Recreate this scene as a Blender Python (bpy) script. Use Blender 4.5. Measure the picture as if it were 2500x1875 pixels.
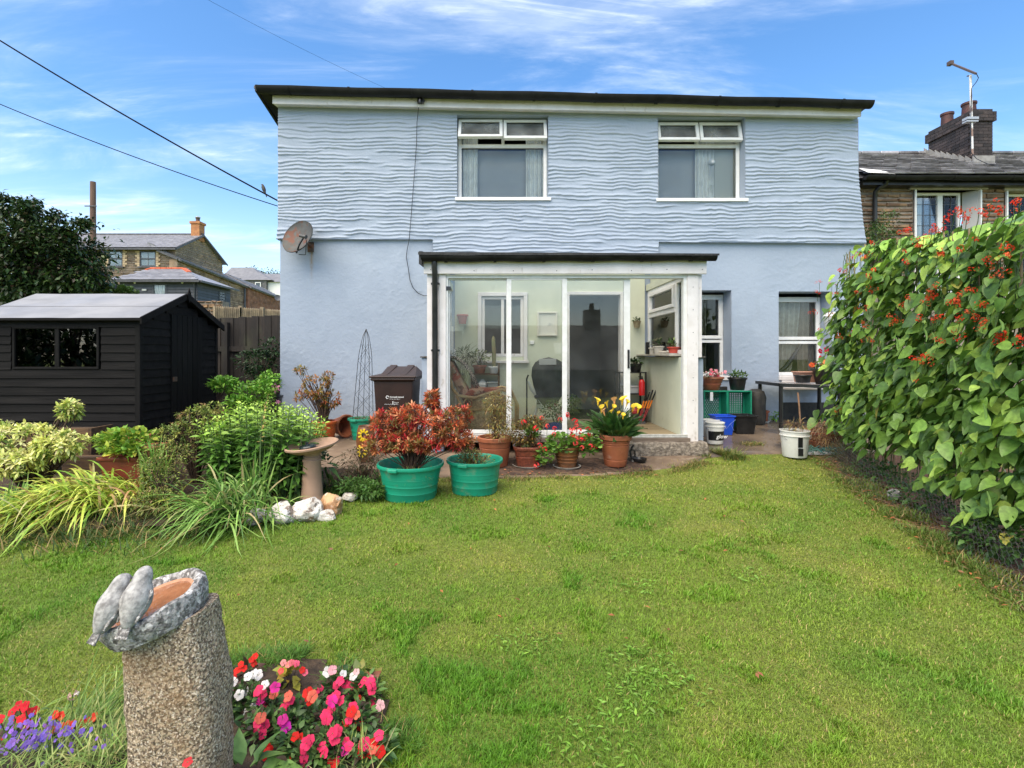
import bpy,bmesh,math,random
import numpy as np
from mathutils import Vector,Matrix,Euler,Quaternion
random.seed(7);rng=np.random.default_rng(11)
for o in list(bpy.data.objects):bpy.data.objects.remove(o)
S=bpy.context.scene
C=S.collection
R=math.radians
cam=bpy.data.objects.new('camera',bpy.data.cameras.new('camera'));C.objects.link(cam)
cam.location=(0,0,1.5);cam.rotation_euler=(R(90),0,0)
cam.data.sensor_width=36;cam.data.lens=18.0
cam.data.shift_x=0.014;cam.data.shift_y=-0.029
cam.data.clip_start=0.05;cam.data.clip_end=3000
S.camera=cam
SUN_EL,SUN_AZ=58,215
W=bpy.data.worlds.new('World');S.world=W;W.use_nodes=True
nt=W.node_tree;nt.nodes.clear()
def wn(t,**k):
 n=nt.nodes.new(t)
 for a,b in k.items():setattr(n,a,b)
 return n
wl=nt.links.new
sky=wn('ShaderNodeTexSky',sky_type='NISHITA',sun_disc=False)
sky.sun_elevation=R(SUN_EL);sky.sun_rotation=R(SUN_AZ)
sky.air_density=1.0;sky.dust_density=0.6;sky.ozone_density=1.6;sky.altitude=80
hs=wn('ShaderNodeHueSaturation');hs.inputs['Saturation'].default_value=1.24;hs.inputs['Value'].default_value=1.32;hs.inputs['Hue'].default_value=0.500
wl(sky.outputs[0],hs.inputs['Color'])
tc=wn('ShaderNodeTexCoord');sep=wn('ShaderNodeSeparateXYZ');wl(tc.outputs['Generated'],sep.inputs[0])
zz=wn('ShaderNodeMath',operation='ADD');wl(sep.outputs[2],zz.inputs[0]);zz.inputs[1].default_value=0.12
dx=wn('ShaderNodeMath',operation='DIVIDE');wl(sep.outputs[0],dx.inputs[0]);wl(zz.outputs[0],dx.inputs[1])
dy=wn('ShaderNodeMath',operation='DIVIDE');wl(sep.outputs[1],dy.inputs[0]);wl(zz.outputs[0],dy.inputs[1])
cmb=wn('ShaderNodeCombineXYZ');wl(dx.outputs[0],cmb.inputs[0]);wl(dy.outputs[0],cmb.inputs[1])
def cloud(rot,sc,nscale,lo,hi,dist,off):
 mp=wn('ShaderNodeMapping');mp.inputs['Rotation'].default_value=(0,0,R(rot));mp.inputs['Scale'].default_value=sc
 mp.inputs['Location'].default_value=off
 wl(cmb.outputs[0],mp.inputs[0])
 nz=wn('ShaderNodeTexNoise');nz.inputs['Scale'].default_value=nscale;nz.inputs['Detail'].default_value=9
 nz.inputs['Roughness'].default_value=0.62;nz.inputs['Distortion'].default_value=dist
 wl(mp.outputs[0],nz.inputs['Vector'])
 mr=wn('ShaderNodeMapRange',interpolation_type='SMOOTHSTEP');wl(nz.outputs[0],mr.inputs[0])
 mr.inputs[1].default_value=lo;mr.inputs[2].default_value=hi
 return mr.outputs[0]
c1=cloud(12,(0.55,1.5,1),1.5,0.43,0.82,0.7,(1.2,0.4,0))
c2=cloud(-8,(0.7,2.6,1),2.6,0.45,0.75,1.2,(0.3,5.2,0))
cm=wn('ShaderNodeMath',operation='MULTIPLY');wl(c1,cm.inputs[0]);wl(c2,cm.inputs[1])
ca=wn('ShaderNodeMath',operation='MULTIPLY_ADD');wl(c1,ca.inputs[0]);ca.inputs[1].default_value=0.45;wl(cm.outputs[0],ca.inputs[2])
hz=wn('ShaderNodeMapRange',interpolation_type='SMOOTHSTEP');wl(sep.outputs[2],hz.inputs[0])
hz.inputs[1].default_value=0.34;hz.inputs[2].default_value=0.0;hz.inputs[3].default_value=0;hz.inputs[4].default_value=0.42
cadd=wn('ShaderNodeMath',operation='ADD',use_clamp=True);wl(ca.outputs[0],cadd.inputs[0]);wl(hz.outputs[0],cadd.inputs[1])
csc=wn('ShaderNodeMath',operation='MULTIPLY');wl(cadd.outputs[0],csc.inputs[0]);csc.inputs[1].default_value=0.85
mx=wn('ShaderNodeMixRGB');wl(csc.outputs[0],mx.inputs[0]);wl(hs.outputs[0],mx.inputs[1]);mx.inputs[2].default_value=(7.2,7.6,7.9,1)
bg=wn('ShaderNodeBackground');bg.inputs[1].default_value=0.12;wl(mx.outputs[0],bg.inputs[0])
wo=wn('ShaderNodeOutputWorld');wl(bg.outputs[0],wo.inputs[0])
sl=bpy.data.lights.new('sun','SUN');sl.energy=3.7;sl.angle=R(75);sl.color=(1,0.86,0.64)
so=bpy.data.objects.new('sun',sl);C.objects.link(so)
az=R(SUN_AZ);el=R(SUN_EL)
sd=Vector((math.sin(az)*math.cos(el),math.cos(az)*math.cos(el),math.sin(el)))
so.rotation_euler=(-sd).to_track_quat('-Z','Y').to_euler()
S.view_settings.view_transform='Standard';S.view_settings.look='None'
S.view_settings.exposure=0.85;S.view_settings.gamma=1.0;S.view_settings.use_curve_mapping=False
S.render.engine='CYCLES'
try:S.cycles.max_bounces=8;S.cycles.transparent_max_bounces=16
except Exception:pass
F_=1250.0
def P(px,py,Y):return Vector(((px-1215)/F_*Y,Y,1.5+(865-py)/F_*Y))
def X(px,Y):return(px-1215)/F_*Y
def Z(py,Y):return 1.5+(865-py)/F_*Y
WL={}
def thing(name,label,cat,loc=(0,0,0),rz=0,group=None):
 o=bpy.data.objects.new(name,None);C.objects.link(o)
 o.empty_display_size=0.1
 o.location=loc;o.rotation_euler=(0,0,rz);o['label']=label;o['category']=cat
 if group:o['group']=group
 WL[o.name]=Vector(loc)
 return o
def tag(o,label,cat,group=None):
 o['label']=label;o['category']=cat
 if group:o['group']=group
 return o
def link(o,parent=None):
 C.objects.link(o)
 if parent:
  o.parent=parent;WL[o.name]=WL.get(parent.name,Vector((0,0,0)))
 return o
def copytree(src,loc,rz=0,label=None,group=None,sc=None):
 r=src.copy();C.objects.link(r);r.location=loc;r.rotation_euler=(0,0,rz)
 if sc:r.scale=(sc,sc,sc)
 if label:r['label']=label
 if group:r['group']=group
 WL[r.name]=Vector(loc)
 def rec(a,b):
  for ch in list(a.children):
   c=ch.copy();C.objects.link(c);c.parent=b;rec(ch,c)
 rec(src,r)
 return r
def sm(t):t=np.clip(t,0,1);return t*t*(3-2*t)
class MB:
 def __init__(s):s.v=[];s.f=[];s.c=[];s.sm=[]
 def add(s,vs,fs,col=None,smooth=False):
  b=len(s.v);s.v+=[tuple(p)for p in vs];s.f+=[tuple(i+b for i in f)for f in fs]
  s.c+=[col]*len(vs);s.sm+=[smooth]*len(fs);return s
 def box(s,x0,x1,y0,y1,z0,z1,M=None,col=None):
  vs=[Vector(p)for p in((x0,y0,z0),(x1,y0,z0),(x1,y1,z0),(x0,y1,z0),(x0,y0,z1),(x1,y0,z1),(x1,y1,z1),(x0,y1,z1))]
  if M:vs=[M@p for p in vs]
  return s.add(vs,[(0,3,2,1),(4,5,6,7),(0,1,5,4),(1,2,6,5),(2,3,7,6),(3,0,4,7)],col)
 def cbox(s,c,sz,M=None,col=None):
  m=Matrix.Translation(c)@(M.to_4x4()if M else Matrix())
  return s.box(-sz[0]/2,sz[0]/2,-sz[1]/2,sz[1]/2,-sz[2]/2,sz[2]/2,m,col)
 def beam(s,p,q,w,h,col=None):
  p=Vector(p);q=Vector(q);d=q-p
  m=Matrix.Translation((p+q)/2)@d.to_track_quat('X','Z').to_matrix().to_4x4()
  L=d.length
  return s.box(-L/2,L/2,-w/2,w/2,-h/2,h/2,m,col)
 def tube(s,pts,r,n=8,cap=True,col=None):
  pts=[Vector(p)for p in pts];k=len(pts)
  rs=r if isinstance(r,(list,tuple))else[r]*k
  vs=[];fs=[];up=None
  for i,p in enumerate(pts):
   t=(pts[min(i+1,k-1)]-pts[max(i-1,0)])
   if t.length<1e-9:t=Vector((0,0,1))
   t.normalize()
   if up is None:
    up=t.orthogonal().normalized()
   up=(up-t*up.dot(t))
   if up.length<1e-6:up=t.orthogonal()
   up.normalize();sd_=t.cross(up)
   for j in range(n):
    a=2*math.pi*j/n
    vs.append(p+(up*math.cos(a)+sd_*math.sin(a))*rs[i])
  for i in range(k-1):
   for j in range(n):
    fs.append((i*n+j,i*n+(j+1)%n,(i+1)*n+(j+1)%n,(i+1)*n+j))
  if cap:
   fs.append(tuple(range(n-1,-1,-1)));fs.append(tuple((k-1)*n+j for j in range(n)))
  return s.add(vs,fs,col,True)
 def lathe(s,c,prof,n=24,M=None,sq=None,cap=True,col=None,wob=0):
  m=Matrix.Translation(c)@(M.to_4x4()if M else Matrix())
  vs=[];fs=[]
  ph=random.random()*6
  for r,z in prof:
   for j in range(n):
    a=2*math.pi*j/n;rr=r*(1+wob*math.sin(3*a+ph)+wob*.6*math.sin(5*a+ph*2))
    x,y=math.cos(a),math.sin(a)
    if sq:
     q=(abs(x)**sq+abs(y)**sq)**(-1/sq);x*=q;y*=q
    vs.append(m@Vector((x*rr,y*rr,z)))
  k=len(prof)
  for i in range(k-1):
   for j in range(n):
    fs.append((i*n+j,i*n+(j+1)%n,(i+1)*n+(j+1)%n,(i+1)*n+j))
  if cap:
   fs.append(tuple(range(n-1,-1,-1)));fs.append(tuple((k-1)*n+j for j in range(n)))
  return s.add(vs,fs,col,True)
 def extr(s,poly,axis,a,b,col=None):
  def mk(u,v,w):return{'x':(w,u,v),'y':(u,w,v),'z':(u,v,w)}[axis]
  n=len(poly);vs=[mk(u,v,a)for u,v in poly]+[mk(u,v,b)for u,v in poly]
  fs=[tuple(range(n)),tuple(range(2*n-1,n-1,-1))]+[(i,i+n,(i+1)%n+n,(i+1)%n)for i in range(n)]
  return s.add(vs,fs,col)
 def build(s,name,mat,parent=None,bevel=0,local=False,origin=None,kind=None,label=None,seg=2,fixn=True,auto=True):
  me=bpy.data.meshes.new(name)
  off=Vector((0,0,0))
  if not local:
   if parent:off=WL.get(parent.name,Vector((0,0,0)))
   elif origin is not None:off=Vector(origin)
  me.from_pydata([(p[0]-off.x,p[1]-off.y,p[2]-off.z)for p in s.v],[],s.f)
  if any(c is not None for c in s.c):
   at=me.attributes.new('Col','FLOAT_COLOR','POINT')
   at.data.foreach_set('color',np.array([(c if c is not None else(1,1,1))+(1,)if c is None or len(c)==3 else c for c in s.c],dtype=np.float32).ravel())
  me.polygons.foreach_set('use_smooth',s.sm)
  if fixn:
   b=bmesh.new();b.from_mesh(me);bmesh.ops.recalc_face_normals(b,faces=b.faces);b.to_mesh(me);b.free()
  if any(s.sm)and auto:
   try:me.set_sharp_from_angle(angle=R(40))
   except Exception:pass
  me.materials.append(mat)
  o=bpy.data.objects.new(name,me);link(o,parent)
  if not parent and off.length>0:o.location=off;WL[o.name]=off.copy()
  if bevel:
   md=o.modifiers.new('bevel','BEVEL');md.width=bevel;md.segments=seg;md.limit_method='ANGLE';md.angle_limit=R(50)
  if kind:o['kind']=kind
  if label:o['label']=label
  return o
def npobj(name,V,Fq,mat,parent=None,col=None,kind=None,smooth=True,origin=None,label=None):
 """fast mesh from arrays; Fq (m,3) or (m,4)"""
 V=np.asarray(V,dtype=np.float32)
 off=WL.get(parent.name,Vector((0,0,0)))if parent else Vector(origin or(0,0,0))
 V=V-np.array(off,dtype=np.float32)
 k=Fq.shape[1];m=len(Fq)
 me=bpy.data.meshes.new(name)
 me.vertices.add(len(V));me.vertices.foreach_set('co',V.ravel())
 me.loops.add(m*k);me.loops.foreach_set('vertex_index',Fq.astype(np.int32).ravel())
 me.polygons.add(m);me.polygons.foreach_set('loop_start',np.arange(0,m*k,k,dtype=np.int32))
 try:me.polygons.foreach_set('loop_total',np.full(m,k,dtype=np.int32))
 except Exception:pass
 me.polygons.foreach_set('use_smooth',np.full(m,smooth,dtype=bool))
 if col is not None:
  at=me.attributes.new('Col','FLOAT_COLOR','POINT')
  c4=np.ones((len(V),4),dtype=np.float32);c4[:,:3]=np.clip(col,0,1);at.data.foreach_set('color',c4 .ravel())
 me.update(calc_edges=True);me.validate()
 me.materials.append(mat)
 o=bpy.data.objects.new(name,me);link(o,parent)
 if not parent and off.length>0:o.location=off;WL[o.name]=off.copy()
 if kind:o['kind']=kind
 if label:o['label']=label
 return o
def piece(name,me,parent,M):
 o=bpy.data.objects.new(name,me);C.objects.link(o);o.parent=parent
 off=WL.get(parent.name,Vector((0,0,0)))
 o.matrix_local=Matrix.Translation(-off)@M
 return o
_perm=rng.permutation(4096);_vals=rng.random(4096)
def vnoise(x,y,z=0.0):
 x=np.asarray(x,float);y=np.asarray(y,float);z=np.asarray(z,float)+np.zeros_like(x)
 xi=np.floor(x).astype(int);yi=np.floor(y).astype(int);zi=np.floor(z).astype(int)
 fx=sm(x-xi);fy=sm(y-yi);fz=sm(z-zi)
 def h(a,b,c):return _vals[_perm[(_perm[(_perm[a&4095]+b)&4095]+c)&4095]]
 r=0
 for i in(0,1):
  for j in(0,1):
   for k in(0,1):
    r=r+h(xi+i,yi+j,zi+k)*(fx if i else 1-fx)*(fy if j else 1-fy)*(fz if k else 1-fz)
 return r
def fbm(x,y,z=0.0,o=4):
 r=0;a=0.5;s_=0
 for i in range(o):
  r=r+a*vnoise(np.asarray(x)*2**i,np.asarray(y)*2**i,np.asarray(z)*2**i+i*7.3);s_+=a;a*=.5
 return r/s_
def N(t,ty,**k):
 n=t.nodes.new(ty)
 for a,b in k.items():
  if a in('operation','blend_type','data_type','interpolation_type','attribute_name','use_clamp','feature','distance'):setattr(n,a,b)
  else:n.inputs[a.replace('_',' ')].default_value=b
 return n
def rgb(h):
 """linear colour from sRGB 0-255 triple"""
 return tuple((c/255/12.92)if c/255<=0.04045 else((c/255+0.055)/1.055)**2.4 for c in h)
def noise_tex(t,vec,scale,detail=4,stretch=None,dist=0,rough=.55):
 if stretch:
  mp=N(t,'ShaderNodeMapping');mp.inputs['Scale'].default_value=stretch;t.links.new(vec,mp.inputs[0]);vec=mp.outputs[0]
 n=N(t,'ShaderNodeTexNoise',Scale=scale,Detail=detail,Distortion=dist,Roughness=rough);t.links.new(vec,n.inputs['Vector'])
 return n.outputs[0]
def maprange(t,v,a,b,c=0,d=1,smooth=True):
 m=N(t,'ShaderNodeMapRange');m.interpolation_type='SMOOTHSTEP' if smooth else 'LINEAR'
 t.links.new(v,m.inputs[0])
 for i,q in enumerate((a,b,c,d)):m.inputs[i+1].default_value=q
 return m.outputs[0]
def mixc(t,f,a,b,mode='MIX'):
 m=t.nodes.new('ShaderNodeMixRGB');m.blend_type=mode
 for i,q in enumerate((f,a,b)):
  if isinstance(q,bpy.types.NodeSocket):t.links.new(q,m.inputs[i])
  elif i==0:m.inputs[0].default_value=q
  else:m.inputs[i].default_value=tuple(q)+(1,)if len(q)==3 else q
 return m.outputs[0]
MATS={}
def mat(name,c1,c2=None,scale=6,rough=.6,rough2=None,bump=0,bscale=60,detail=5,stretch=None,bstretch=None,metal=0,rnd=0,stains=(),spec=.5,bdist=.01,coord='pos',lo=.35,hi=.65,trans=0,attr=False,alpha=None):
 if name in MATS:return MATS[name]
 m=bpy.data.materials.new(name);m.use_nodes=True;t=m.node_tree;t.nodes.clear()
 L=t.links.new
 out=N(t,'ShaderNodeOutputMaterial');pb=N(t,'ShaderNodeBsdfPrincipled');L(pb.outputs[0],out.inputs[0])
 if coord=='pos':vec=N(t,'ShaderNodeNewGeometry').outputs['Position']
 else:vec=N(t,'ShaderNodeTexCoord').outputs['Object']
 if attr:
  a=N(t,'ShaderNodeAttribute',attribute_name='Col');col=a.outputs['Color']
 elif c2 is not None:
  nz=noise_tex(t,vec,scale,detail,stretch);f=maprange(t,nz,lo,hi);col=mixc(t,f,c1,c2)
 else:
  r_=N(t,'ShaderNodeRGB');r_.outputs[0].default_value=tuple(c1)+(1,);col=r_.outputs[0]
 for(sc,ss,a0,a1,amt,st)in stains:
  nz=noise_tex(t,vec,ss,6,st);f=maprange(t,nz,a0,a1,0,amt);col=mixc(t,f,col,sc)
 if rnd:
  oi=N(t,'ShaderNodeObjectInfo');rr=maprange(t,oi.outputs['Random'],0,1,1-rnd,1+rnd,False)
  col=mixc(t,1.0,col,rr,'MULTIPLY')
 L(col,pb.inputs['Base Color'])
 pb.inputs['Metallic'].default_value=metal
 pb.inputs['Specular IOR Level'].default_value=spec
 if rough2 is not None:
  nr=noise_tex(t,vec,scale*.7,4);L(maprange(t,nr,.38,.62,rough,rough2),pb.inputs['Roughness'])
 else:pb.inputs['Roughness'].default_value=rough
 if bump:
  nb=noise_tex(t,vec,bscale,5,bstretch);b=N(t,'ShaderNodeBump');b.inputs['Strength'].default_value=bump;b.inputs['Distance'].default_value=bdist
  L(nb,b.inputs['Height']);L(b.outputs[0],pb.inputs['Normal'])
 if trans:
  tr=N(t,'ShaderNodeBsdfTranslucent');L(col,tr.inputs[0]);ms=N(t,'ShaderNodeMixShader');ms.inputs[0].default_value=trans
  L(pb.outputs[0],ms.inputs[1]);L(tr.outputs[0],ms.inputs[2]);L(ms.outputs[0],out.inputs[0])
 if alpha is not None:
  tp=N(t,'ShaderNodeBsdfTransparent');ms=N(t,'ShaderNodeMixShader');ms.inputs[0].default_value=alpha
  L(tp.outputs[0],ms.inputs[1]);L(pb.outputs[0],ms.inputs[2]);L(ms.outputs[0],out.inputs[0])
 MATS[name]=m;return m
def leafmat(name,src='attr',rough=.45,trans=.22,spec=.4,var=.25):
 m=bpy.data.materials.new(name);m.use_nodes=True;t=m.node_tree;t.nodes.clear();L=t.links.new
 out=N(t,'ShaderNodeOutputMaterial');pb=N(t,'ShaderNodeBsdfPrincipled')
 if src=='attr':col=N(t,'ShaderNodeAttribute',attribute_name='Col').outputs['Color']
 else:
  oi=N(t,'ShaderNodeObjectInfo');col=mixc(t,1.0,oi.outputs['Color'],maprange(t,oi.outputs['Random'],0,1,1-var,1+var,False),'MULTIPLY')
 vec=N(t,'ShaderNodeNewGeometry').outputs['Position']
 col=mixc(t,1.0,col,maprange(t,noise_tex(t,vec,35,3),.3,.7,.78,1.2),'MULTIPLY')
 L(col,pb.inputs['Base Color']);pb.inputs['Roughness'].default_value=rough;pb.inputs['Specular IOR Level'].default_value=spec
 tr=N(t,'ShaderNodeBsdfTranslucent');L(col,tr.inputs[0]);ms=N(t,'ShaderNodeMixShader');ms.inputs[0].default_value=trans
 L(pb.outputs[0],ms.inputs[1]);L(tr.outputs[0],ms.inputs[2]);L(ms.outputs[0],out.inputs[0])
 return m
def glassmat(name,ior=1.7,tint=(1,1,1),veil=0,wav=0):
 m=bpy.data.materials.new(name);m.use_nodes=True;t=m.node_tree;t.nodes.clear();L=t.links.new
 out=N(t,'ShaderNodeOutputMaterial');tp=N(t,'ShaderNodeBsdfTransparent');tp.inputs[0].default_value=tuple(tint)+(1,)
 gl=N(t,'ShaderNodeBsdfGlossy',Roughness=0.0)
 fr=N(t,'ShaderNodeFresnel',IOR=ior);ms=N(t,'ShaderNodeMixShader');L(fr.outputs[0],ms.inputs[0])
 base=tp.outputs[0]
 vec=N(t,'ShaderNodeNewGeometry').outputs['Position']
 if veil:
  df=N(t,'ShaderNodeBsdfDiffuse');df.inputs[0].default_value=(.7,.72,.7,1)
  m2=N(t,'ShaderNodeMixShader');L(maprange(t,noise_tex(t,vec,3.5,5),.3,.75,veil*.4,veil*1.6),m2 .inputs[0]);L(tp.outputs[0],m2 .inputs[1]);L(df.outputs[0],m2 .inputs[2]);base=m2 .outputs[0]
 if wav:
  b=N(t,'ShaderNodeBump');b.inputs['Strength'].default_value=wav;b.inputs['Distance'].default_value=.01;L(noise_tex(t,vec,1.2,1),b.inputs['Height']);L(b.outputs[0],gl.inputs['Normal'])
 L(base,ms.inputs[1]);L(gl.outputs[0],ms.inputs[2]);L(ms.outputs[0],out.inputs[0])
 return m
LEAF=leafmat('leaf_attr');LEAFO=leafmat('leaf_object','obj');PETAL=leafmat('petal_object','obj',.6,.3,.2,.08)
LEAFG=leafmat('leaf_glossy','attr',.38,.12,.4)
GLASS=glassmat('window_glass',1.5,(.93,.95,.94),0,.05)
GLASSP=glassmat('porch_glass',1.62,(.93,.95,.93),.022,.04)  # faint milky diffuse veil imitates the grey sky reflected in the panes
upvc=mat('white_upvc',(.80,.80,.78),(.74,.74,.72),9,.35,bump=.05)
oldwhite=mat('weathered_white_paint',(.77,.74,.735),(.69,.655,.635),5,.5,bump=.2,bscale=30,stains=(((.38,.33,.26),14,.62,.78,.7,(1,1,.4)),((.2,.16,.12),55,.68,.74,.8,None)))
cablem=mat('cable_rubber',(.006,.006,.006),rough=.9,spec=.05)
blackpl=mat('black_plastic',(.010,.010,.011),(.022,.022,.022),8,.32,bump=.06)
gutterm=mat('black_gutter',(.006,.006,.006),(.014,.014,.013),5,.6,spec=.25,stains=(((.04,.043,.03),9,.6,.8,.4,(1,1,1)),),bump=.1)
darkroom=mat('room_dark',(.10,.095,.09),rough=.9)
terracotta=mat('terracotta',(.36,.115,.05),(.28,.085,.04),9,.55,bump=.12,bscale=50,stains=(((.45,.33,.26),12,.6,.8,.45,None),((.10,.06,.04),7,.58,.8,.5,None)))
terradark=mat('dark_red_plastic_pot',(.22,.055,.028),(.13,.035,.02),40,.45,bump=.15,bscale=90,lo=.42,hi=.58)
browndark=mat('brown_glazed_pot',(.13,.055,.022),(.22,.085,.03),12,.35,bump=.1)
greenpl=mat('green_tub_plastic',(.010,.30,.18),(.012,.25,.15),4,.42,bump=.05,stains=(((.20,.24,.15),7,.55,.75,.65,(1,1,1.6)),((.02,.12,.08),22,.66,.78,.5,None)))
soil=mat('soil',(.035,.022,.013),(.075,.048,.028),25,.9,bump=1,bscale=60,bdist=.02)
twig=mat('twig_brown',(.10,.06,.035),(.05,.03,.02),20,.8)
stemg=mat('stem_green',(.09,.15,.035),(.06,.10,.03),20,.6)
def gz(x,y):
 x=np.asarray(x,float);y=np.asarray(y,float)
 z=np.interp(y,[-60,0,2,5.8,6.5,8.3],[-3.0,-.1,0,.13,.22,.27])
 z=z+.15*sm((x-2.3)/.9)*sm((y-6.3)/1.9)
 z=z+.04*(fbm(x*.6,y*.6)-.5)*(y<6)
 hill=np.interp(y,[8.9,11,13.5,20,26,34,40,60,90,140,400],[0,.5,2.0,2.8,3.2,3.7,4.0,5.4,8.0,13,16])
 w=sm((-3.9-x)/1.2)*(1-sm((y-11)/6))+sm((y-14)/6)*sm((8-x)/10)
 z=z+np.clip(w,0,1)*hill
 return z
def g1(x,y):return float(gz(np.array([x]),np.array([y]))[0])
def nrm(a):return a/np.maximum(np.linalg.norm(a,axis=-1,keepdims=True),1e-9)
PROF={'lance':lambda t:np.sin(np.pi*np.clip(t,0,1)**.85)**.9,'ovate':lambda t:np.sin(np.pi*np.clip(t,0,1)**.62),'obov':lambda t:np.sin(np.pi*np.clip(t,0,1)**1.5)**.8,'strap':lambda t:np.minimum(1,(1-t)*2.2)*np.minimum(1,.55+t*3),'round':lambda t:np.sqrt(np.clip(1-(2*t-1)**2,0,1)),'heart':lambda t:np.interp(t,[0,.06,.2,.4,.65,.85,1],[.5,.88,1,.97,.76,.42,0]),}
def leaves(base,d,L,W,prof='lance',droop=.15,fold=.25,seg=3,col=(0.05,.1,.02),colvar=.2,up=None,tipcol=None,edgecol=None):
 """vectorised leaves -> V, F(quads), Col"""
 base=np.asarray(base,float);d=nrm(np.asarray(d,float));n=len(base)
 L=np.broadcast_to(np.asarray(L,float),(n,));W=np.broadcast_to(np.asarray(W,float),(n,));droop=np.broadcast_to(np.asarray(droop,float),(n,))
 if up is None:up=np.array([0,0,1.])+rng.normal(0,.35,(n,3))
 side=np.cross(d,up);bad=np.linalg.norm(side,axis=1)<1e-3;side[bad]=(1,0,0);side=nrm(side)
 t=np.linspace(0,1,seg+1)
 cen=base[:,None]+d[:,None]*(L[:,None,None]*t[None,:,None])
 cen[:,:,2]-=(droop*L)[:,None]*t[None]**2
 nr=nrm(np.cross(side,d))
 w=W[:,None]*.5*PROF[prof](t)[None]
 lf=cen-side[:,None]*w[:,:,None]+nr[:,None]*(fold*w)[:,:,None]
 rt=cen+side[:,None]*w[:,:,None]+nr[:,None]*(fold*w)[:,:,None]
 V=np.stack([lf,cen,rt],2).reshape(-1,3)
 k=seg+1;b=(np.arange(n)*k*3)[:,None,None];i=np.arange(seg)[None,:,None]*3
 q1=np.concatenate([b+i+0,b+i+1,b+i+4,b+i+3],2);q2=np.concatenate([b+i+1,b+i+2,b+i+5,b+i+4],2)
 Fq=np.concatenate([q1 .reshape(-1,4),q2 .reshape(-1,4)])
 col=np.asarray(col,float)
 if col.ndim==1:col=np.broadcast_to(col,(n,3))
 col=col*(1+rng.uniform(-colvar,colvar,(n,1)))*(1+rng.uniform(-colvar*.35,colvar*.35,(n,3)))
 cc=np.repeat(col[:,None],k,1)
 if tipcol is not None:cc=cc+(np.asarray(tipcol)-cc)*(t[None,:,None]**2.5)*.8
 c3=np.repeat(cc[:,:,None],3,2)
 if edgecol is not None:c3[:,:,0]=edgecol;c3[:,:,2]=edgecol
 return V,Fq,c3 .reshape(-1,3),col
def cat(parts):
 V=[];Fs=[];Cc=[];b=0
 for p in parts:
  V.append(p[0]);Fs.append(p[1]+b);Cc.append(p[2]);b+=len(p[0])
 return np.concatenate(V),np.concatenate(Fs),np.concatenate(Cc)
_tmpl={}
def leaf_template(name,prof,aspect,droop,fold,seg=4,ed=False):
 k=(name,prof,round(aspect,2),round(droop,2),round(fold,2))
 if k in _tmpl:return _tmpl[k]
 ms=[]
 for v in range(4):
  dd=droop*(.5+.35*v);ff=fold*(.5+.4*v)
  V,Fq,cc,_=leaves(np.zeros((1,3)),np.array([[1.,0,0]]),1,aspect,prof,dd,ff,seg,(1,1,1),0,up=np.array([[0,0,1.]]))
  V=V+np.c_[np.zeros(len(V)),rng.normal(0,.012,len(V)),rng.normal(0,.012,len(V))]
  me=bpy.data.meshes.new(name);me.from_pydata(V.tolist(),[],Fq.tolist());me.polygons.foreach_set('use_smooth',[True]*len(Fq))
  me.materials.append(LEAFO if 'petal' not in name and 'flower' not in name else PETAL);ms.append(me)
 _tmpl[k]=ms;return ms
def scatter(parent,base,d,L,W,prof='lance',droop=.15,fold=.25,seg=3,col=(.05,.1,.02),colvar=.2,nobj=0,name='leaf',stuff='foliage',m=None,tipcol=None,up=None,key=None):
 """leaves of a plant: the nobj nearest are objects of their own, the rest one stuff part"""
 base=np.asarray(base,float);n=len(base);d=nrm(np.asarray(d,float))
 L=np.broadcast_to(np.asarray(L,float),(n,)).copy();W=np.broadcast_to(np.asarray(W,float),(n,)).copy()
 col=np.asarray(col,float);col=np.broadcast_to(col,(n,3)).copy()if col.ndim==1 else col
 if up is None:up=np.array([0,0,1.])+rng.normal(0,.35,(n,3))
 else:up=np.broadcast_to(np.asarray(up,float),(n,3)).copy()
 sc=base[:,1]-L*3 if key is None else key
 od=np.argsort(sc);a=od[:nobj];b=od[nobj:]
 if len(a):
  asp=float(np.mean(W/L));ms=leaf_template(name,prof,asp,float(np.mean(droop)),fold)
  for i in a:
   s_=Vector(d[i]);u=Vector(up[i]);sd_=s_.cross(u)
   if sd_.length<1e-3:sd_=s_.orthogonal()
   sd_.normalize();nn=sd_.cross(s_)
   M=Matrix(((s_.x*L[i],-sd_.x*L[i],nn.x*L[i],base[i][0]),(s_.y*L[i],-sd_.y*L[i],nn.y*L[i],base[i][1]),(s_.z*L[i],-sd_.z*L[i],nn.z*L[i],base[i][2]),(0,0,0,1)))
   o=piece(name,ms[random.randrange(4)],parent,M)
   c=col[i]*(1+rng.uniform(-colvar,colvar))*(1+rng.uniform(-colvar*.3,colvar*.3,3));o.color=(c[0],c[1],c[2],1)
 if len(b):
  dr=np.broadcast_to(np.asarray(droop,float),(n,))[b]
  V,Fq,cc,_=leaves(base[b],d[b],L[b],W[b],prof,dr,fold,seg,col[b],colvar,up[b],tipcol)
  npobj(stuff,V,Fq,m or LEAF,parent,cc,'stuff')
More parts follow.
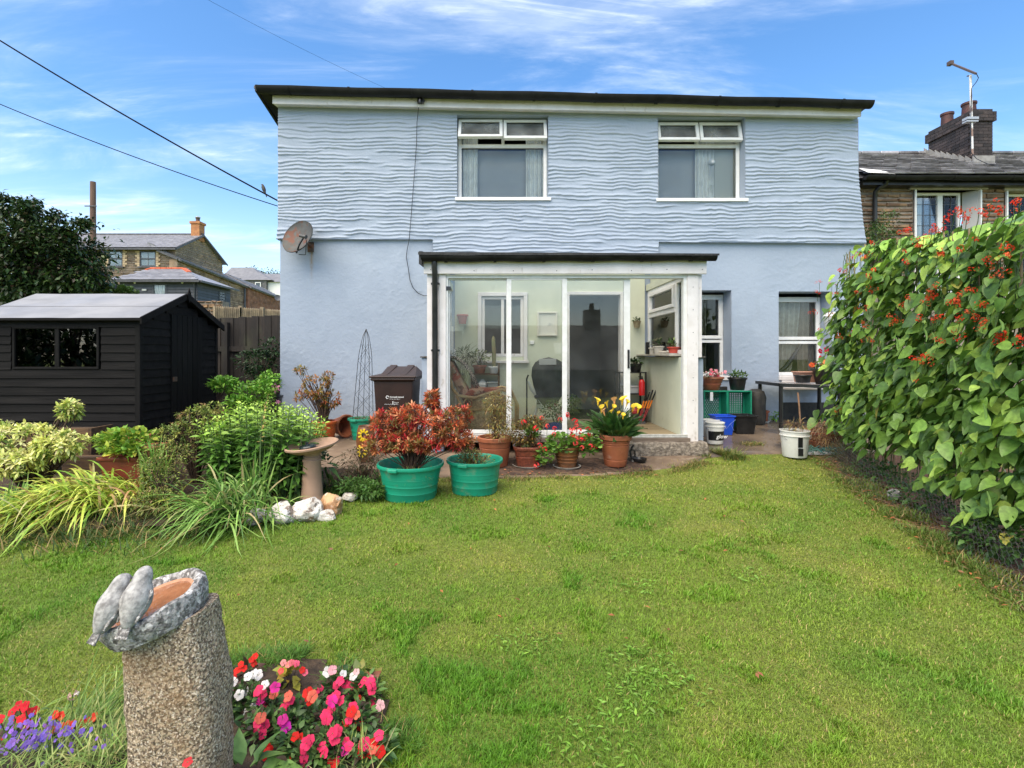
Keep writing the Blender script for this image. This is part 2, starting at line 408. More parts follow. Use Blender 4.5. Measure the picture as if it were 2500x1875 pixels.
def rosettes(tips,dirs,k,L,W,spread=.9,lift=.5):
 """k leaves around each tip -> base, d, (L, W arrays)"""
 tips=np.asarray(tips,float);dirs=nrm(np.asarray(dirs,float));n=len(tips)
 o=np.cross(dirs,np.array([.3,.2,1.]));o=nrm(o);o2=np.cross(dirs,o)
 a=rng.uniform(0,6.28,(n,1))+np.arange(k)[None]*2.4
 el_=lift+rng.normal(0,.25,(n,k))+np.linspace(-.5,.6,k)[None]
 d=o[:,None]*(np.cos(a)*spread)[:,:,None]+o2[:,None]*(np.sin(a)*spread)[:,:,None]+dirs[:,None]*el_[:,:,None]
 back=np.linspace(.5,0,k)[None,:,None]*L
 b=tips[:,None]-dirs[:,None]*back
 LL=L*rng.uniform(.7,1.15,(n,k));WW=W*LL/L
 return b.reshape(-1,3),d.reshape(-1,3),LL.ravel(),WW.ravel()
def branches(parent,root,tips,r0=.012,r1=.003,m=None,name='branch',sides=5,kink=.08,kind='stuff',mid=.55,forks=None):
 """curved branches from a root area to the tips, joined as one mesh"""
 b=MB();root=Vector(root)
 for i,t in enumerate(tips):
  t=Vector(t);o=root+Vector((random.uniform(-1,1),random.uniform(-1,1),0))*r0*2
  d_=t-o;mp=o+Vector((d_.x*mid*.6,d_.y*mid*.6,d_.z*mid))+Vector((random.gauss(0,kink),random.gauss(0,kink),random.gauss(0,kink*.5)))*d_.length*.5
  q=[o,o.lerp(mp,.55)+Vector((random.gauss(0,.01),random.gauss(0,.01),0)),mp,mp.lerp(t,.5)+Vector((random.gauss(0,.01),random.gauss(0,.01),.01)),t]
  b.tube(q,[r0,r0*.8,r0*.6,(r0+r1)*.35,r1],sides,False)
 return b.build(name,m or twig,parent,kind=kind,fixn=False,auto=False)
def ell(n,c,r,shell=.6,zmin=None):
 """points in an ellipsoid biased to its shell, with outward directions"""
 v=nrm(rng.normal(0,1,(n*3,3)));q=rng.uniform(shell,1,(n*3,1))**.5
 p=v*q*np.array(r)
 if zmin is not None:k=p[:,2]>zmin;p=p[k];v=v[k]
 return np.array(c)+p[:n],v[:n]
def inpoly(x,y,poly):
 x=np.asarray(x);y=np.asarray(y);c=np.zeros(x.shape,bool);n=len(poly);j=n-1
 for i in range(n):
  xi,yi=poly[i];xj,yj=poly[j]
  with np.errstate(divide='ignore',invalid='ignore'):
   c^=((yi>y)!=(yj>y))&(x<(xj-xi)*(y-yi)/(yj-yi+1e-12)+xi)
  j=i
 return c
LAWN=[(-7,.6),(-7,3.85),(-3.9,3.95),(-2.6,4.08),(-2.1,4.3),(-1.75,4.95),(-1.2,5.55),(0,5.62),(1.2,5.8),(2.2,6.05),(2.7,6.4),(3.3,6.5),(4.1,6.45),(3.12,3.1),(2.75,.6)]
def bedmask(x,y):
 a=((x+.92)/.52)**2+((y-1.93)/.50)**2+.25*(fbm(x*3,y*3)-.5)
 b=((x+1.95)/.62)**2+((y-1.72)/.36)**2
 return(a<1)|(b<1)
gx=np.unique(np.concatenate([np.linspace(-7,7,141),np.linspace(-40,40,81),[-400,-250,-150,-100,-70,-55,55,70,100,150,250,400]]))
gy=np.unique(np.concatenate([np.linspace(.5,9,86),np.linspace(-30,60,91),[-400,-250,-150,-90,-60,-45,75,90,120,160,250,400]]))
GX,GY=np.meshgrid(gx,gy);GZ=gz(GX,GY)
nx,ny=len(gx),len(gy)
ii=(np.arange(ny-1)[:,None]*nx+np.arange(nx-1)[None]).ravel()
FQ=np.stack([ii,ii+1,ii+nx+1,ii+nx],1)
m=bpy.data.materials.new('turf');m.use_nodes=True;t=m.node_tree;pb=t.nodes['Principled BSDF']
pos=N(t,'ShaderNodeNewGeometry').outputs['Position']
a=mixc(t,maprange(t,noise_tex(t,pos,1.3,6),.35,.65),(.15,.23,.025),(.22,.25,.04))
a=mixc(t,maprange(t,noise_tex(t,pos,60,5),.4,.7,0,.7),a,(.09,.13,.015))
t.links.new(a,pb.inputs['Base Color']);pb.inputs['Roughness'].default_value=.9
bp=N(t,'ShaderNodeBump');bp.inputs['Distance'].default_value=.03;t.links.new(noise_tex(t,pos,90,4),bp.inputs['Height']);t.links.new(bp.outputs[0],pb.inputs['Normal'])
turf=m
g=npobj('ground',np.stack([GX,GY,GZ],-1).reshape(-1,3),FQ,turf);g['kind']='structure'
def sheet(name,us,front,back,m,lift=.012,nv=14,kind='structure',lip=.05,wob=.02):
 us=np.asarray(us);V=[];
 for u in us:
  y0=front(u)+wob*(vnoise(u*5,0.)-.5)*2;y1=back(u)
  for v in np.linspace(0,1,nv):V.append((u,y0+(y1-y0)*v,0))
 V=np.array(V);V[:,2]=gz(V[:,0],V[:,1])+lift
 n=len(us);i=(np.arange(n-1)[:,None]*nv+np.arange(nv-1)[None]).ravel()
 Fq=np.stack([i,i+nv,i+nv+1,i+1],1)
 lipv=V[::nv].copy();lipv[:,2]-=lip;k=len(V);V=np.concatenate([V,lipv]);j=np.arange(n-1)
 Fq=np.concatenate([Fq,np.stack([j*nv,k+j,k+j+1,(j+1)*nv],1)])
 o=npobj(name,V,Fq,m,smooth=True);o['kind']=kind;return o
fe=lambda u:float(np.interp(u,[-3.6,-2.2,-1.6,-1.0,0,1.2,2.2,2.62,3.3,4.6,6.5],[6.1,6.0,5.9,5.72,5.66,5.82,6.08,6.38,6.52,6.6,6.6]))
conc=mat('old_concrete',(.22,.155,.105),(.13,.09,.06),2.2,.75,bump=.35,bscale=45,bdist=.008,stains=(((.36,.29,.21),5,.5,.72,.6,None),((.05,.045,.038),3.1,.55,.75,.75,None),((.06,.075,.03),9,.64,.8,.5,None)))
wetconc=mat('wet_concrete',(.13,.10,.078),(.20,.15,.105),1.8,.13,rough2=.55,bump=.2,bscale=25,bdist=.006,stains=(((.05,.045,.045),2.4,.5,.7,.8,None),((.26,.15,.08),6,.62,.8,.4,None)))
sheet('path',np.linspace(-3.6,2.66,90),fe,lambda u:8.33,conc)
sheet('patio',np.linspace(2.664,6.4,60),fe,lambda u:8.33,wetconc,lift=.012)
def patch(name,poly,m,lift=.02,step=.06,mound=.05):
 xs=np.arange(min(p[0]for p in poly),max(p[0]for p in poly),step);ys=np.arange(min(p[1]for p in poly),max(p[1]for p in poly),step)
 A,B=np.meshgrid(xs,ys);keep=inpoly(A+vnoise(A*6,B*6)*.08,B+vnoise(A*6+9,B*6)*.08,poly)
 Zz=gz(A,B)+lift+mound*fbm(A*5,B*5,3)
 n=len(xs);i=(np.arange(len(ys)-1)[:,None]*n+np.arange(n-1)[None]).ravel();kk=keep.ravel()
 i=i[kk[i]&kk[i+1]&kk[i+n]&kk[i+n+1]]
 o=npobj(name,np.stack([A,B,Zz],-1).reshape(-1,3),np.stack([i,i+1,i+n+1,i+n],1),m);o['kind']='structure';return o
patch('flower_bed',[(-7,3.95),(-3.9,4.0),(-2.6,4.15),(-2.1,4.4),(-1.75,5.05),(-1.2,5.55),(-1.3,5.9),(-2.2,6.0),(-3.2,6.2),(-3.6,8),(-3.9,9),(-7,9)],soil,.02)
patch('soil_bed',[(-1.5,1.35),(-.6,1.35),(-.4,1.7),(-.4,2.2),(-.65,2.48),(-1.25,2.5),(-1.6,2.15),(-2.6,2.05),(-2.7,1.4)],soil,-.005,.04,.045)
patch('soil_strip',[(3.02,1.0),(3.25,3.1),(3.75,4.6),(4.25,6.5),(6.0,6.6),(6,1.0)],mat('litter_soil',(.07,.035,.02),(.16,.085,.045),45,.9,bump=1,bscale=70,bdist=.02),.012)
patch('pot_soil',[(-.3,5.78),(.5,5.74),(1.2,5.84),(1.85,5.98),(1.75,6.36),(1.2,6.42),(.2,6.45),(-.4,6.35)],mat('dark_litter',(.045,.028,.02),(.12,.07,.045),18,.85,bump=1,bscale=60,bdist=.01),.016,.05,.006)
st=MB();V=[];
us=np.linspace(1.55,2.64,30)
for u in us:
 yf=6.43+.035*(vnoise(u*7,1.)-.5)*2;zb=g1(u,6.45)-.01;zt=.375+.015*vnoise(u*9,4.)
 V+=[(u,yf-.01,zb),(u,yf-.03+.02*vnoise(u*17,7.),zb*.5+zt*.5),(u,yf+.01,zt-.012),(u,yf+.04,zt),(u,6.72,zt)]
fs=[(i*5+k,(i+1)*5+k,(i+1)*5+k+1,i*5+k+1)for i in range(29)for k in range(4)]
fs+=[(0,1,2,3,4),tuple(29*5+k for k in(4,3,2,1,0))]
st.add(V,fs,None,True)
o=st.build('door_step',mat('rough_stone_step',(.12,.10,.08),(.30,.26,.21),22,.85,bump=1,bscale=35,bdist=.03),origin=(2.1,6.5,.25))
tag(o,'rough grey stone step under the open sliding door of the porch','step')
def flatblades(x,y,h,w,c,lean=(.25,1.1),z=None):
 """one- or two-triangle blades: V, F(tri)"""
 n=len(x);a=rng.uniform(0,6.283,n);ln=rng.uniform(lean[0],lean[1],n)
 d=np.stack([np.cos(a)*ln,np.sin(a)*ln,np.ones(n)],1);d=nrm(d)
 s=np.stack([-np.sin(a+rng.normal(0,.8,n)),np.cos(a),np.zeros(n)],1)*(w*.5)[:,None]
 b=np.stack([x,y,(gz(x,y)if z is None else z)-.002],1)
 mid=b+d*(h*.55)[:,None];tip=b+d*h[:,None];tip[:,2]-=h*rng.uniform(0,.35,n);tip[:,:2]+=d[:,:2]*(h*.2)[:,None]
 V=np.stack([b-s,b+s,mid+s*.8,mid-s*.8,tip],1).reshape(-1,3)
 k=(np.arange(n)*5)[:,None]
 Fq=np.concatenate([k+np.array([[0,1,2]]),k+np.array([[0,2,3]]),k+np.array([[3,2,4]])])
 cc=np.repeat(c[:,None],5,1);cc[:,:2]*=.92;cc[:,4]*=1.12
 return V,Fq,cc.reshape(-1,3)
def lawn_colours(x,y):
 pn=fbm(x*1.1,y*1.1,2.);p2=fbm(x*3.3,y*3.3,9.);p3=fbm(x*10,y*10,5.);n=len(x)
 dry=sm((pn-.46)/.2)*.6+sm((p2-.52)/.2)*.4
 dry=np.clip(dry+.6*sm((y-5.0)/.8)+.15*sm((x+.5)/3)-.25*sm((-x)/2.5),0,1)
 green=np.array([.178,.300,.028]);yel=np.array([.32,.335,.05]);bro=np.array([.42,.34,.13]);deep=np.array([.115,.250,.022])
 c=green+(deep-green)*(sm((fbm(x*2.1,y*2.1,17.)-.47)/.15)[:,None]*.8)
 c=c+(yel-c)*(dry*.7)[:,None]
 c=np.where(rng.random(n)[:,None]<(.02+.15*dry)[:,None],bro,c)
 c=c*(.78+.44*p3[:,None])*(1+rng.uniform(-.2,.2,(n,1)))
 return c,dry,p2,p3
def lawn_pts(n,y0,y1,dens_pow=1.0):
 y=y0*(y1/y0)**rng.uniform(0,1,n);x=rng.uniform(-1.1,1.12,n)*y
 k=inpoly(x+.12*(vnoise(x*9,y*9)-.5),y+.12*(vnoise(x*9+40,y*9)-.5),LAWN)&~bedmask(x,y)
 return x[k],y[k]
parts=[]
x,y=lawn_pts(520000,1.3,6.7)
c,dry,p2,p3=lawn_colours(x,y)
h=rng.uniform(.014,.034,len(x))*(1-.4*dry)*(.6+.8*p3)*(.75+.08*y)
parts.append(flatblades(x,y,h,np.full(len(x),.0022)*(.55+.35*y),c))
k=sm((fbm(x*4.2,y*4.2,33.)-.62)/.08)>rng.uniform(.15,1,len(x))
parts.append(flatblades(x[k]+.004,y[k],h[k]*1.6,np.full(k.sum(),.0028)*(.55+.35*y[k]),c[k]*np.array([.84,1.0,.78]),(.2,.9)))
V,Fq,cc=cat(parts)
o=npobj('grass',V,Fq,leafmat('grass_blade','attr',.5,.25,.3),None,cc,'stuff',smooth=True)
tag(o,'short mown lawn grass with greener tufts and drier yellow patches','grass')
print('grass tris',len(Fq))
def edge_grass(name,pts,n,h0,h1,width,label,colr=(.13,.2,.04),col2=(.32,.24,.09),f2=.3,spread=.1):
 pts=np.array(pts,float);seg=rng.integers(0,len(pts)-1,n);t=rng.random(n)
 p=pts[seg]*(1-t)[:,None]+pts[seg+1]*t[:,None];x=p[:,0]+rng.normal(0,spread,n);y=p[:,1]+rng.normal(0,spread,n)
 q=vnoise(x*7,y*7)>.38;x=x[q];y=y[q];n=len(x)
 c=np.where((rng.random(n)<f2)[:,None],np.array(col2),np.array(colr))*rng.uniform(.6,1.3,(n,1))
 V,Fq,cc=flatblades(x,y,rng.uniform(h0,h1,n)*(.5+.9*vnoise(x*5,y*5,3.)),np.full(n,width),c,(.3,1.6))
 o=npobj(name,V,Fq,MATS.setdefault('edge_blade',leafmat('edge_blade','attr',.5,.25,.3)),None,cc,'stuff')
 tag(o,label,'grass')
edge_grass('edge_grass',[(-1.2,5.58),(0,5.6),(1.2,5.76),(2.2,6.02),(2.7,6.36)],7000,.02,.07,.005,'straggly dry grass fringe where the lawn meets the concrete path',f2=.5,spread=.06)
edge_grass('edge_grass',[(2.64,6.4),(2.72,6.55),(2.78,6.42),(3.0,6.38)],2200,.06,.17,.006,'wild grass tuft growing at the right corner of the porch',spread=.055,f2=.3)
edge_grass('edge_grass',[(3.35,6.95),(3.55,6.95)],700,.04,.09,.006,'small brown grass tuft in the patio crack, the left one',spread=.05,f2=.5)
edge_grass('edge_grass',[(4.0,6.9),(4.1,6.85)],700,.04,.09,.006,'small grass tuft in the patio crack, beside the white bucket',spread=.04,f2=.4)
edge_grass('edge_grass',[(3.0,1.2),(3.12,3.1),(3.55,4.5),(3.9,5.7),(4.15,6.45)],20000,.03,.11,.006,'long rough grass along the foot of the bean row',colr=(.13,.21,.035),f2=.18,spread=.1)
edge_grass('edge_grass',[(-3.9,3.98),(-2.6,4.1),(-2.1,4.32),(-1.75,5.0),(-1.3,5.5)],6000,.03,.1,.006,'longer grass fringe along the left planting bed',f2=.25,spread=.07)
edge_grass('edge_grass',[(-1.55,2.2),(-1.25,2.46),(-.9,2.5),(-.5,2.25),(-.36,1.9),(-.38,1.4)],7000,.03,.11,.0035,'long grass edging the bed of pink flowers',colr=(.10,.22,.03),f2=.08,spread=.045)
YW=8.31
blue=mat('blue_masonry_paint',(.335,.395,.48),(.305,.365,.45),1.1,.62,bump=.6,bscale=24,bdist=.008,stains=(((.37,.435,.52),3.2,.5,.75,.5,None),((.24,.26,.28),2.3,.60,.80,.35,(2,1,.5))))
t=blue.node_tree;pb=[n for n in t.nodes if n.type=='BSDF_PRINCIPLED'][0];src=pb.inputs['Base Color'].links[0].from_socket
pos=N(t,'ShaderNodeNewGeometry').outputs['Position'];sp=N(t,'ShaderNodeSeparateXYZ');t.links.new(pos,sp.inputs[0])
def mth(op,a,b):
 n_=N(t,'ShaderNodeMath',operation=op)
 for i,q in enumerate((a,b)):
  if isinstance(q,(int,float)):n_.inputs[i].default_value=q
  else:t.links.new(q,n_.inputs[i])
 return n_.outputs[0]
dx_=maprange(t,mth('ABSOLUTE',mth('SUBTRACT',sp.outputs[0],-3.02),0),.0,.045,1,0)
dz_=mth('MULTIPLY',maprange(t,sp.outputs[2],2.55,3.2,0,1),maprange(t,sp.outputs[2],3.24,3.3,1,0))
f_=mth('MULTIPLY',mth('MULTIPLY',dx_,dz_),maprange(t,noise_tex(t,pos,14,4,(4,1,1)),.35,.6,.2,.8))
t.links.new(mixc(t,f_,src,(.34,.22,.08)),pb.inputs['Base Color'])
house=thing('blue_house','pale blue rendered two storey house with rippled upper wall and dark gutter','house',(1.2,YW,.3))
def wallgrid(name,x0,x1,z0,z1,st,ops,disp,Y,m,parent,xr=None,stz=None):
 xs=np.unique(np.concatenate([np.arange(x0,x1,st),[x1]]+[[a,b]for a,b,_,_ in ops]));zs=np.unique(np.concatenate([np.arange(z0,z1,stz or st),[z1]]+[[c,d]for _,_,c,d in ops]))
 xs=xs[np.concatenate([[True],np.diff(xs)>1e-4])];zs=zs[np.concatenate([[True],np.diff(zs)>1e-4])]
 A,B=np.meshgrid(xs,zs);D=disp(A,B)
 A2=A.copy()
 if xr is not None:A2=x0+(A-x0)*((xr(B)-x0)/(x1-x0));
 for a,b,c,d in ops:
  pass
 n=len(xs);i=(np.arange(len(zs)-1)[:,None]*n+np.arange(n-1)[None])
 cx=(A[:-1,:-1]+A[1:,1:])/2;cz=(B[:-1,:-1]+B[1:,1:])/2;keep=np.ones(cx.shape,bool)
 for a,b,c,d in ops:keep&=~((cx>a)&(cx<b)&(cz>c)&(cz<d))
 i=i[keep]
 return npobj(name,np.stack([A2,Y-D,B],-1).reshape(-1,3),np.stack([i,i+1,i+n+1,i+n],1),m,parent)
def ripple(x,z):
 ph=z/.058+.6*(fbm(x*.55,z*.8,1.)-.5)*2+.9*(fbm(x*1.7,z*2.2,4.,3)-.5)*2+.45*(vnoise(x*5,z*5,8.)-.5)+.18*(vnoise(x*14,z*9,2.)-.5)
 k=np.floor(ph);f=1-(ph-k)
 amp=sm((vnoise(x*1.6+k*13.7,k*3.1,2.)-.16)/.2)*(.55+.75*vnoise(x*3.1+k*5.1,k*1.7,6.))
 s_=np.where(f<.84,f/.84,1-(f-.84)/.16)
 s_=s_**1.7
 amp2=amp*(1-.55*sm((z-5.2)/.25))
 return .022*s_*amp2+.010*(fbm(x*2,z*2,12.)-.5)+.004*(fbm(x*14,z*14,3.)-.5)
def lumps(x,z):
 base=.02*(fbm(x*.9,z*.9,21.)-.5)
 tr=np.abs(fbm(x*5.5,z*7.0,31.,4)-.5)
 return base+.0045*sm((.03-tr)/.03)*sm((vnoise(x*1.5,z*1.5,5.)-.3)/.3)+.003*(fbm(x*18,z*18,2.)-.5)
W1=(-.655,.815,4.0,5.36);W2=(2.585,3.99,3.985,5.32)
xr=lambda z:np.interp(z,[3.0,3.3,3.7,4.4,5.7],[5.96,5.95,5.89,5.82,5.80])
xl_bot=3.335
def rip2(x,z):
 return ripple(x,z)
zb=lambda x:np.where((x>-1.05)&(x<2.6),3.10,np.interp(x,[-3.6,-1.05,2.6,6],[3.355,3.35,3.31,3.285]))
xs=np.unique(np.concatenate([np.linspace(-3.545,5.8,470),W1[:2],W2[:2],[-1.05,-1.048,2.6,2.602]]))
tt=np.linspace(0,1,235)
zs=np.unique(np.concatenate([np.arange(3.10,5.60,.0105),W1[2:],W2[2:]]))
A,B=np.meshgrid(xs,zs)
zmin=zb(A);ztop=np.interp(A,[-3.55,5.8],[5.56,5.375])
Bc=np.minimum(np.maximum(B,zmin),ztop)
D=rip2(A,Bc);
A2=np.where(A>4.05,4.05+(A-4.05)*(xr(Bc)-4.05)/(5.8-4.05),A);A2=np.where(A<-3.3,A+.012*(fbm(A*0,Bc*6,2.)-.5)-.03*np.clip((3.6-Bc)/.3,0,1),A2)
n=len(xs);i=(np.arange(len(zs)-1)[:,None]*n+np.arange(n-1)[None]);cx=(A[:-1,:-1]+A[1:,1:])/2;cz=(B[:-1,:-1]+B[1:,1:])/2
keep=(B[1:,:-1]>zb(cx))&(B[:-1,:-1]<ztop[:-1,:-1])
for a,b,c,d in(W1,W2):keep&=~((cx>a)&(cx<b)&(cz>c)&(cz<d))
i=i[keep]
npobj('upper_wall',np.stack([A2,YW-.045-D,Bc],-1).reshape(-1,3),np.stack([i,i+1,i+n+1,i+n],1),blue,house)
b=MB()
for x0,x1,z in((-3.56,-1.05,None),(-1.05,2.6,3.10),(2.6,5.95,None)):
 k=40;V=[]
 for j in range(k+1):
  x_=x0+(x1-x0)*j/k;z_=z if z else float(zb(np.array([x_+(.01 if x0>0 else-.01)]))[()]if False else np.interp(x_,[-3.6,-1.05,2.6,6],[3.355,3.35,3.31,3.285]))
  V+=[(x_,YW-.06-.012*vnoise(x_*8,1.),z_+.003),(x_,YW+.02,z_-.006)]
 b.add(V,[(2*j,2*j+2,2*j+3,2*j+1)for j in range(k)])
b.build('coat_edge',blue,house)
W3=(2.93,3.793,1.10,2.54);W4=(4.561,5.425,1.10,2.52);BW=(-.26,.42,1.46,2.44);BD=(1.16,1.98,.36,2.46)
wallgrid('lower_wall',-3.53,5.97,-.3,3.37,.022,[W3,W4,BW,BD],lumps,YW,blue,house)
b=MB()
b.box(-3.53,-3.33,YW+.02,14,-.3,5.5);b.box(5.72,5.90,YW+.06,14,-.3,5.35);b.box(-3.33,5.72,13.8,14,-.3,5.35)
b.build('side_wall',blue,house)
b=MB();b.box(-3.3,5.7,YW+.3,13.8,3.0,3.12);b.box(-3.3,5.7,YW+.3,13.8,.15,.25);b.box(1.0,1.1,YW+.3,13.8,.25,3.0);b.box(2.3,2.4,YW+.35,13.8,.25,3.0);b.box(1.7,1.8,YW+.3,13.8,3.12,5.3);b.box(-3.3,5.7,11.5,11.6,.25,5.3)
b.build('inner_walls',mat('room_plaster',(.42,.41,.38),rough=.9),house)
rz=lambda x:np.interp(x,[-3.77,5.83],[5.69,5.455])
b=MB()
V=[]
for x_ in(-3.80,5.85):
 z_=float(rz(x_))
 V+=[(x_,7.98,z_),(x_,14.2,z_-.35),(x_,14.2,z_-.42),(x_,7.98,z_-.04)]
b.add(V,[(0,1,5,4),(3,7,6,2),(0,3,2,1),(4,5,6,7),(0,4,7,3),(1,2,6,5)])
slate=mat('dark_slate',(.05,.05,.055),(.09,.09,.10),4,.5,rnd=.25,bump=.2)
b.build('roof',slate,house)
def lerpz(x,a,bz):return a+(bz-a)*(x+3.56)/(5.75+3.56)
b=MB()
b.add([(-3.565,8.10,lerpz(-3.56,5.466,5.265)),(5.755,8.10,5.265),(5.755,8.10,5.40),(-3.565,8.10,5.60),(-3.565,8.125,5.466),(5.755,8.125,5.265),(5.755,8.125,5.40),(-3.565,8.125,5.60)],[(0,1,2,3),(7,6,5,4),(0,4,5,1),(3,2,6,7),(0,3,7,4),(1,5,6,2)])
b.build('fascia',oldwhite,house,.004)
b=MB();b.add([(-3.565,8.127,5.475),(5.755,8.127,5.275),(5.755,8.34,5.305),(-3.565,8.34,5.505)],[(0,1,2,3)]);b.build('soffit',oldwhite,house)
def gutter(name,p0,p1,r,m,parent,brk=9,ends=True,th=.006,kick=0):
 p0=Vector(p0);p1=Vector(p1);ax=(p1-p0).normalized();b=MB()
 dn=Vector((0,0,-1));sd_=ax.cross(Vector((0,0,1))).normalized()
 n=10;V=[];L_=(p1-p0).length;k=18
 for j in range(k+1):
  c=p0 .lerp(p1,j/k)+Vector((0,0,.006*math.sin(j*1.7)))
  for i in range(n+1):
   a=math.pi*i/n;V.append(c+(sd_*math.cos(a)+dn*math.sin(a))*r)
  for i in range(n,-1,-1):
   a=math.pi*i/n;V.append(c+(sd_*math.cos(a)+dn*math.sin(a))*(r-th))
 q=2*(n+1);fs=[(j*q+i,j*q+(i+1)%q,(j+1)*q+(i+1)%q,(j+1)*q+i)for j in range(k)for i in range(q)]
 b.add(V,fs,None,True)
 for e,c in((0,p0),(1,p1)):
  V=[c+(sd_*math.cos(math.pi*i/n)+dn*math.sin(math.pi*i/n))*r for i in range(n+1)]
  b.add(V,[tuple(range(n+1))])
 o=b.build(name,m,parent)
 for j in range(brk):
  f=(j+.5)/brk;c=p0 .lerp(p1,f);bb=MB();V=[]
  for s_ in(-.018,.018):
   for i in range(n+1):
    a=math.pi*i/n
    for rr in(r+.001,r+.009):V.append(c+ax*s_+(sd_*math.cos(a)+dn*math.sin(a))*rr)
  h_=2*(n+1);fs=[]
  for i in range(n):
   o1=2*i
   fs+=[(o1+1,o1+3,h_+o1+3,h_+o1+1),(o1,o1+1,o1+3,o1+2),(h_+o1,h_+o1+2,h_+o1+3,h_+o1+1)]
  bb.add(V,fs,None,True);bb.build('gutter_bracket',m,o if parent else None)
 return o
gutter('gutter',(-3.74,8.00,5.665),(5.83,8.00,5.435),.092,gutterm,house,10)
b=MB()
b.add([(-3.78,7.97,5.70),(-3.78,8.9,5.60),(-3.78,8.9,5.40),(-3.78,7.97,5.60),(-3.74,7.97,5.70),(-3.74,8.9,5.60),(-3.74,8.9,5.40),(-3.74,7.97,5.60)],[(0,1,2,3),(4,7,6,5),(0,3,7,4),(3,2,6,7),(1,5,6,2),(0,4,5,1)])
b.add([(-3.74,8.0,5.60),(-3.54,8.1,5.58),(-3.54,9.4,5.42),(-3.74,9.4,5.36)],[(0,1,2,3)])
b.build('verge_board',gutterm,house)
def window_frame(name,parent,x0,x1,z0,z1,Y,t=.06,d=.07,m=upvc,bars=()):
 b=MB();y0,y1=Y,Y+d
 b.box(x0,x1,y0,y1,z1-t,z1);b.box(x0,x1,y0,y1,z0,z0+t);b.box(x0,x0+t,y0,y1,z0+t,z1-t);b.box(x1-t,x1,y0,y1,z0+t,z1-t)
 for kind,a,w_ in bars:
  if kind=='h':b.box(x0+t,x1-t,y0+.002,y1-.002,a-w_/2,a+w_/2)
  else:b.box(a-w_/2,a+w_/2,y0+.004,y1-.004,z0+t,z1-t)
 return b.build(name,m,parent,.004)
def pane(parent,x0,x1,z0,z1,Y,m=GLASS):
 b=MB();b.box(x0,x1,Y,Y+.006,z0,z1);return b.build('pane',m,parent)
fabric=mat('net_curtain',(.88,.87,.82),(.74,.73,.69),8,.9)
def curtain(parent,x0,x1,z0,z1,Y,amp=.02,waves=5,m=None,gather=0,flat=0):
 k=48;V=[]
 for j in range(9):
  v=j/8
  for i in range(k+1):
   u=i/k;g_=1-gather*(1-abs(v-.0))*(1-v)if gather else 1
   x_=x0+(x1-x0)*u*g_;V.append((x_,Y+amp*math.sin(u*waves*6.28+.4*math.sin(v*4))*(1-flat*v*.5)+.004*math.sin(u*41),z0+(z1-z0)*v))
 b=MB();b.add(V,[(j*(k+1)+i,j*(k+1)+i+1,(j+1)*(k+1)+i+1,(j+1)*(k+1)+i)for j in range(8)for i in range(k)],None,True)
 return b.build('curtain',m or fabric,parent,fixn=False,auto=False)
def reveal(parent,op,Y0,Y1,m=blue,wob=0):
 x0,x1,z0,z1=op;b=MB()
 b.add([(x0,Y0,z0),(x0,Y1,z0),(x0,Y1,z1),(x0,Y0,z1)],[(0,1,2,3)]);b.add([(x1,Y0,z0),(x1,Y1,z0),(x1,Y1,z1),(x1,Y0,z1)],[(3,2,1,0)])
 b.add([(x0,Y0,z1),(x1,Y0,z1),(x1,Y1,z1),(x0,Y1,z1)],[(0,1,2,3)]);b.add([(x0,Y0,z0),(x1,Y0,z0),(x1,Y1,z0),(x0,Y1,z0)],[(3,2,1,0)])
 return b.build('reveal',m,parent,fixn=False)
def top_sash(parent,x0,x1,zt,zb_,Y,ang,m=upvc):
 h=zt-zb_;M=Matrix.Translation((0,Y,zt))@Matrix.Rotation(-ang,4,'X');t_=.05;b=MB()
 for a in((x0,x1,-.06,0,-t_,0),(x0,x1,-.06,0,-h,-h+t_),(x0,x0+t_,-.06,0,-h+t_,-t_),(x1-t_,x1,-.06,0,-h+t_,-t_)):b.box(*a,M=M)
 s_=b.build('sash',m,parent,.006)
 b=MB();b.box(x0+t_,x1-t_,-.03,-.026,-h+t_,-t_,M=M);b.build('pane',GLASSF,parent)
 b=MB();b.box(x0+t_-.004,x1-t_+.004,-.045,-.02,-h+t_-.006,-h+t_+.006,M=M);b.box(x0+t_-.004,x1-t_+.004,-.045,-.02,-t_-.006,-t_+.006,M=M);b.build('seal',blackpl,parent)
 return s_
GLASSF=glassmat('steamed_glass',1.8,(.8,.82,.82),.22,.2)
def upper_window(op,Yf,xm,ang,label,lcur,rcur,zt):
 x0,x1,z0,z1=op
 w=window_frame('window',house,x0+.006,x1-.006,z0+.03,zt,Yf,.055,.07,upvc,[('h',4.93,.06)]);w['label']=label
 reveal(w,op,YW-.06,Yf+.01)
 b=MB();b.box(xm-.025,xm+.025,Yf+.004,Yf+.066,4.955,zt-.05);b.build('mullion',upvc,w,.003)
 top_sash(w,x0+.015,xm-.008,zt-.008,4.945,Yf-.006,ang[0]);top_sash(w,xm+.008,x1-.015,zt-.008,4.945,Yf-.006,ang[1])
 pane(w,x0+.06,x1-.06,z0+.08,4.905,Yf+.035)
 b=MB();b.box(x0-.03,x1+.045,YW-.085,Yf+.02,z0-.025,z0+.028);b.build('sill',upvc,w,.006)
 b=MB();b.box(x0+.05,x1-.05,Yf+.028,Yf+.034,4.885,4.905);b.box(x0+.058,x0+.066,Yf+.028,Yf+.034,z0+.08,4.9);b.box(x1-.066,x1-.058,Yf+.028,Yf+.034,z0+.08,4.9);b.build('seal',blackpl,w)
 for c in lcur+rcur:curtain(w,c[0],c[1],z0+.03,zt-.05,Yf+.13,.022,c[2])
 return w
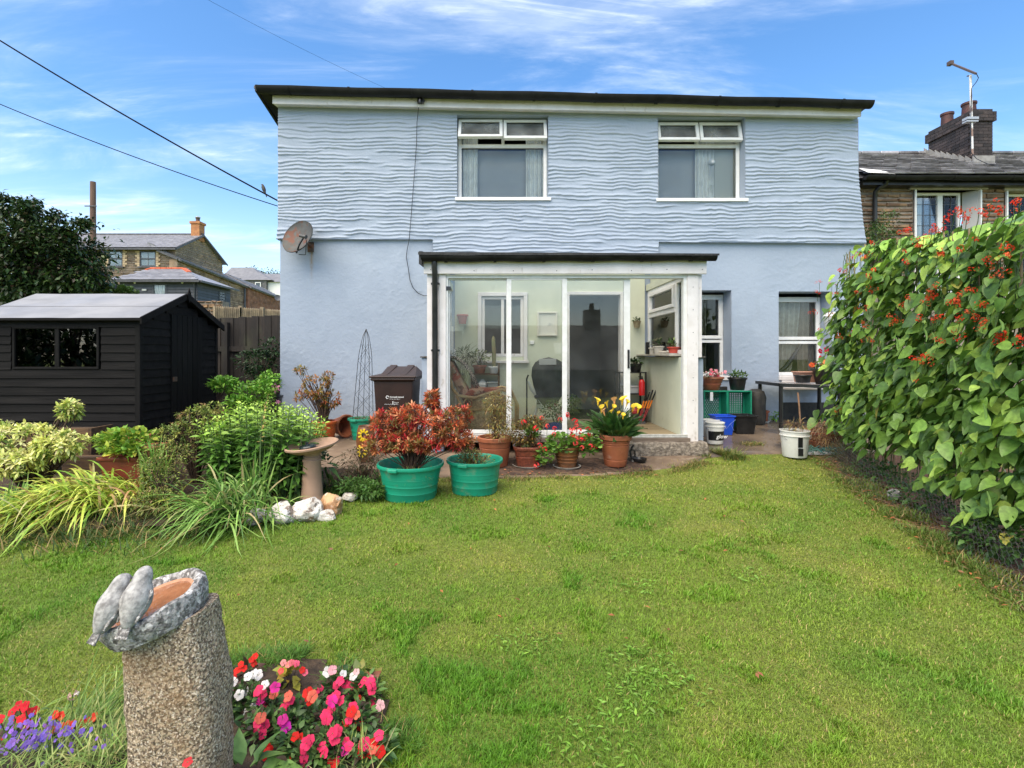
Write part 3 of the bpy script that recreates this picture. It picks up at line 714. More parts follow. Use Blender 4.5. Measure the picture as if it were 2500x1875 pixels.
upper_window(W1,8.43,.088,(R(24),R(19)),'upper window, the left one, both top sashes pushed open',[(-.62,-.33,4)],[(.47,.80,5)],5.325)
w2=upper_window(W2,8.43,3.285,(R(15),R(14)),'upper window, the right one, misted below its two open top sashes',[],[(3.30,3.62,5)],5.285)
b=MB();b.box(3.62,3.96,8.55,8.56,4.05,5.2);b.build('blind',mat('pale_blind',(.55,.54,.47),rough=.9),w2)
backm=mat('grey_pane_backing',(.46,.46,.46),(.42,.42,.42),2,.9)  # grey backing added so the upper panes read grey like reflected overcast sky
for w_,(x0,x1)in((None,(-.6,.78)),(None,(2.62,3.95))):
 b=MB();b.box(x0,x1,8.64,8.65,4.0,4.93);
 b.build('window_grey_backing',backm,house)
b=MB();b.lathe((3.56,8.52,4.66),[(.01,.10),(.05,.06),(.06,.03),(.05,0)],12)
for k in range(4):b.tube([(3.53+k*.02,8.52,4.64),(3.53+k*.02,8.52,4.42+.02*k)],.005,5)
b.tube([(3.56,8.52,4.64),(3.56,8.52,4.33)],.002,4);b.lathe((3.56,8.52,4.30),[(0.004,.04),(.02,.02),(.02,0.01),(.004,-.01)],10)
o=b.build('wind_chime',mat('white_metal',(.75,.75,.74),rough=.35),origin=(3.56,8.52,4.3));tag(o,'small white wind chime hanging inside the upper right window','wind chime')
def lower_window(op,label,zfr,trans_z,curt,sash_top):
 x0,x1,z0,z1=op;Yf=YW+.29
 w=window_frame('window',house,x0+.004,x1-.004,z0+.05,zfr,Yf,.05,.07,upvc,[('h',trans_z,.05)]);w['label']=label
 reveal(w,op,YW+.005,Yf+.01)
 b=MB();s0=x0+.03;s1=x1-.03;t_=.055
 for a in((s0,s1,trans_z+.04,trans_z+.04+t_),(s0,s1,zfr-.03-t_,zfr-.03)):b.box(a[0],a[1],Yf-.018,Yf+.03,a[2],a[3])
 for a in((s0,s0+t_),(s1-t_,s1)):b.box(a[0],a[1],Yf-.018,Yf+.03,trans_z+.04+t_,zfr-.03-t_)
 b.build('sash',upvc,w,.006)
 pane(w,s0+t_,s1-t_,trans_z+.04+t_,zfr-.03-t_,Yf+.01);pane(w,x0+.05,x1-.05,z0+.10,trans_z-.025,Yf+.03)
 b=MB();b.box(x0,x1,YW-.03,Yf+.005,z0-.02,z0+.048);b.build('sill',oldwhite,w,.006)
 for c in curt:curtain(w,c[0],c[1],z0+.05,z1-.05,Yf+.14,.03,c[2],c[3],c[4],.3)
 return w
cream=mat('cream_curtain',(.52,.50,.44),(.40,.38,.33),14,.9);tan=mat('tan_curtain',(.30,.245,.19),(.24,.195,.15),6,.9);dk=mat('dim_curtain',(.17,.165,.13),(.12,.12,.09),20,.9)
w3=lower_window(W3,'ground floor window beside the porch, partly hidden by its post',2.50,1.72,[(3.30,3.56,4,dk,0)],0)
w4=lower_window(W4,'ground floor window on the far right with a draped cream curtain',2.46,1.70,[(4.80,5.16,4,cream,.5),(5.12,5.40,3,tan,0)],0)
b=MB();b.tube([(4.70,8.67,1.17),(4.86,8.67,1.27),(4.98,8.67,1.42),(5.05,8.67,1.54),(5.2,8.67,1.74)],[.02,.035,.04,.03,.012],8);b.tube([(5.2,8.67,1.74),(5.26,8.67,1.79),(5.33,8.67,1.78)],.012,6)
tag(b.build('umbrella',blackpl,origin=(4.7,8.56,1.17)),'folded black umbrella leaning behind the glass of the right ground floor window','umbrella')
b=MB();b.box(4.62,5.44,YW-.07,YW+.01,.93,.965);b.box(4.60,5.46,YW-.035,YW+.01,.985,1.075);b.build('ledge',oldwhite,house,.006)
bit=mat('black_bitumen_paint',(.014,.013,.012),(.03,.027,.022),12,.6,bump=.5,bscale=30)
for q_ in((4.60,5.62,YW-.028,YW+.02,.30,.72),(2.7,3.72,YW-.028,YW+.02,.80,.98)):b=MB();b.box(*q_);b.build('plinth',bit,house,.01)
b=MB();pts=[P(1025,246,8.06),P(1022,262,8.14),P(1018,300,8.2),P(1017,350,8.22),P(1012,420,8.22),P(1006,500,8.22),P(999,585,8.22),P(994,610,8.27),P(992,628,8.27),P(996,650,8.27),P(1001,684,8.27),P(1008,702,8.27),P(1021,716,8.27),P(1035,722,8.27),P(1046,722,8.2)]
b.tube(pts,.0055,5);tag(b.build('wall_cable',blackpl,origin=pts[0]),'thin black cable drooping down the blue wall to the porch','cable')
b=MB();c=P(1026,246,8.04)
b.box(c.x-.05,c.x+.05,8.06,8.10,c.z-.02,c.z+.06);b.tube([c+Vector((-.06,0,.05)),c+Vector((0,-.06,.09)),c+Vector((.07,0,.0)),c+Vector((.03,-.02,-.06)),c+Vector((-.05,0,.0))],.010,6);b.lathe(c+Vector((0,-.03,-.03)),[(.02,-.03),(.03,0),(.02,.04)],10)
tag(b.build('cable_bracket',blackpl,origin=c),'small black cable bracket and insulator fixed on the white fascia','bracket')
dish=thing('satellite_dish','rusty grey satellite dish at the left corner of the blue house','satellite dish',P(727,578,8.0))
c=P(727,578,8.0);dirv=Vector((-.40,-1,.40)).normalized();Mq=dirv.to_track_quat('Z','Y').to_matrix()
rust=mat('rusty_dish',(.085,.085,.078),(.055,.055,.05),5,.6,stains=(((.13,.04,.018),6,.54,.64,.9,None),((.10,.04,.02),17,.56,.66,.8,None)),bump=.1,metal=.2)
b=MB();b.lathe(c,[(.003,-.045)]+[(.275*k/8,-.045+.055*(k/8)**2)for k in range(1,9)]+[(.282,.016),(.286,.004),(.28,-.004)]+[(.275*k/8,-.055+.055*(k/8)**2)for k in range(8,0,-1)],36,Mq)
b.build('reflector',rust,dish)
b=MB();lo_=c+Mq@Vector((.02,-.27,.0));tip=c+Vector((.17,-.30,-.14));wallp=Vector((-3.03,YW,3.24))
b.tube([c+Vector((0,.05,-.02)),wallp+Vector((0,-.12,.03)),wallp],.018,8);b.box(wallp.x-.05,wallp.x+.05,YW-.02,YW+.0,wallp.z-.08,wallp.z+.08)
b.build('wall_mount',mat('rust_metal',(.06,.045,.035),(.14,.06,.03),15,.7),dish)
b=MB();a0=c+Vector((.0,-.05,-.26));a1=c+Vector((.20,-.28,-.07));b.tube([a0,a0 .lerp(a1,.5)+Vector((0,-.03,.0)),a1],.013,8);b.build('feed_arm',blackpl,dish)
b=MB();b.tube([a1+Vector((-.07,.03,.03)),a1+Vector((.04,-.01,-.0))],[.024,.03],12);b.tube([a1+Vector((.02,0,.0)),a1+Vector((.03,.03,-.05)),a0+Vector((.12,.05,-.02)),a0+Vector((.02,.04,-.02))],.006,6);b.build('feed_horn',mat('dark_grey_plastic',(.05,.05,.05),rough=.4),dish)
YP=6.58
porch=thing('lean_to_porch','white timber lean-to porch with sliding glass doors, one slid open','porch',(.85,YP,.4))
pgreen=mat('pale_green_wall',(.60,.63,.49),(.54,.57,.44),2.5,.8,stains=(((.34,.35,.25),6,.63,.82,.4,None),((.10,.10,.07),30,.70,.78,.6,None)),bump=.1,bscale=20)
def bx(name,m,*a,bevel=.004,parent=porch,label=None):
 b=MB()
 for q in a:b.box(*q)
 return b.build(name,m,parent,bevel,label=label)
bx('post',oldwhite,(-.905,-.84,YP-.02,YP+.08,.35,2.55));bx('post',oldwhite,(-.752,-.662,YP-.03,YP+.08,.38,2.525))
bx('back_board',oldwhite,(-.84,-.752,YP+.01,YP+.05,.38,2.525))
bx('post',oldwhite,(2.43,2.567,YP-.03,YP+.08,.378,2.525));bx('post',oldwhite,(2.569,2.622,YP-.01,YP+.09,1.46,2.525))
fs_=bx('fascia',oldwhite,(-.94,2.66,YP-.075,YP-.035,2.522,2.715),bevel=.008)
for x_ in(-.85,-.3,.2,.75,1.2,1.7,2.15,2.6):
 b=MB();b.lathe((x_,YP-.076,2.56+.03*random.random()),[(.006,-.002),(.006,.003)],8,Matrix.Rotation(R(90),3,'X'));b.build('screw',blackpl,fs_)
for k in range(7):
 b=MB();b.lathe((2.50,YP-.031,.62+k*.29),[(.005,-.002),(.005,.003)],8,Matrix.Rotation(R(90),3,'X'));b.build('screw',blackpl,porch)
alu=mat('white_aluminium',(.80,.80,.78),(.72,.72,.69),12,.35)
b=MB();b.box(-.66,2.43,YP-.01,YP+.07,2.476,2.520);b.box(-.662,-.637,YP-.012,YP+.07,.45,2.476);b.box(2.384,2.43,YP-.012,YP+.07,.45,2.476);b.build('door_frame',alu,porch,.003)
bx('door_track',mat('grey_aluminium',(.45,.45,.44),(.6,.6,.58),20,.3,metal=.3),(-.66,2.43,YP-.035,YP+.075,.432,.452),(-.66,2.43,YP-.03,YP-.012,.452,.475),(-.66,2.43,YP+.02,YP+.028,.452,.47))
bx('threshold',mat('old_sill_wood',(.10,.075,.055),(.18,.14,.11),14,.7,stretch=(.3,1,1),bump=.4),(-.7,2.46,YP-.05,YP+.05,.375,.431))
def panel(x0,x1,yo,label,sl,sr,handle=False):
 b=MB();z0,z1=.475,2.474;y0,y1=YP+yo,YP+yo+.03
 b.box(x0,x0+sl,y0,y1,z0,z1);b.box(x1-sr,x1,y0,y1,z0,z1);b.box(x0+sl,x1-sr,y0,y1,z1-.018,z1);b.box(x0+sl,x1-sr,y0,y1,z0,z0+.05)
 p=b.build('door_panel',alu,porch,.003);p['label']=label
 b=MB();b.box(x0+sl,x1-sr,y0+.012,y0+.018,z0+.05,z1-.018);b.build('pane',GLASSP,p)
 if handle:
  b=MB();b.box(x1-sr+.045,x1-.012,y0-.02,y0,1.32,1.56);b.box(x1-sr+.052,x1-.02,y0-.04,y0-.018,1.36,1.52);b.build('handle',blackpl,p,.004)
panel(-.637,.176,.032,'leftmost glass door panel',.02,.065);panel(.116,.892,-.004,'second glass door panel from the left',.06,.062)
panel(.832,1.712,.032,'third glass door panel, with the black handle',.04,.082,True)
b=MB();b.box(-.66,-.60,YP-.02,YP-.012,2.32,2.37);b.build('latch',blackpl,porch)
for x0,x1,sg in((-.985,-.70,-1),(2.386,2.665,1)):
 xs_=(x0,x1)
 b=MB()
 k=12;V=[];
 for j in range(k+1):
  z_=(.34 if sg>0 else .2)+(1.455-(.34 if sg>0 else .2))*j/k;wv=.012*(vnoise(z_*4,x0)-.5)
  V+=[(x0+(wv if sg<0 else 0),YP+.05+wv,z_),(x1+(wv if sg>0 else 0),YP+.05+wv,z_),(x1+(wv if sg>0 else 0),YW,z_),(x0+(wv if sg<0 else 0),YW,z_)]
 fs=[(j*4+i,j*4+(i+1)%4,(j+1)*4+(i+1)%4,(j+1)*4+i)for j in range(k)for i in range(4)]+[(k*4,k*4+1,k*4+2,k*4+3)]
 b.add(V,fs);b.build('dwarf_wall',blue,porch,.008)
 bx('coping',mat('dark_felt',(.05,.045,.04),(.12,.11,.10),20,.8),((x0-.015,x1+.012,YP+.02,YW,1.456,1.474)if sg<0 else(2.56,x1+.012,YP+.02,YW,1.456,1.474)),bevel=.003)
bx('inner_wall',pgreen,(2.374,2.384,YP+.08,YW-.03,.40,1.462));bx('inner_wall',pgreen,(-.698,-.688,YP+.08,YW-.03,.40,1.462))
bx('window_board',mat('stone_sill',(.42,.40,.34),(.30,.28,.23),9,.5),(2.24,2.56,YP+.11,YW-.03,1.474,1.50),bevel=.006)
def side_window(Xc,sgn):
 b=MB()
 for y0,y1 in((YP+.09,YP+.16),(6.93,7.0),(8.2,8.27)):b.box(Xc-.03,Xc+.04,y0,y1,1.50,2.52)
 for z0,z1 in((1.50,1.56),(2.46,2.52)):b.box(Xc-.029,Xc+.039,YP+.16,6.93,z0,z1);b.box(Xc-.029,Xc+.039,7.0,8.2,z0,z1)
 b.box(Xc-.028,Xc+.038,7.0,8.2,2.08,2.15)
 w=b.build('side_window',upvc,porch,.004)
 b=MB()
 for y0,y1,z0,z1 in((7.02,8.18,2.15,2.20),(7.02,8.18,2.41,2.46),(7.02,7.07,2.20,2.41),(8.13,8.18,2.20,2.41)):b.box(Xc-.05,Xc+.02,y0,y1,z0,z1)
 b.build('sash',upvc,w,.005)
 b=MB();b.box(Xc,Xc+.005,7.0,8.2,1.56,2.08);b.box(Xc,Xc+.005,7.07,8.13,2.20,2.41);b.box(Xc,Xc+.005,YP+.16,6.93,1.56,2.46);b.build('pane',GLASS,w)
side_window(2.45,1);side_window(-.78,-1)
for x0,x1 in((2.40,2.60),(-.88,-.72)):bx('wall_plate',pgreen,(x0,x1,YP+.08,YW-.02,2.52,2.62));
for xa in(2.50,-.80):
 b=MB();b.add([(xa-.03,YP+.06,2.62),(xa-.03,YW-.02,2.62),(xa-.03,YW-.02,3.0),(xa+.03,YP+.06,2.62),(xa+.03,YW-.02,2.62),(xa+.03,YW-.02,3.0)],[(0,1,2),(5,4,3),(0,3,4,1),(1,4,5,2),(2,5,3,0)]);b.build('cheek',pgreen,porch)
wallgrid('inner_back_wall',-.69,2.38,.36,3.02,.08,[BW,BD],lambda x,z:.004*(fbm(x*4,z*4,3.)-.5),YW-.028,pgreen,porch)
bw=window_frame('back_window',porch,BW[0],BW[1],BW[2],BW[3],YW-.02,.05,.06,oldwhite,[('v',.08,.05)]);pane(bw,BW[0]+.05,BW[1]-.05,BW[2]+.05,BW[3]-.05,YW+.01)
b=MB();b.box(BW[0]-.06,BW[1]+.06,YW-.06,YW-.032,BW[3],BW[3]+.06);b.box(BW[0]-.06,BW[0],YW-.06,YW-.032,BW[2]-.06,BW[3]);b.box(BW[1],BW[1]+.06,YW-.06,YW-.032,BW[2]-.06,BW[3]);b.box(BW[0]-.08,BW[1]+.08,YW-.1,YW-.032,BW[2]-.10,BW[2]-.06);b.build('architrave',oldwhite,bw,.004)
dfm=bx('doorway',oldwhite,(BD[0]-.05,BD[0],YW-.06,YW+.1,.44,BD[3]+.05),(BD[1],BD[1]+.05,YW-.06,YW+.1,.44,BD[3]+.05),(BD[0],BD[1],YW-.06,YW+.1,BD[3],BD[3]+.05))
plankm=mat('floor_board',(.30,.24,.15),(.22,.17,.10),7,.5,stretch=(.25,3,1),rnd=.25,bump=.15,stains=(((.10,.05,.03),9,.62,.75,.6,(.3,3,1)),))
bx('floor_base',plankm,(-.69,2.38,YP+.076,YW-.03,.36,.425),bevel=0)
for k in range(13):
 y0=YP+.08+k*.127;bx('floor_plank',plankm,(-.686,2.372,y0+.003,y0+.122,.427,.446+.002*random.random()),bevel=.003)
rfm=mat('translucent_roof_sheet',(.62,.64,.60),(.5,.52,.46),3,.5,alpha=.15,trans=.5)
def rzp(y):return 2.745+(y-6.40)*(3.07-2.745)/(YW-6.4)
b=MB();k=124;V=[]
for j in range(k+1):
 x_=-.97+3.72*j/k;w_=.010*math.sin(j*2*math.pi/4)
 V+=[(x_,6.40,rzp(6.40)+w_),(x_,YW-.02,rzp(YW)+w_)]
b.add(V,[(2*j,2*j+2,2*j+3,2*j+1)for j in range(k)],None,True);b.build('roof_sheet',rfm,porch,fixn=False,auto=False)
for k in range(6):
 x_=-.74+k*.62;b=MB();b.beam((x_,6.52,rzp(6.52)-.055),(x_,YW-.03,rzp(YW-.03)-.055),.045,.07);b.build('rafter',oldwhite,porch)
bx('flashing',mat('black_felt',(.012,.012,.012),(.03,.03,.03),20,.6,bump=.4),(-.98,2.60,YW-.12,YW-.045,3.045,3.10));
b=MB();b.add([(-.99,6.37,2.775),(2.76,6.37,2.755),(2.76,6.62,2.80),(-.99,6.62,2.81),(-.99,6.37,2.74),(2.76,6.37,2.73),(2.76,6.62,2.775),(-.99,6.62,2.785)],[(0,1,2,3),(7,6,5,4),(0,4,5,1),(2,6,7,3),(0,3,7,4),(1,5,6,2)]);b.build('eaves_felt',MATS['black_felt'],porch)
gutter('gutter',(-.96,6.45,2.735),(2.745,6.45,2.75),.072,gutterm,porch,6)
b=MB();b.add([(-.985,6.40,2.79),(-.985,6.9,2.87),(-.985,6.9,2.66),(-.985,6.40,2.63),(-.95,6.40,2.79),(-.95,6.9,2.87),(-.95,6.9,2.66),(-.95,6.40,2.63)],[(0,1,2,3),(4,7,6,5),(0,3,7,4),(3,2,6,7),(1,5,6,2),(0,4,5,1)]);b.build('verge_board',MATS['black_felt'],porch)
b=MB();b.tube([(-.80,6.47,2.68),(-.80,6.47,2.60),(-.798,6.50,2.52),(-.795,6.51,1.6),(-.79,6.52,.32)],.036,12);dp=b.build('downpipe',blackpl,porch)
for z_ in(1.55,2.4):
 b=MB();b.lathe((-.796,6.51,z_),[(.041,-.015),(.041,.015)],12);b.box(-.85,-.74,6.52,6.55,z_-.012,z_+.012);b.build('pipe_clip',blackpl,dp)
shedw=mat('black_stained_board',(.004,.0037,.0037),(.009,.0083,.008),5,.75,spec=.18,stretch=(.35,3,3),rnd=.35,bump=.3,bscale=20,bstretch=(.3,4,4),stains=(((.022,.020,.018),3,.58,.8,.6,(.4,3,3)),))
shedv=mat('black_stained_upright',(.003,.003,.003),(.007,.0067,.0064),9,.75,spec=.18,stretch=(3,3,.3),rnd=.35,bump=.3,bscale=20,bstretch=(4,4,.3))
shed=thing('garden_shed','black weatherboarded garden shed with grey felt roof, left of the blue house','shed',(-5.1,6.9,.3))
SX0,SX1,SY0,SY1,SB,SE,SA=-6.1,-4.20,6.0,7.62,.32,1.93,2.27
SYM=(SY0+SY1)/2
boards=[]
z_=SB;k=0
WX0,WX1,WZ0,WZ1=X(33,6.0),X(244,6.0),1.325,1.828
while z_<SE-.02:
 h_=.100
 segs=[(SX0,SX1)]
 if z_+h_>WZ0+.02 and z_<WZ1-.01:segs=[(SX0,WX0-.02),(WX1+.02,SX1)]
 for a,c_ in segs:
  if c_-a<.02:continue
  b=MB();zt=min(z_+h_+.006,SE);jz=random.uniform(-.004,.004)
  b.add([(a,SY0-.018+jz,z_+jz),(c_,SY0-.018-jz,z_-jz),(c_,SY0-.004,zt),(a,SY0-.004,zt),(a,SY0+.01,z_),(c_,SY0+.01,z_),(c_,SY0+.01,zt),(a,SY0+.01,zt)],[(0,1,2,3),(0,4,5,1),(1,5,6,2),(3,2,6,7),(0,3,7,4),(4,7,6,5)])
  b.build('board',shedw,shed,.002)
 z_+=h_
DY0,DY1=6.55,7.22
z_=SB
while z_<SA-.05:
 h_=.100
 zt=z_+h_+.006
 def hw(z):
  return(SYM-SY0)if z<=SE else max(.02,(SYM-SY0)*(SA-z)/(SA-SE))
 segs=[(SYM-hw(zt),SYM+hw(zt))]
 if z_<2.0-.02:segs=[(segs[0][0],DY0),(DY1,segs[0][1])]
 for a,c_ in segs:
  if c_-a<.03:continue
  b=MB();xx=SX1
  b.add([(xx+.018,a,z_),(xx+.018,c_,z_),(xx+.004,c_,zt),(xx+.004,a,zt),(xx-.01,a,z_),(xx-.01,c_,z_),(xx-.01,c_,zt),(xx-.01,a,zt)],[(0,1,2,3),(0,4,5,1),(1,5,6,2),(3,2,6,7),(0,3,7,4),(4,7,6,5)])
  b.build('board',shedw,shed,.002)
 z_+=h_
b=MB();b.box(SX1-.035,SX1+.024,SY0-.024,SY0+.03,SB,SE);b.box(SX1-.035,SX1+.024,SY1-.03,SY1+.024,SB,SE);b.build('corner_post',shedv,shed,.003)
b=MB();b.box(SX0+.02,SX1-.02,SY0+.02,SY1,SB,SE);b=MB()
b.box(SX0,SX0+.02,SY0+.02,SY1,SB,SE);b.box(SX0+.02,SX1-.02,SY1-.02,SY1,SB,SE);b.box(SX0,SX1,SY0,SY1,SB-.1,SB);b.build('back_walls',shedw,shed)
door=MB();door.box(SX1-.01,SX1+.012,DY0,DY1,SB+.02,2.02);do=door.build('door',shedv,shed)
for k in range(6):
 y0=DY0+.005+k*(DY1-DY0)/6;b=MB();b.box(SX1+.012,SX1+.028,y0+.003,y0+(DY1-DY0)/6-.006,SB+.03,2.01);b.build('plank',shedv,do,.002)
b=MB();b.box(SX1+.03,SX1+.04,DY0+.02,DY0+.10,1.15,1.21);b.build('hasp',MATS['rust_metal'],do)
wn_=window_frame('window',shed,WX0,WX1,WZ0,WZ1,SY0-.02,.028,.05,shedv,[('v',X(141,6.0),.05)]);
shglass=glassmat('shed_glass',2.0,(.45,.46,.44),.0,.08)
pane(wn_,WX0+.028,X(141,6.0)-.025,WZ0+.028,WZ1-.028,SY0-.0,shglass);pane(wn_,X(141,6.0)+.025,WX1-.028,WZ0+.028,WZ1-.028,SY0-.0,shglass)
b=MB();b.tube([(-5.9,6.2,.4),(-5.7,6.3,1.9)],.02);b.box(-5.6,-5.3,6.3,6.5,.4,1.5);b.box(-5.2,-4.9,6.4,6.7,.4,1.6);b.tube([(-5.1,6.15,.4),(-5.05,6.2,1.75)],.015);b.tube([(-5.35,6.15,.4),(-5.4,6.2,1.7)],.015)
tag(b.build('stored_tools',mat('stored_things',(.22,.18,.12),(.10,.09,.08),5,.8),origin=(-5.4,6.4,.4)),'stored tool handles and boxes dimly seen through the shed window','tools')
felt=mat('grey_roofing_felt',(.27,.275,.29),(.21,.215,.23),2,.5,rough2=.75,bump=.35,bscale=160,bdist=.003,stains=(((.14,.145,.15),2.5,.55,.75,.5,(.5,2,2)),))
RX0,RX1=-6.14,-4.13;ov=.09;sl_=(SA-SE)/(SYM-SY0)
for sgn,nm in((-1,'a'),(1,'b')):
 ye=SYM+sgn*(SYM-SY0+ov);ze=SE-sl_*ov
 for j,(f0,f1)in enumerate(((0,.56),(.53,1))):
  b=MB();up_=.03+(.004 if j==0 else 0)
  n=24;V=[]
  for i in range(n+1):
   x_=RX0+(RX1-RX0)*i/n
   for f in(f0,f1):
    V.append((x_,SYM+(ye-SYM)*f,SA+(ze-SA)*f+up_+.006*(vnoise(x_*5,f*7+sgn)-.5)))
  b.add(V,[(2*i,2*i+2,2*i+3,2*i+1)for i in range(n)],None,True)
  b.build('felt_strip',felt,shed,fixn=False,auto=False)
 b=MB();b.add([(RX0,SYM,SA),(RX1,SYM,SA),(RX1,ye,ze),(RX0,ye,ze),(RX0,SYM,SA+.024),(RX1,SYM,SA+.024),(RX1,ye,ze+.024),(RX0,ye,ze+.024)],[(0,1,2,3),(7,6,5,4),(2,3,7,6),(0,3,7,4),(1,2,6,5)]);b.build('roof_deck',shedw,shed)
 b=MB();b.add([(RX1-.002,SYM,SA+.045),(RX1-.002,ye,ze+.04),(RX1-.002,ye,ze-.045),(RX1-.002,SYM,SA-.04),(RX1+.02,SYM,SA+.045),(RX1+.02,ye,ze+.04),(RX1+.02,ye,ze-.045),(RX1+.02,SYM,SA-.04)],[(0,1,2,3),(7,6,5,4),(0,4,5,1),(1,5,6,2),(2,6,7,3),(3,7,4,0)]);b.build('bargeboard',shedw,shed,.003)
b=MB();b.add([(RX1+.022,SYM-.04,SA+.02),(RX1+.022,SYM,SA+.11),(RX1+.022,SYM+.04,SA+.02),(RX1+.022,SYM,SA-.09),(RX1+.034,SYM-.04,SA+.02),(RX1+.034,SYM,SA+.11),(RX1+.034,SYM+.04,SA+.02),(RX1+.034,SYM,SA-.09)],[(0,1,2,3),(7,6,5,4),(0,4,5,1),(1,5,6,2),(2,6,7,3),(3,7,4,0)]);b.build('finial',shedw,shed)
oldwood=mat('old_brown_wood',(.13,.075,.035),(.06,.035,.02),9,.8,stretch=(.3,2,3),bump=.5,rnd=.2)
tr=thing('wooden_planter','brown wooden planter box standing against the black shed','planter',(-4.9,5.8,.35))
x0,x1=X(88,5.8),X(248,5.8)
for k in range(2):b=MB();b.box(x0,x1,5.62,5.65,.36+k*.17,.52+k*.17);b.build('board',oldwood,tr,.004)
for xx in(x0-.024,x1+.002):
 for k in range(2):b=MB();b.box(xx,xx+.024,5.62,5.94,.36+k*.17,.52+k*.17);b.build('board',oldwood,tr,.004)
b=MB();b.box(x0+.01,x1-.01,5.65,5.93,.36,.66);b.build('soil_fill',soil,tr)
for i,(xa,xb,y_,lab)in enumerate(((X(150,5.5),X(330,5.5),5.5,'weathered brown sleeper lying in front of the wooden planter'),(X(190,5.2),X(420,5.2),5.22,'grey sleeper edging behind the lime green potted plant'))):
 b=MB();zz0=(.40,.25)[i];b.box(xa,xb,y_,y_+.1,zz0-.25,zz0);tag(b.build('sleeper',oldwood if i==0 else mat('grey_wood',(.22,.19,.15),(.13,.11,.09),8,.85,stretch=(.3,2,3),bump=.5),origin=((xa+xb)/2,y_,zz0-.25),bevel=.01),lab,'sleeper')
fencem=mat('dark_fence_board',(.012,.009,.007),(.028,.021,.016),6,.8,stretch=(2,2,.3),rnd=.35,bump=.4,stains=(((.055,.06,.03),2.5,.5,.75,.6,(1,1,.6)),))
fen=thing('board_fence','dark weathered vertical board fence between the shed and the blue house','fence',(-4.1,8.9,.3))
x_=-5.6;k=0
while x_<-3.3:
 w_=.118;top=2.12+.02*random.random()+.10*(x_+5.6)/2.3-.03
 b=MB();yo=8.9+(.018 if k%2 else 0)+random.uniform(-.004,.004);b.box(x_,x_+w_,yo,yo+.016,.2,top);b.build('board',fencem,fen,.002);x_+=w_-.008;k+=1
b=MB();b.box(-5.6,-3.3,8.86,8.9,1.55,1.64);b.box(-5.6,-3.3,8.86,8.9,.8,.88);b.build('rail',fencem,fen);b=MB();b.box(-4.75,-4.65,8.80,8.9,.2,2.05);b.build('post',fencem,fen)
b=MB();b.tube([P(509,783,7.7),P(510,860,7.8),P(508,925,7.8)],.009,5);tag(b.build('hanging_rope',mat('grey_rope',(.25,.24,.23),rough=.8),origin=P(509,925,7.8)),'thin grey rope hanging down beside the back corner of the shed','rope')
pick=mat('picket_wood',(.36,.28,.18),(.24,.19,.13),5,.8,rnd=.25,stains=(((.12,.09,.06),3,.55,.75,.6,None),))
pf=thing('picket_fence','pale wooden picket fence on the bank behind the dark board fence','fence',(-6.8,14.4,2.6))
n=40
for i in range(n):
 f=i/(n-1);y_=13.6+1.8*f;x_=X(520,13.6)+(X(700,15.4)-X(520,13.6))*f
 zt=Z(746+3*f+8*f,y_);zb_=Z(779+8*f,y_);b=MB();b.box(x_,x_+.055,y_,y_+.018,zb_,zt-.04);b.add([(x_,y_,zt-.04),(x_+.055,y_,zt-.04),(x_+.0275,y_,zt),(x_,y_+.018,zt-.04),(x_+.055,y_+.018,zt-.04),(x_+.0275,y_+.018,zt)],[(0,1,2),(5,4,3),(0,3,4,1),(1,4,5,2),(2,5,3,0)]);b.build('picket',pick,pf)
b=MB()
for a,c_ in((752,763),(771,785)):b.beam(P(520,a,13.64),P(700,c_+2,15.44),.03,.07)
b.build('rail',pick,pf)
b=MB()
for px_,py_,Y_ in((587,752,14.3),(640,755,14.8)):p=P(px_,py_,Y_-.06);b.box(p.x-.05,p.x+.05,p.y-.04,p.y+.05,p.z-.5,p.z+.06)
b.build('post',pick,pf)
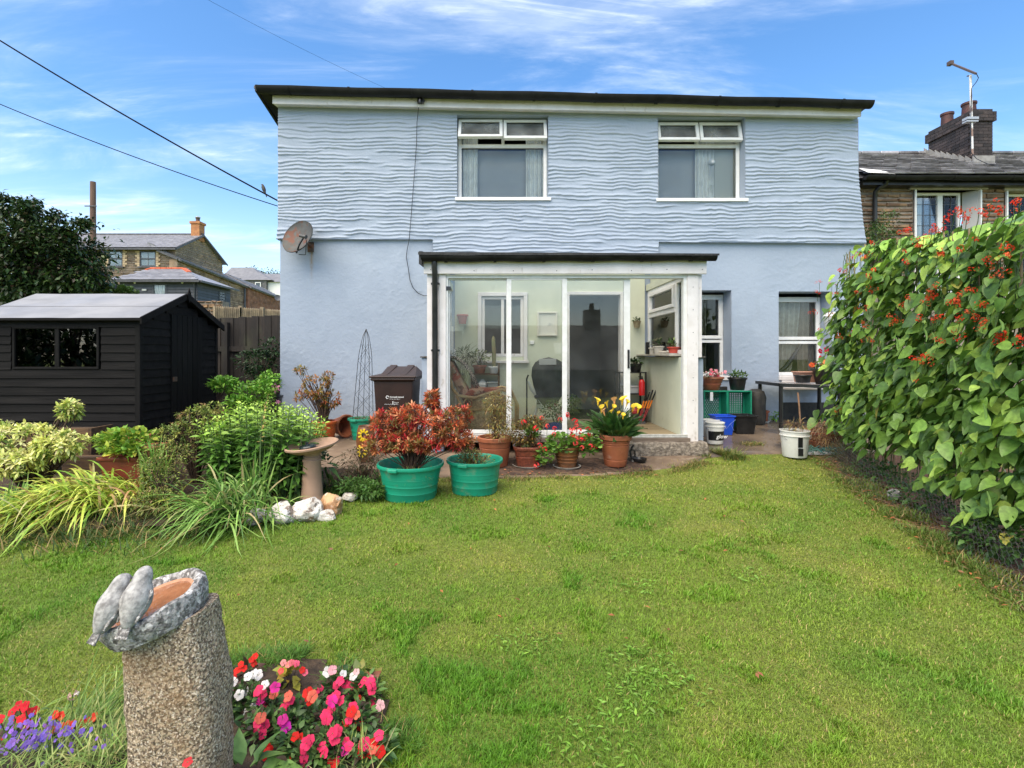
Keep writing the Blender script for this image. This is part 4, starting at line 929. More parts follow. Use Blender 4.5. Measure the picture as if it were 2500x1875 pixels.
def stones(parent,o,ux,n_,w,h,sw,sh,m,base_m,ops=(),clip=None,asobj=True,proud=.02,name='stone',backing=True):
 """rubble masonry: rows of uneven stones on the plane o + ux*u + z*v, outward normal n_"""
 o=Vector(o);ux=Vector(ux).normalized();n_=Vector(n_).normalized();big=MB();v=0;r=0
 while v<h-.01:
  rh=sh*random.uniform(.7,1.3);rh=min(rh,h-v);u=-random.random()*sw*.5
  while u<w:
   l_=sw*random.uniform(.55,1.5);a,c_=max(u,0),min(u+l_,w);u+=l_
   if c_-a<.03:continue
   cx,cz=(a+c_)/2,v+rh/2
   if clip and not clip(cx,cz+rh*.3):continue
   if any(c_>q[0]+.01 and a<q[1]-.01 and v+rh>q[2]+.01 and v<q[3]-.01 for q in ops):
    ok=False
    for q in ops:
     if c_>q[0]and a<q[1]and v+rh>q[2]and v<q[3]:
      if a<q[0]-.04:c_=q[0]-.005;ok=True
      elif c_>q[1]+.04:a=q[1]+.005;ok=True
    if not ok:continue
   g_=sh*.07;pr=proud*random.uniform(.5,1.2)
   j=lambda s_:random.uniform(-s_,s_)*sh
   pts=[(a+g_,v+g_+abs(j(.2)),0),(c_-g_,v+g_+abs(j(.2)),0),(c_-g_,v+rh-g_-abs(j(.3)),0),(a+g_,v+rh-g_-abs(j(.3)),0)]
   ins=sh*.12;q2=[(pts[0][0]+ins,pts[0][1]+ins),(pts[1][0]-ins,pts[1][1]+ins),(pts[2][0]-ins,pts[2][1]-ins),(pts[3][0]+ins,pts[3][1]-ins)]
   V=[o+ux*p[0]+Vector((0,0,p[1]))-n_*.01 for p in pts]+[o+ux*p[0]+Vector((0,0,p[1]))+n_*(pr+random.uniform(-.25,.25)*proud)for p in q2]
   fs=[(4,5,6,7),(0,1,5,4),(1,2,6,5),(2,3,7,6),(3,0,4,7)]
   if asobj:b=MB();b.add(V,fs);b.build(name,m,parent)
   else:big.add(V,fs)
  v+=rh
 if not asobj and big.v:big.build('stonework',m,parent,kind='stuff')
stonem=mat('brown_rubble_stone',(.27,.165,.085),(.11,.065,.04),3.5,.8,rnd=.4,bump=.5,bscale=14,stains=(((.36,.26,.15),5,.5,.75,.5,None),((.07,.055,.045),4,.6,.75,.5,None),((.20,.085,.035),2.6,.55,.75,.5,None)))
farstone=mat('far_rubble_stone',(.34,.235,.155),(.16,.11,.08),1.8,.85,rnd=.4,detail=8,stains=(((.42,.32,.23),2.3,.5,.7,.6,None),((.09,.07,.05),2.8,.6,.75,.6,None)))
farbrick=mat('far_red_brick',(.36,.16,.09),(.22,.105,.065),2.4,.85,detail=8,stains=(((.42,.25,.17),3,.5,.72,.6,None),((.12,.07,.05),3.3,.6,.75,.5,None)))
mortar=mat('mortar',(.30,.25,.20),(.21,.175,.14),8,.9,bump=.4)
darkframe=mat('dark_grey_frame',(.035,.038,.045),rough=.5)
slatef=mat('grey_slate',(.25,.25,.27),(.17,.17,.185),3,.5,rnd=.3,stains=(((.34,.34,.35),4,.55,.75,.5,None),),bump=.2)
def slate_roof(parent,o,ux,dn,w,sl,rows,sw,m,asobj=False,name='slate',th=.012,clip=None):
 """slates in overlapping rows; o = top-left corner, ux along ridge, dn down the slope"""
 o=Vector(o);ux=Vector(ux).normalized();dn=Vector(dn).normalized();nn=ux.cross(dn)
 if nn.z<0:nn=-nn
 rh=sl/rows;big=MB()
 for r in range(rows):
  u=-(sw*.5 if r%2 else 0)
  while u<w-.01:
   a,c_=max(u,0)+.004,min(u+sw,w)-.004;u+=sw
   if c_-a<.02:continue
   if clip and not clip((a+c_)/2,(r+.5)*rh):continue
   lift=th*1.8;j=random.uniform(-.03,.03)*rh;V=[]
   for vv,hh in((r*rh,0),((r+1)*rh+.02+j,lift)):
    for uu in(a,c_):
     V.append(o+ux*uu+dn*vv+nn*(hh+th*(1 if True else 0)))
   V+=[V[2]-nn*th,V[3]-nn*th,V[0]-nn*th,V[1]-nn*th]
   fs=[(0,1,3,2),(2,3,5,4),(0,2,4,6),(1,7,5,3)]
   if asobj:b=MB();b.add(V,fs);b.build(name,m,parent)
   else:big.add(V,fs)
 if not asobj:big.build('slates',m,parent,kind='stuff')
cot=thing('stone_cottage','far stone cottage with slate roof and brick chimney on the hill at left','house',(-26,42,6))
CY=40.0;cx1=X(427,CY);cx0=cx1-11;ce=Z(604,CY);cb=4.2;CYb=46.9;cr=Z(574,43.3);cym=43.4
b=MB();b.box(cx0,cx1,CY+.05,CYb,cb,ce);b.add([(cx0,CY+.05,ce),(cx0,CYb,ce),(cx0,cym,cr),(cx1,CY+.05,ce),(cx1,CYb,ce),(cx1,cym,cr)],[(0,1,2),(5,4,3),(0,2,5,3),(1,4,5,2)])
b.build('wall',mortar,cot)
cw=[(X(265,CY)-cx0,X(300,CY)-cx0,Z(651,CY)-cb,Z(612,CY)-cb),(X(341,CY)-cx0,X(381,CY)-cx0,Z(651,CY)-cb,Z(613,CY)-cb)]
stones(cot,(cx0,CY+.04,cb),(1,0,0),(0,-1,0),11,ce-cb,.55,.16,farstone,None,cw,asobj=False,proud=.05)
stones(cot,(cx1+.0,CY,cb),(0,1,0),(1,0,0),CYb-CY,cr-cb,.55,.16,farstone,None,clip=lambda u,v:v<ce-cb+(cr-ce)*(1-abs(u-3.4)/3.45)-.05,asobj=False,proud=.05)
quoin=mat('pale_brick_quoin',(.50,.38,.24),(.38,.28,.18),6,.8,rnd=.2)
for u0,u1,v0,v1 in cw:
 w_=window_frame('window',cot,cx0+u0,cx0+u1,cb+v0,cb+v1,CY-.02,.09,.08,darkframe,[('h',cb+(v0+v1)/2,.1)]);pane(w_,cx0+u0+.09,cx0+u1-.09,cb+v0+.09,cb+v1-.09,CY+.02)
 b=MB();b.box(cx0+(u0+u1)/2-.02,cx0+(u0+u1)/2+.02,CY,CY+.015,cb+v0+.09,cb+v1-.09);b.build('glazing_bar',mat('grey_bar',(.25,.26,.28),rough=.5),w_)
 b=MB();b.box(cx0+u0+.1,cx0+u1-.1,CY+.045,CY+.05,cb+v0+.1,cb+v1-.1);b.build('blind',mat('pale_grey_blind',(.45,.46,.47),rough=.9),w_)
 b=MB();b.box(cx0+u0-.1,cx0+u1+.1,CY-.12,CY,cb+v0-.09,cb+v0);b.build('sill',slate,w_)
 for sx in(-1,1):
  xq=cx0+(u0 if sx<0 else u1);v=v0;i=0
  while v<v1:
   ww=.34 if i%2 else .2;b=MB();b.box(xq-(ww if sx<0 else 0),xq+(ww if sx>0 else 0),CY-.03,CY+.03,cb+v,cb+v+.14);b.build('quoin',quoin,w_);v+=.155;i+=1
rl=math.hypot(cr-ce+.1,cym-CY+.3)
slate_roof(cot,(cx0,cym,cr+.05),(1,0,0),(0,CY-.35-cym,ce-cr-.12),11.3,rl,16,.38,slatef)
b=MB();b.add([(cx0,cym,cr+.02),(cx1+.3,cym,cr+.02),(cx1+.3,CY-.35,ce-.12),(cx0,CY-.35,ce-.12),(cx1+.3,CYb+.3,ce-.12),(cx0,CYb+.3,ce-.12)],[(0,1,2,3),(0,5,4,1)]);b.build('roof',slatef,cot)
b=MB();b.beam((cx1+.33,CY-.35,ce-.16),(cx1+.33,cym,cr-.02),.05,.14);b.beam((cx1+.33,CYb+.3,ce-.16),(cx1+.33,cym,cr-.02),.05,.14);b.box(cx0,cx1+.3,CY-.45,CY-.3,ce-.26,ce-.12);b.build('verge',slate,cot)
b=MB();b.box(cx0,cx1+.3,cym-.12,cym+.12,cr+.03,cr+.16);b.build('ridge',slate,cot,.03)
chp=P(483,575,43.4);b=MB();b.box(chp.x-.36,chp.x+.36,43.0,43.8,cr-.5,Z(549,43.4));b.box(chp.x-.44,chp.x+.44,42.92,43.88,Z(549,43.4),Z(543,43.4));ch=b.build('chimney',mat('orange_brick',(.45,.20,.075),(.34,.14,.06),4,.8,bump=.3),cot,.02)
b=MB();b.lathe((chp.x,43.4,Z(543,43.4)),[(.17,0),(.15,.28),(.18,.3),(.18,.34)],12);b.build('chimney_pot',mat('dark_pot',(.08,.05,.045),rough=.6),ch)
b=MB();b.lathe((chp.x,43.4,Z(543,43.4)+.40),[(.22,0),(.22,.03),(.08,.12)],12);b.box(chp.x-.01,chp.x+.01,43.39,43.41,Z(543,43.4)+.3,Z(543,43.4)+.42);b.build('cowl',mat('pale_metal',(.5,.5,.5),rough=.4,metal=.5),ch)
wing=thing('long_outbuilding','long low brick and stone range with slate roof running back beside the far cottage','outbuilding',(-23.6,42,4))
pts=[(432,633,39.85),(600,700,50.0),(690,734,58.0)]
wz=[P(*q)for q in pts];A_,B_,C__=wz
def wallquad(a,c_,zb_,m,name):
 b=MB();b.add([(a.x,a.y,zb_),(c_.x,c_.y,zb_),(c_.x,c_.y,c_.z),(a.x,a.y,a.z),(a.x-.6,a.y,zb_),(c_.x-1,c_.y,zb_),(c_.x-1,c_.y,c_.z),(a.x-.6,a.y,a.z)],[(0,1,2,3),(0,3,7,4),(1,5,6,2),(3,2,6,7)]);return b.build(name,m,wing)
wallquad(A_,B_,2.5,farstone,'stone_wall');
bq=Vector(B_);bq.x+=.25;cq_=Vector(C__);cq_.x+=.25
wallquad(bq,cq_,2.5,farbrick,'brick_wall')
dvec=(B_-A_);L1=dvec.length;nA=Vector((dvec.y,-dvec.x,0)).normalized()
def wallcourses(a,c_,zb_,m,rel,sh=.17,sw=.5):
 d_=Vector((c_.x-a.x,c_.y-a.y,0));w=d_.length;un=d_.normalized();nn=Vector((un.y,-un.x,0))
 stones(wing,(a.x,a.y,zb_),un,nn,w,max(a.z,c_.z)-zb_,sw,sh,m,None,clip=lambda u,v:v<(a.z-zb_)+(c_.z-a.z)*u/w-.12,asobj=False,proud=rel)
wallcourses(A_,B_,2.5,farstone,.05);wallcourses(bq,cq_,2.5,farbrick,.04,.13,.4)
for a,c_ in((A_,B_),(bq,cq_)):
 b=MB();o_=Vector((.25,0,0));up=Vector((-2.3,0,1.35))
 b.add([a+o_,c_+o_,c_+up,a+up,a+o_-Vector((0,0,.16)),c_+o_-Vector((0,0,.16)),c_+up-Vector((0,0,.16)),a+up-Vector((0,0,.16))],[(0,1,2,3),(0,4,5,1),(0,3,7,4),(1,5,6,2)]);b.build('roof',slatef,wing)
 slate_roof(wing,a+up+Vector((0,0,.02)),(c_-a),(2.55,0,-1.35),(c_-a).length,2.88,9,.4,slatef)
 b=MB();b.beam(a+o_+Vector((.06,0,-.05)),c_+o_+Vector((.06,0,-.05)),.12,.1);b.build('gutter',slate,wing)
b=MB();q=P(590,712,49.6);b.tube([q+Vector((.3,0,.3)),q+Vector((.3,0,-2.2))],.09,6);b.build('downpipe',slate,wing)
q=P(669,727,54.5);b=MB();b.lathe(q+Vector((.4,0,0)),[(.01,-.06),(.2,-.03),(.33,.03),(.34,.0),(.2,-.05)],16,Vector((.6,-1,.2)).normalized().to_track_quat('Z','Y').to_matrix());tag(b.build('satellite_dish',mat('far_dish_grey',(.10,.10,.11),rough=.5),origin=q),'small dark satellite dish on the far brick outbuilding wall','satellite dish')
sh=thing('timber_outbuilding','dark timber outbuilding with slate hip roof and orange ridge tiles','outbuilding',(-17,27,3.6))
sx0,sx1=X(292,26),X(482,26);se=Z(686,26);sy1=29.2;sbz=3.3
clad=mat('dark_grey_cladding',(.045,.050,.062),(.065,.070,.082),4,.6,rnd=.2)
b=MB();b.box(sx0+.02,sx1-.02,26.03,sy1,sbz,se);b.build('frame_walls',clad,sh)
dr=(X(372,26),X(408,26))
z_=sbz
while z_<se-.02:
 for a,c_ in((sx0,dr[0]),(dr[1],sx1)):
  b=MB();b.add([(a,25.98,z_),(c_,25.98,z_),(c_,26.01,z_+.15),(a,26.01,z_+.15),(a,26.03,z_),(c_,26.03,z_)],[(0,1,2,3),(0,4,5,1)]);b.build('board',clad,sh,fixn=False)
 b=MB();b.add([(sx1+.02,26,z_),(sx1+.02,sy1,z_),(sx1-.01,sy1,z_+.15),(sx1-.01,26,z_+.15),(sx1-.03,26,z_),(sx1-.03,sy1,z_)],[(0,1,2,3),(0,4,5,1)]);b.build('board',clad,sh,fixn=False)
 z_+=.15
wd=window_frame('door',sh,dr[0],dr[1],sbz+.2,se-.12,25.97,.09,.07,clad);pane(wd,dr[0]+.09,dr[1]-.09,sbz+.3,se-.21,26.0)
b=MB();zc=se-.22;k=16;V=[]
for j in range(7):
 v=j/6;wv=.30*abs(1-v*1.25)+.05
 for i in range(k+1):V.append(((dr[0]+dr[1])/2+wv*(2*i/k-1),26.02+.015*math.sin(i*2.4),zc-v*1.2))
b.add(V,[(j*(k+1)+i,j*(k+1)+i+1,(j+1)*(k+1)+i+1,(j+1)*(k+1)+i)for j in range(6)for i in range(k)],None,True);b.build('curtain',mat('white_curtain',(.75,.75,.75),rough=.9),wd,fixn=False)
w_=window_frame('window',sh,0,.7,se-.95,se-.25,0,.06,.05,clad);w_.location=Vector((sx1+.03,28.0,0))-Vector(sh.location);w_.rotation_euler=(0,0,R(90))
for v in w_.data.vertices:v.co=v.co+Vector(sh.location)
b=MB();b.box(.06,.64,.02,.03,se-.89,se-.31);pz=b.build('pane',GLASS,None,local=True);pz.parent=w_
rp=(X(366,27.4),X(446,27.4));rzv=Z(657,27.4);ov=.3
c4=[Vector((sx0-ov,26-ov,se)),Vector((sx1+ov,26-ov,se)),Vector((sx1+ov,sy1+ov,se)),Vector((sx0-ov,sy1+ov,se))];r0,r1=Vector((rp[0],27.5,rzv)),Vector((rp[1],27.5,rzv))
b=MB();b.add(c4+[r0,r1],[(0,1,5,4),(1,2,5),(2,3,4,5),(3,0,4),(3,2,1,0)]);b.build('roof',slatef,sh)
dnv=Vector((0,-1.8,se-rzv));
slate_roof(sh,Vector((sx0-ov,27.5,rzv+.03)),(1,0,0),dnv,sx1-sx0+2*ov,dnv.length+.02,8,.42,slatef,clip=lambda u,v:(u>(rp[0]-sx0+ov)*(1-v/dnv.length))and(u<(rp[1]-sx0+ov)+((sx1+ov)-rp[1])*v/dnv.length))
b=MB();oran=mat('orange_ridge_tile',(.62,.12,.035),(.50,.10,.035),6,.6)
def ridge(pa,pb,n):
 for i in range(n):
  a=pa.lerp(pb,i/n)+Vector((0,0,.05));c_=pa.lerp(pb,(i+.97)/n)+Vector((0,0,.05));b=MB();b.beam(a,c_,.22,.09);b.build('ridge_tile',oran,sh,.02)
b=MB();b.beam(P(383,611,39.7),P(434,632,39.7),.1,.16);b.build('verge_board',slate,wing)
ridge(r0,r1,6);ridge(r0,r0 .lerp(c4[0],.14),1);ridge(r1,r1 .lerp(c4[1],.35),3)
b=MB();b.box(sx0-ov,sx1+ov,26-ov-.08,26-ov,se-.1,se+.0);b.box(sx1+ov,sx1+ov+.08,26-ov,sy1+ov,se-.1,se);b.tube([(sx1-.1,25.9,se-.05),(sx1-.12,25.94,se-.4),(sx1-.12,25.94,sbz)],.04,6);b.build('gutter',slate,sh)
for px_ in(329,445):
 p=P(px_,690,25.9);b=MB();b.lathe(p,[(.03,-.05),(.055,0),(.03,.06)],8);b.build('lamp',upvc,sh)
p=P(352,708,25.95);b=MB();b.box(p.x-.11,p.x+.11,25.94,25.96,p.z-.035,p.z+.05);b.build('door_sign',mat('pale_sign',(.6,.6,.58),rough=.6),sh)
gw=thing('low_stone_wall','low old rubble wall behind the shed roof, left of the picket fence','wall',(-9,15,2.2))
x0,x1=X(400,15),X(519,14.5);b=MB();b.box(x0,x1,15.03,15.4,1.8,Z(735,15));b.build('wall_core',mortar,gw);stones(gw,(x0,15.03,1.9),(1,0,0),(0,-1,0),x1-x0,Z(732,15)-1.9,.28,.13,stonem,None,proud=.05)
fh=thing('far_grey_roofed_house','far house with grey hipped roofs, a white wall and a stone wall','house',(-36,76,10))
def hip(x0,x1,y0,y1,ze,zr,parent,rx0=None,rx1=None,ov=.3):
 ym=(y0+y1)/2;q=(y1-y0)/2;rx0=x0+q if rx0 is None else rx0;rx1=x1-q if rx1 is None else rx1
 b=MB();b.add([(x0-ov,y0-ov,ze),(x1+ov,y0-ov,ze),(x1+ov,y1+ov,ze),(x0-ov,y1+ov,ze),(rx0,ym,zr),(rx1,ym,zr)],[(0,1,5,4),(1,2,5),(2,3,4,5),(3,0,4),(3,2,1,0)]);b.build('roof',mat('far_grey_roof',(.20,.20,.21),(.15,.15,.16),2,.6),parent)
b=MB();b.box(X(545,75),X(690,75),75,83,5,Z(680,75));b.build('wall',farstone,fh);hip(X(545,75),X(640,75),75,83,Z(680,75),Z(653,79),fh,X(565,79),X(618,79))
b=MB();b.box(X(590,70),X(650,70),70,76,5,Z(684,70));b.build('wall',mat('far_dark_stone',(.10,.10,.11),(.16,.155,.15),2,.9),fh);hip(X(588,70),X(660,70),70,76,Z(684,70),Z(665,73),fh,X(628,73),X(634,73))
b=MB();b.box(X(652,71),X(720,71),70.5,78,5,Z(688,71));b.build('wall',mat('far_white_render',(.75,.74,.72),rough=.8),fh);hip(X(650,71),X(735,71),70.5,78,Z(690,71),Z(668,74),fh,X(640,74),X(700,74))
w_=window_frame('window',fh,X(623,69.9),X(637,69.9),Z(702,69.9),Z(689,69.9),69.85,.1,.1,upvc);pane(w_,X(623,69.9)+.1,X(637,69.9)-.1,Z(702,69.9)+.1,Z(689,69.9)-.1,69.9)
b=MB();pb_=P(227,720,22);b.tube([(pb_.x,22,3),(pb_.x,22,Z(444,22))],[.13,.105],10);pole=thing('telegraph_pole','brown wooden telegraph pole rising behind the dark tree on the left','pole',(pb_.x,22,3.0));b.build('mast',mat('creosote_pole',(.11,.06,.045),(.17,.10,.07),3,.8,stretch=(4,4,.3)),pole)
b=MB();b.box(pb_.x-.26,pb_.x+.24,21.86,21.9,Z(505,22)-.02,Z(505,22)+.02);b.box(pb_.x-.18,pb_.x+.2,21.86,21.9,Z(561,22)-.02,Z(561,22)+.02);b.build('step_irons',slate,pole)
def wire(name,pts,r,label,sag=.0):
 b=MB();V=[];
 a,c_=pts;
 for i in range(41):f=i/40;p=a.lerp(c_,f);p.z-=sag*4*f*(1-f);V.append(p)
 b.tube(V,r,5);return tag(b.build(name,cablem,origin=c_),label,'cable')
ca_=P(-250,-60,9.5);cb2=P(686,494,8.9)
wire('overhead_cable',(ca_,cb2),.014,'thick black overhead cable the small bird sits on, crossing the sky to the house corner',.10)
wire('overhead_cable',(P(-250,145,9.5),P(690,507,8.9)),.008,'thin black overhead cable below the one with the bird',.12)
wire('overhead_cable',(P(400,-60,6.0),P(1022,250,8.02)),.0016,'very thin overhead wire running to the bracket on the fascia',.06)
bird=thing('perched_bird','small dark bird perched on the thick overhead cable','bird',P(643,470,8.93))
def cabz(px):
 best=None
 for i in range(400):
  f=i/400;p=ca_.lerp(cb2,f);p.z-=.10*4*f*(1-f);qx=1215+1250*p.x/p.y
  if best is None or abs(qx-px)<best[0]:best=(abs(qx-px),p.copy())
 return best[1]
bp_=cabz(643);bm=mat('dark_bird_feathers',(.045,.042,.04),(.09,.085,.08),60,.8)
def skinfig(name,nodes,edges,m,parent,sub=2):
 me=bpy.data.meshes.new(name);me.from_pydata([n_[0]for n_ in nodes],edges,[])
 o=bpy.data.objects.new(name,me);link(o,parent)
 md=o.modifiers.new('skin','SKIN');md.use_smooth_shade=True
 for i,n_ in enumerate(nodes):
  r_=n_[1];o.data.skin_vertices[0].data[i].radius=(r_,r_)if not isinstance(r_,tuple)else r_
 o.data.skin_vertices[0].data[0].use_root=True
 s_=o.modifiers.new('sub','SUBSURF');s_.levels=sub;s_.render_levels=sub
 me.materials.append(m);return o
off=bp_-Vector(bird.location)
skinfig('body',[(tuple(off+Vector(v)),r_)for v,r_ in(((0,0,.075),.034),((-.012,0,.115),.026),((-.02,0,.145),.021),((-.045,0,.148),.004),((.012,0,.04),.026),((.035,0,-.02),.010),((.055,0,-.075),.008))],[(0,1),(1,2),(2,3),(0,4),(4,5),(5,6)],bm,bird)
b=MB();b.tube([bp_+Vector((-.005,-.01,.05)),bp_+Vector((-.005,-.01,.0))],.003,4);b.tube([bp_+Vector((.012,.01,.05)),bp_+Vector((.012,.01,.0))],.003,4);b.build('legs',blackpl,bird)
nb=thing('neighbour_cottage','neighbouring brown stone cottage with wet slate roof and dark brick chimney','house',(9,10,.3))
NE,NYe=4.90,9.80;NR,NYr=6.28,12.3;NX0,NX1=5.98,12.4
nw=[(X(2231,10.0),X(2394,10.0),2.6,Z(463,10.0)),(X(2454,10.0),X(2600,10.0),2.6,Z(466,10.0))]
b=MB();yA,yB=10.0,15
xs_=[NX0]+[q for w_ in nw for q in(w_[0],w_[1])]
for a,c_ in((NX0,nw[0][0]),(nw[0][1],nw[1][0])):b.box(a,c_,10.02,10.3,.2,4.95)
for w_ in nw:b.box(w_[0],w_[1],10.02,10.3,.2,w_[2]);b.box(w_[0],w_[1],10.02,10.3,w_[3],4.95)
b.box(NX1,NX1+.3,10.02,15,.2,4.95);b.box(NX0,NX0+.2,10.3,15,.2,5.0);b.box(NX0,NX1,14.8,15,.2,5.0);b.box(NX0,NX1,10.3,14.8,2.3,2.4)
b.build('wall',mortar,nb)
for a,c_ in((7.0,nw[0][0]),(nw[0][1],nw[1][0])):stones(nb,(a+.01,10.02,2.9),(1,0,0),(0,-1,0),c_-a-.02,4.86-2.9,.30,.085,stonem,None,proud=.035)
b=MB();b.box(X(2220,9.98),X(2410,9.98),9.955,10.01,Z(463,9.98),Z(452,9.98));b.box(X(2450,9.98),12.4,9.955,10.01,Z(466,9.98),Z(455,9.98));b.build('lintel',mat('grey_lintel',(.30,.27,.23),(.4,.37,.32),8,.8),nb)
lead=mat('lead_grey',(.12,.12,.13),rough=.5)
for wi,w_ in enumerate(nw):
 yf=10.16;wf=window_frame('window',nb,w_[0]+.02,min(w_[1]-.25,w_[0]+1.12)if wi==0 else w_[1]-.02,w_[2]+.1,w_[3]-.01,yf,.05,.06,upvc,[('v',X(2296,yf),.10)]if wi==0 else[])
 wf['label']=('leaded white casement, nearest to the blue house','leaded white casement at the right edge of the photo')[wi]
 reveal(wf,w_,10.0,10.2,oldwhite)
 x0_=w_[0]+.07;x1_=(w_[0]+1.07)if wi==0 else w_[1]-.07
 b=MB()
 for xb in np.arange(x0_,x1_,.135):b.box(xb,xb+.007,yf+.02,yf+.026,w_[2]+.15,w_[3]-.06)
 for zb2 in np.arange(w_[3]-.24,w_[2],-.21):b.box(x0_,x1_,yf+.018,yf+.024,zb2,zb2+.007)
 b.build('lead_cames',lead,wf);pane(wf,x0_,x1_,w_[2]+.1,w_[3]-.06,yf+.03)
 for q_ in((w_[0],w_[0]+.03),(w_[1]-.03,w_[1])):b=MB();b.box(q_[0],q_[1],9.965,10.05,w_[2],w_[3]);b.build('edge_trim',upvc,wf)
 if wi==0:b=MB();b.add([(w_[0]+1.115,yf+.03,w_[2]),(w_[1]-.01,10.0,w_[2]),(w_[1]-.01,10.0,w_[3]),(w_[0]+1.115,yf+.03,w_[3])],[(0,1,2,3)]);b.build('splayed_reveal',mat('grey_reveal',(.45,.45,.44),rough=.8),wf,fixn=False)
 curtain(wf,x0_,x0_+.42,w_[2]+.1,w_[3]-.05,yf+.25,.02,4)
wet=mat('wet_sheen_slate',(.16,.15,.155),(.34,.33,.34),3.5,.10,rough2=.38,rnd=.5,spec=.9,bump=.25,bscale=30,stains=(((.22,.21,.21),6,.58,.75,.4,None),))  # pale grey worked into the slate colour to imitate wet highlights
dnv=Vector((0,NYe-.1-NYr,NE-NR));rows=14;
b=MB();b.add([(NX0,NYr,NR-.02),(NX1+.3,NYr,NR-.02),(NX1+.3,NYe-.05,NE-.04),(NX0,NYe-.05,NE-.04),(NX1+.3,15,NE-.1),(NX0,15,NE-.1)],[(0,1,2,3),(0,5,4,1)]);b.build('roof_deck',slate,nb)
slate_roof(nb,(7.05,NYr,NR),(1,0,0),dnv,NX1-6.9,dnv.length,rows,.30,wet,asobj=True,th=.017)
b=MB()
k=0;x_=NX0
while x_<NX1:b=MB();b.box(x_,x_+.44,NYr-.11,NYr+.11,NR-.0,NR+.07);b.build('ridge_tile',wet,nb,.02);x_+=.45
gutter('gutter',(6.95,NYe-.12,NE-.03),(12.5,NYe-.12,NE-.05),.07,gutterm,nb,5)
b=MB();b.box(6.98,12.5,NYe-.02,10.02,NE-.16,NE-.04);b.build('soffit_board',blackpl,nb)
b=MB();b.tube([P(2164,440,9.75),P(2163,449,9.78),P(2146,458,9.85),P(2137,468,9.9),P(2136,490,9.93),P(2136,640,9.93)],.042,10);b.build('downpipe',blackpl,nb)
b=MB();b.add([(6.98,9.65,4.93),(7.5,9.65,4.9),(7.4,9.9,5.06),(6.98,9.9,5.1)],[(0,1,2,3)]);b.build('mortar_fillet',mat('white_mortar',(.75,.75,.73),rough=.8),nb)
chx0,chx1,chy0,chy1=X(2376,11),X(2424,11),11.0,12.15;ct=Z(266,11)
cbk=mat('dark_chimney_brick',(.022,.016,.015),(.05,.036,.032),5,.7,rnd=.5,bump=.4,bscale=40)
b=MB();b.box(chx0+.02,chx1-.02,chy0+.02,chy1-.02,5.2,ct-.02);chm=b.build('chimney',mat('sooty_mortar',(.05,.045,.042),rough=.9),nb)
z_=5.55;r_=0
while z_<ct-.02:
 h_=.068;out_=.045 if(ct-.27<z_<ct-.13)else 0
 l_=.215
 u=chx0-out_-(.11 if r_%2 else 0)
 while u<chx1+out_:
  a,c_=max(u,chx0-out_)+.004,min(u+l_,chx1+out_)-.004;u+=l_
  if c_-a>.02:b=MB();b.box(a,c_,chy0-out_,chy0+.05,z_+.004,z_+h_-.003);b.build('brick',cbk,chm)
 u=chy0-out_+(0 if r_%2 else .11)
 while u<chy1+out_:
  a,c_=u+.004,min(u+l_,chy1+out_)-.004;u+=l_
  zroof=NE+(a-NYe)*(NR-NE)/(NYr-NYe)
  if c_-a>.02 and z_>zroof-.1:b=MB();b.box(chx0-out_,chx0+.05,a,c_,z_+.004,z_+h_-.003);b.build('brick',cbk,chm)
 z_+=h_;r_+=1
leadf=mat('lead_flashing',(.30,.29,.27),(.22,.21,.19),8,.6)
b=MB();b.box(chx0-.02,chx1+.02,chy0-.03,chy0+.0,5.48,5.76);b.build('front_flashing',leadf,chm)
for k in range(8):
 y0=chy0+.02+k*.155;zz=NE+(y0-NYe)*.56-.02;b=MB();b.add([(chx0-.022,y0,zz),(chx0-.022,y0+.15,zz+.07),(chx0-.022,y0+.15,zz+.27),(chx0-.022,y0,zz+.13),(chx0-.005,y0,zz),(chx0-.005,y0+.15,zz+.07),(chx0-.005,y0+.15,zz+.27),(chx0-.005,y0,zz+.13)],[(0,1,2,3),(0,3,7,4),(2,6,7,3),(1,5,6,2)]);b.build('step_flashing',leadf,chm)
for px_,py0,py1,Y_,r_ in((2310,300,277,11.9,.12),(2352,280,252,11.35,.13)):
 p=Vector((X(px_,Y_),Y_,ct-.02));b=MB();h_=Z(py1,Y_)-p.z;b.lathe((chx0+.23,Y_,p.z),[(r_*1.05,0),(r_,h_*.2),(r_*.93,h_*.82),(r_*1.08,h_*.86),(r_*1.08,h_),(r_*.85,h_),(r_*.8,h_*.8)],16);b.build('chimney_pot',mat('dark_red_pot',(.085,.025,.02),(.05,.02,.017),8,.6),chm)
ae=thing('tv_aerial','old television aerial on a white mast strapped to the brick chimney','aerial',P(2374,380,10.9))
b=MB();b.tube([P(2374,378,10.88),P(2371,260,10.88),P(2369,183,10.88)],.022,8);b.build('mast',mat('streaked_white_pole',(.7,.7,.68),(.25,.16,.12),5,.5,lo=.45,hi=.55),ae)
b=MB();b.beam(P(2322,155,11.4),P(2383,180,10.7),.035,.035);b.beam(P(2361,186,10.9),P(2372,184,10.9),.02,.02);b.build('boom',mat('aerial_brown',(.09,.06,.05),rough=.6),ae)
b=MB()
for k in range(9):
 f=.05+k*.11;q=P(2322,155,11.4).lerp(P(2383,180,10.7),f);ax_=Vector((.5,.85,.0)).normalized()*.0+Vector((.75,.66,0))*0+Vector((0,0,1));b.tube([q+Vector((-.02,-.05,-.05)),q+Vector((.02,.05,.05))],.006,5)
b.box(P(2320,153,11.4).x-.04,P(2320,153,11.4).x+.04,11.35,11.45,Z(156,11.4)-.03,Z(150,11.4));b.build('elements',MATS['aerial_brown'],ae)
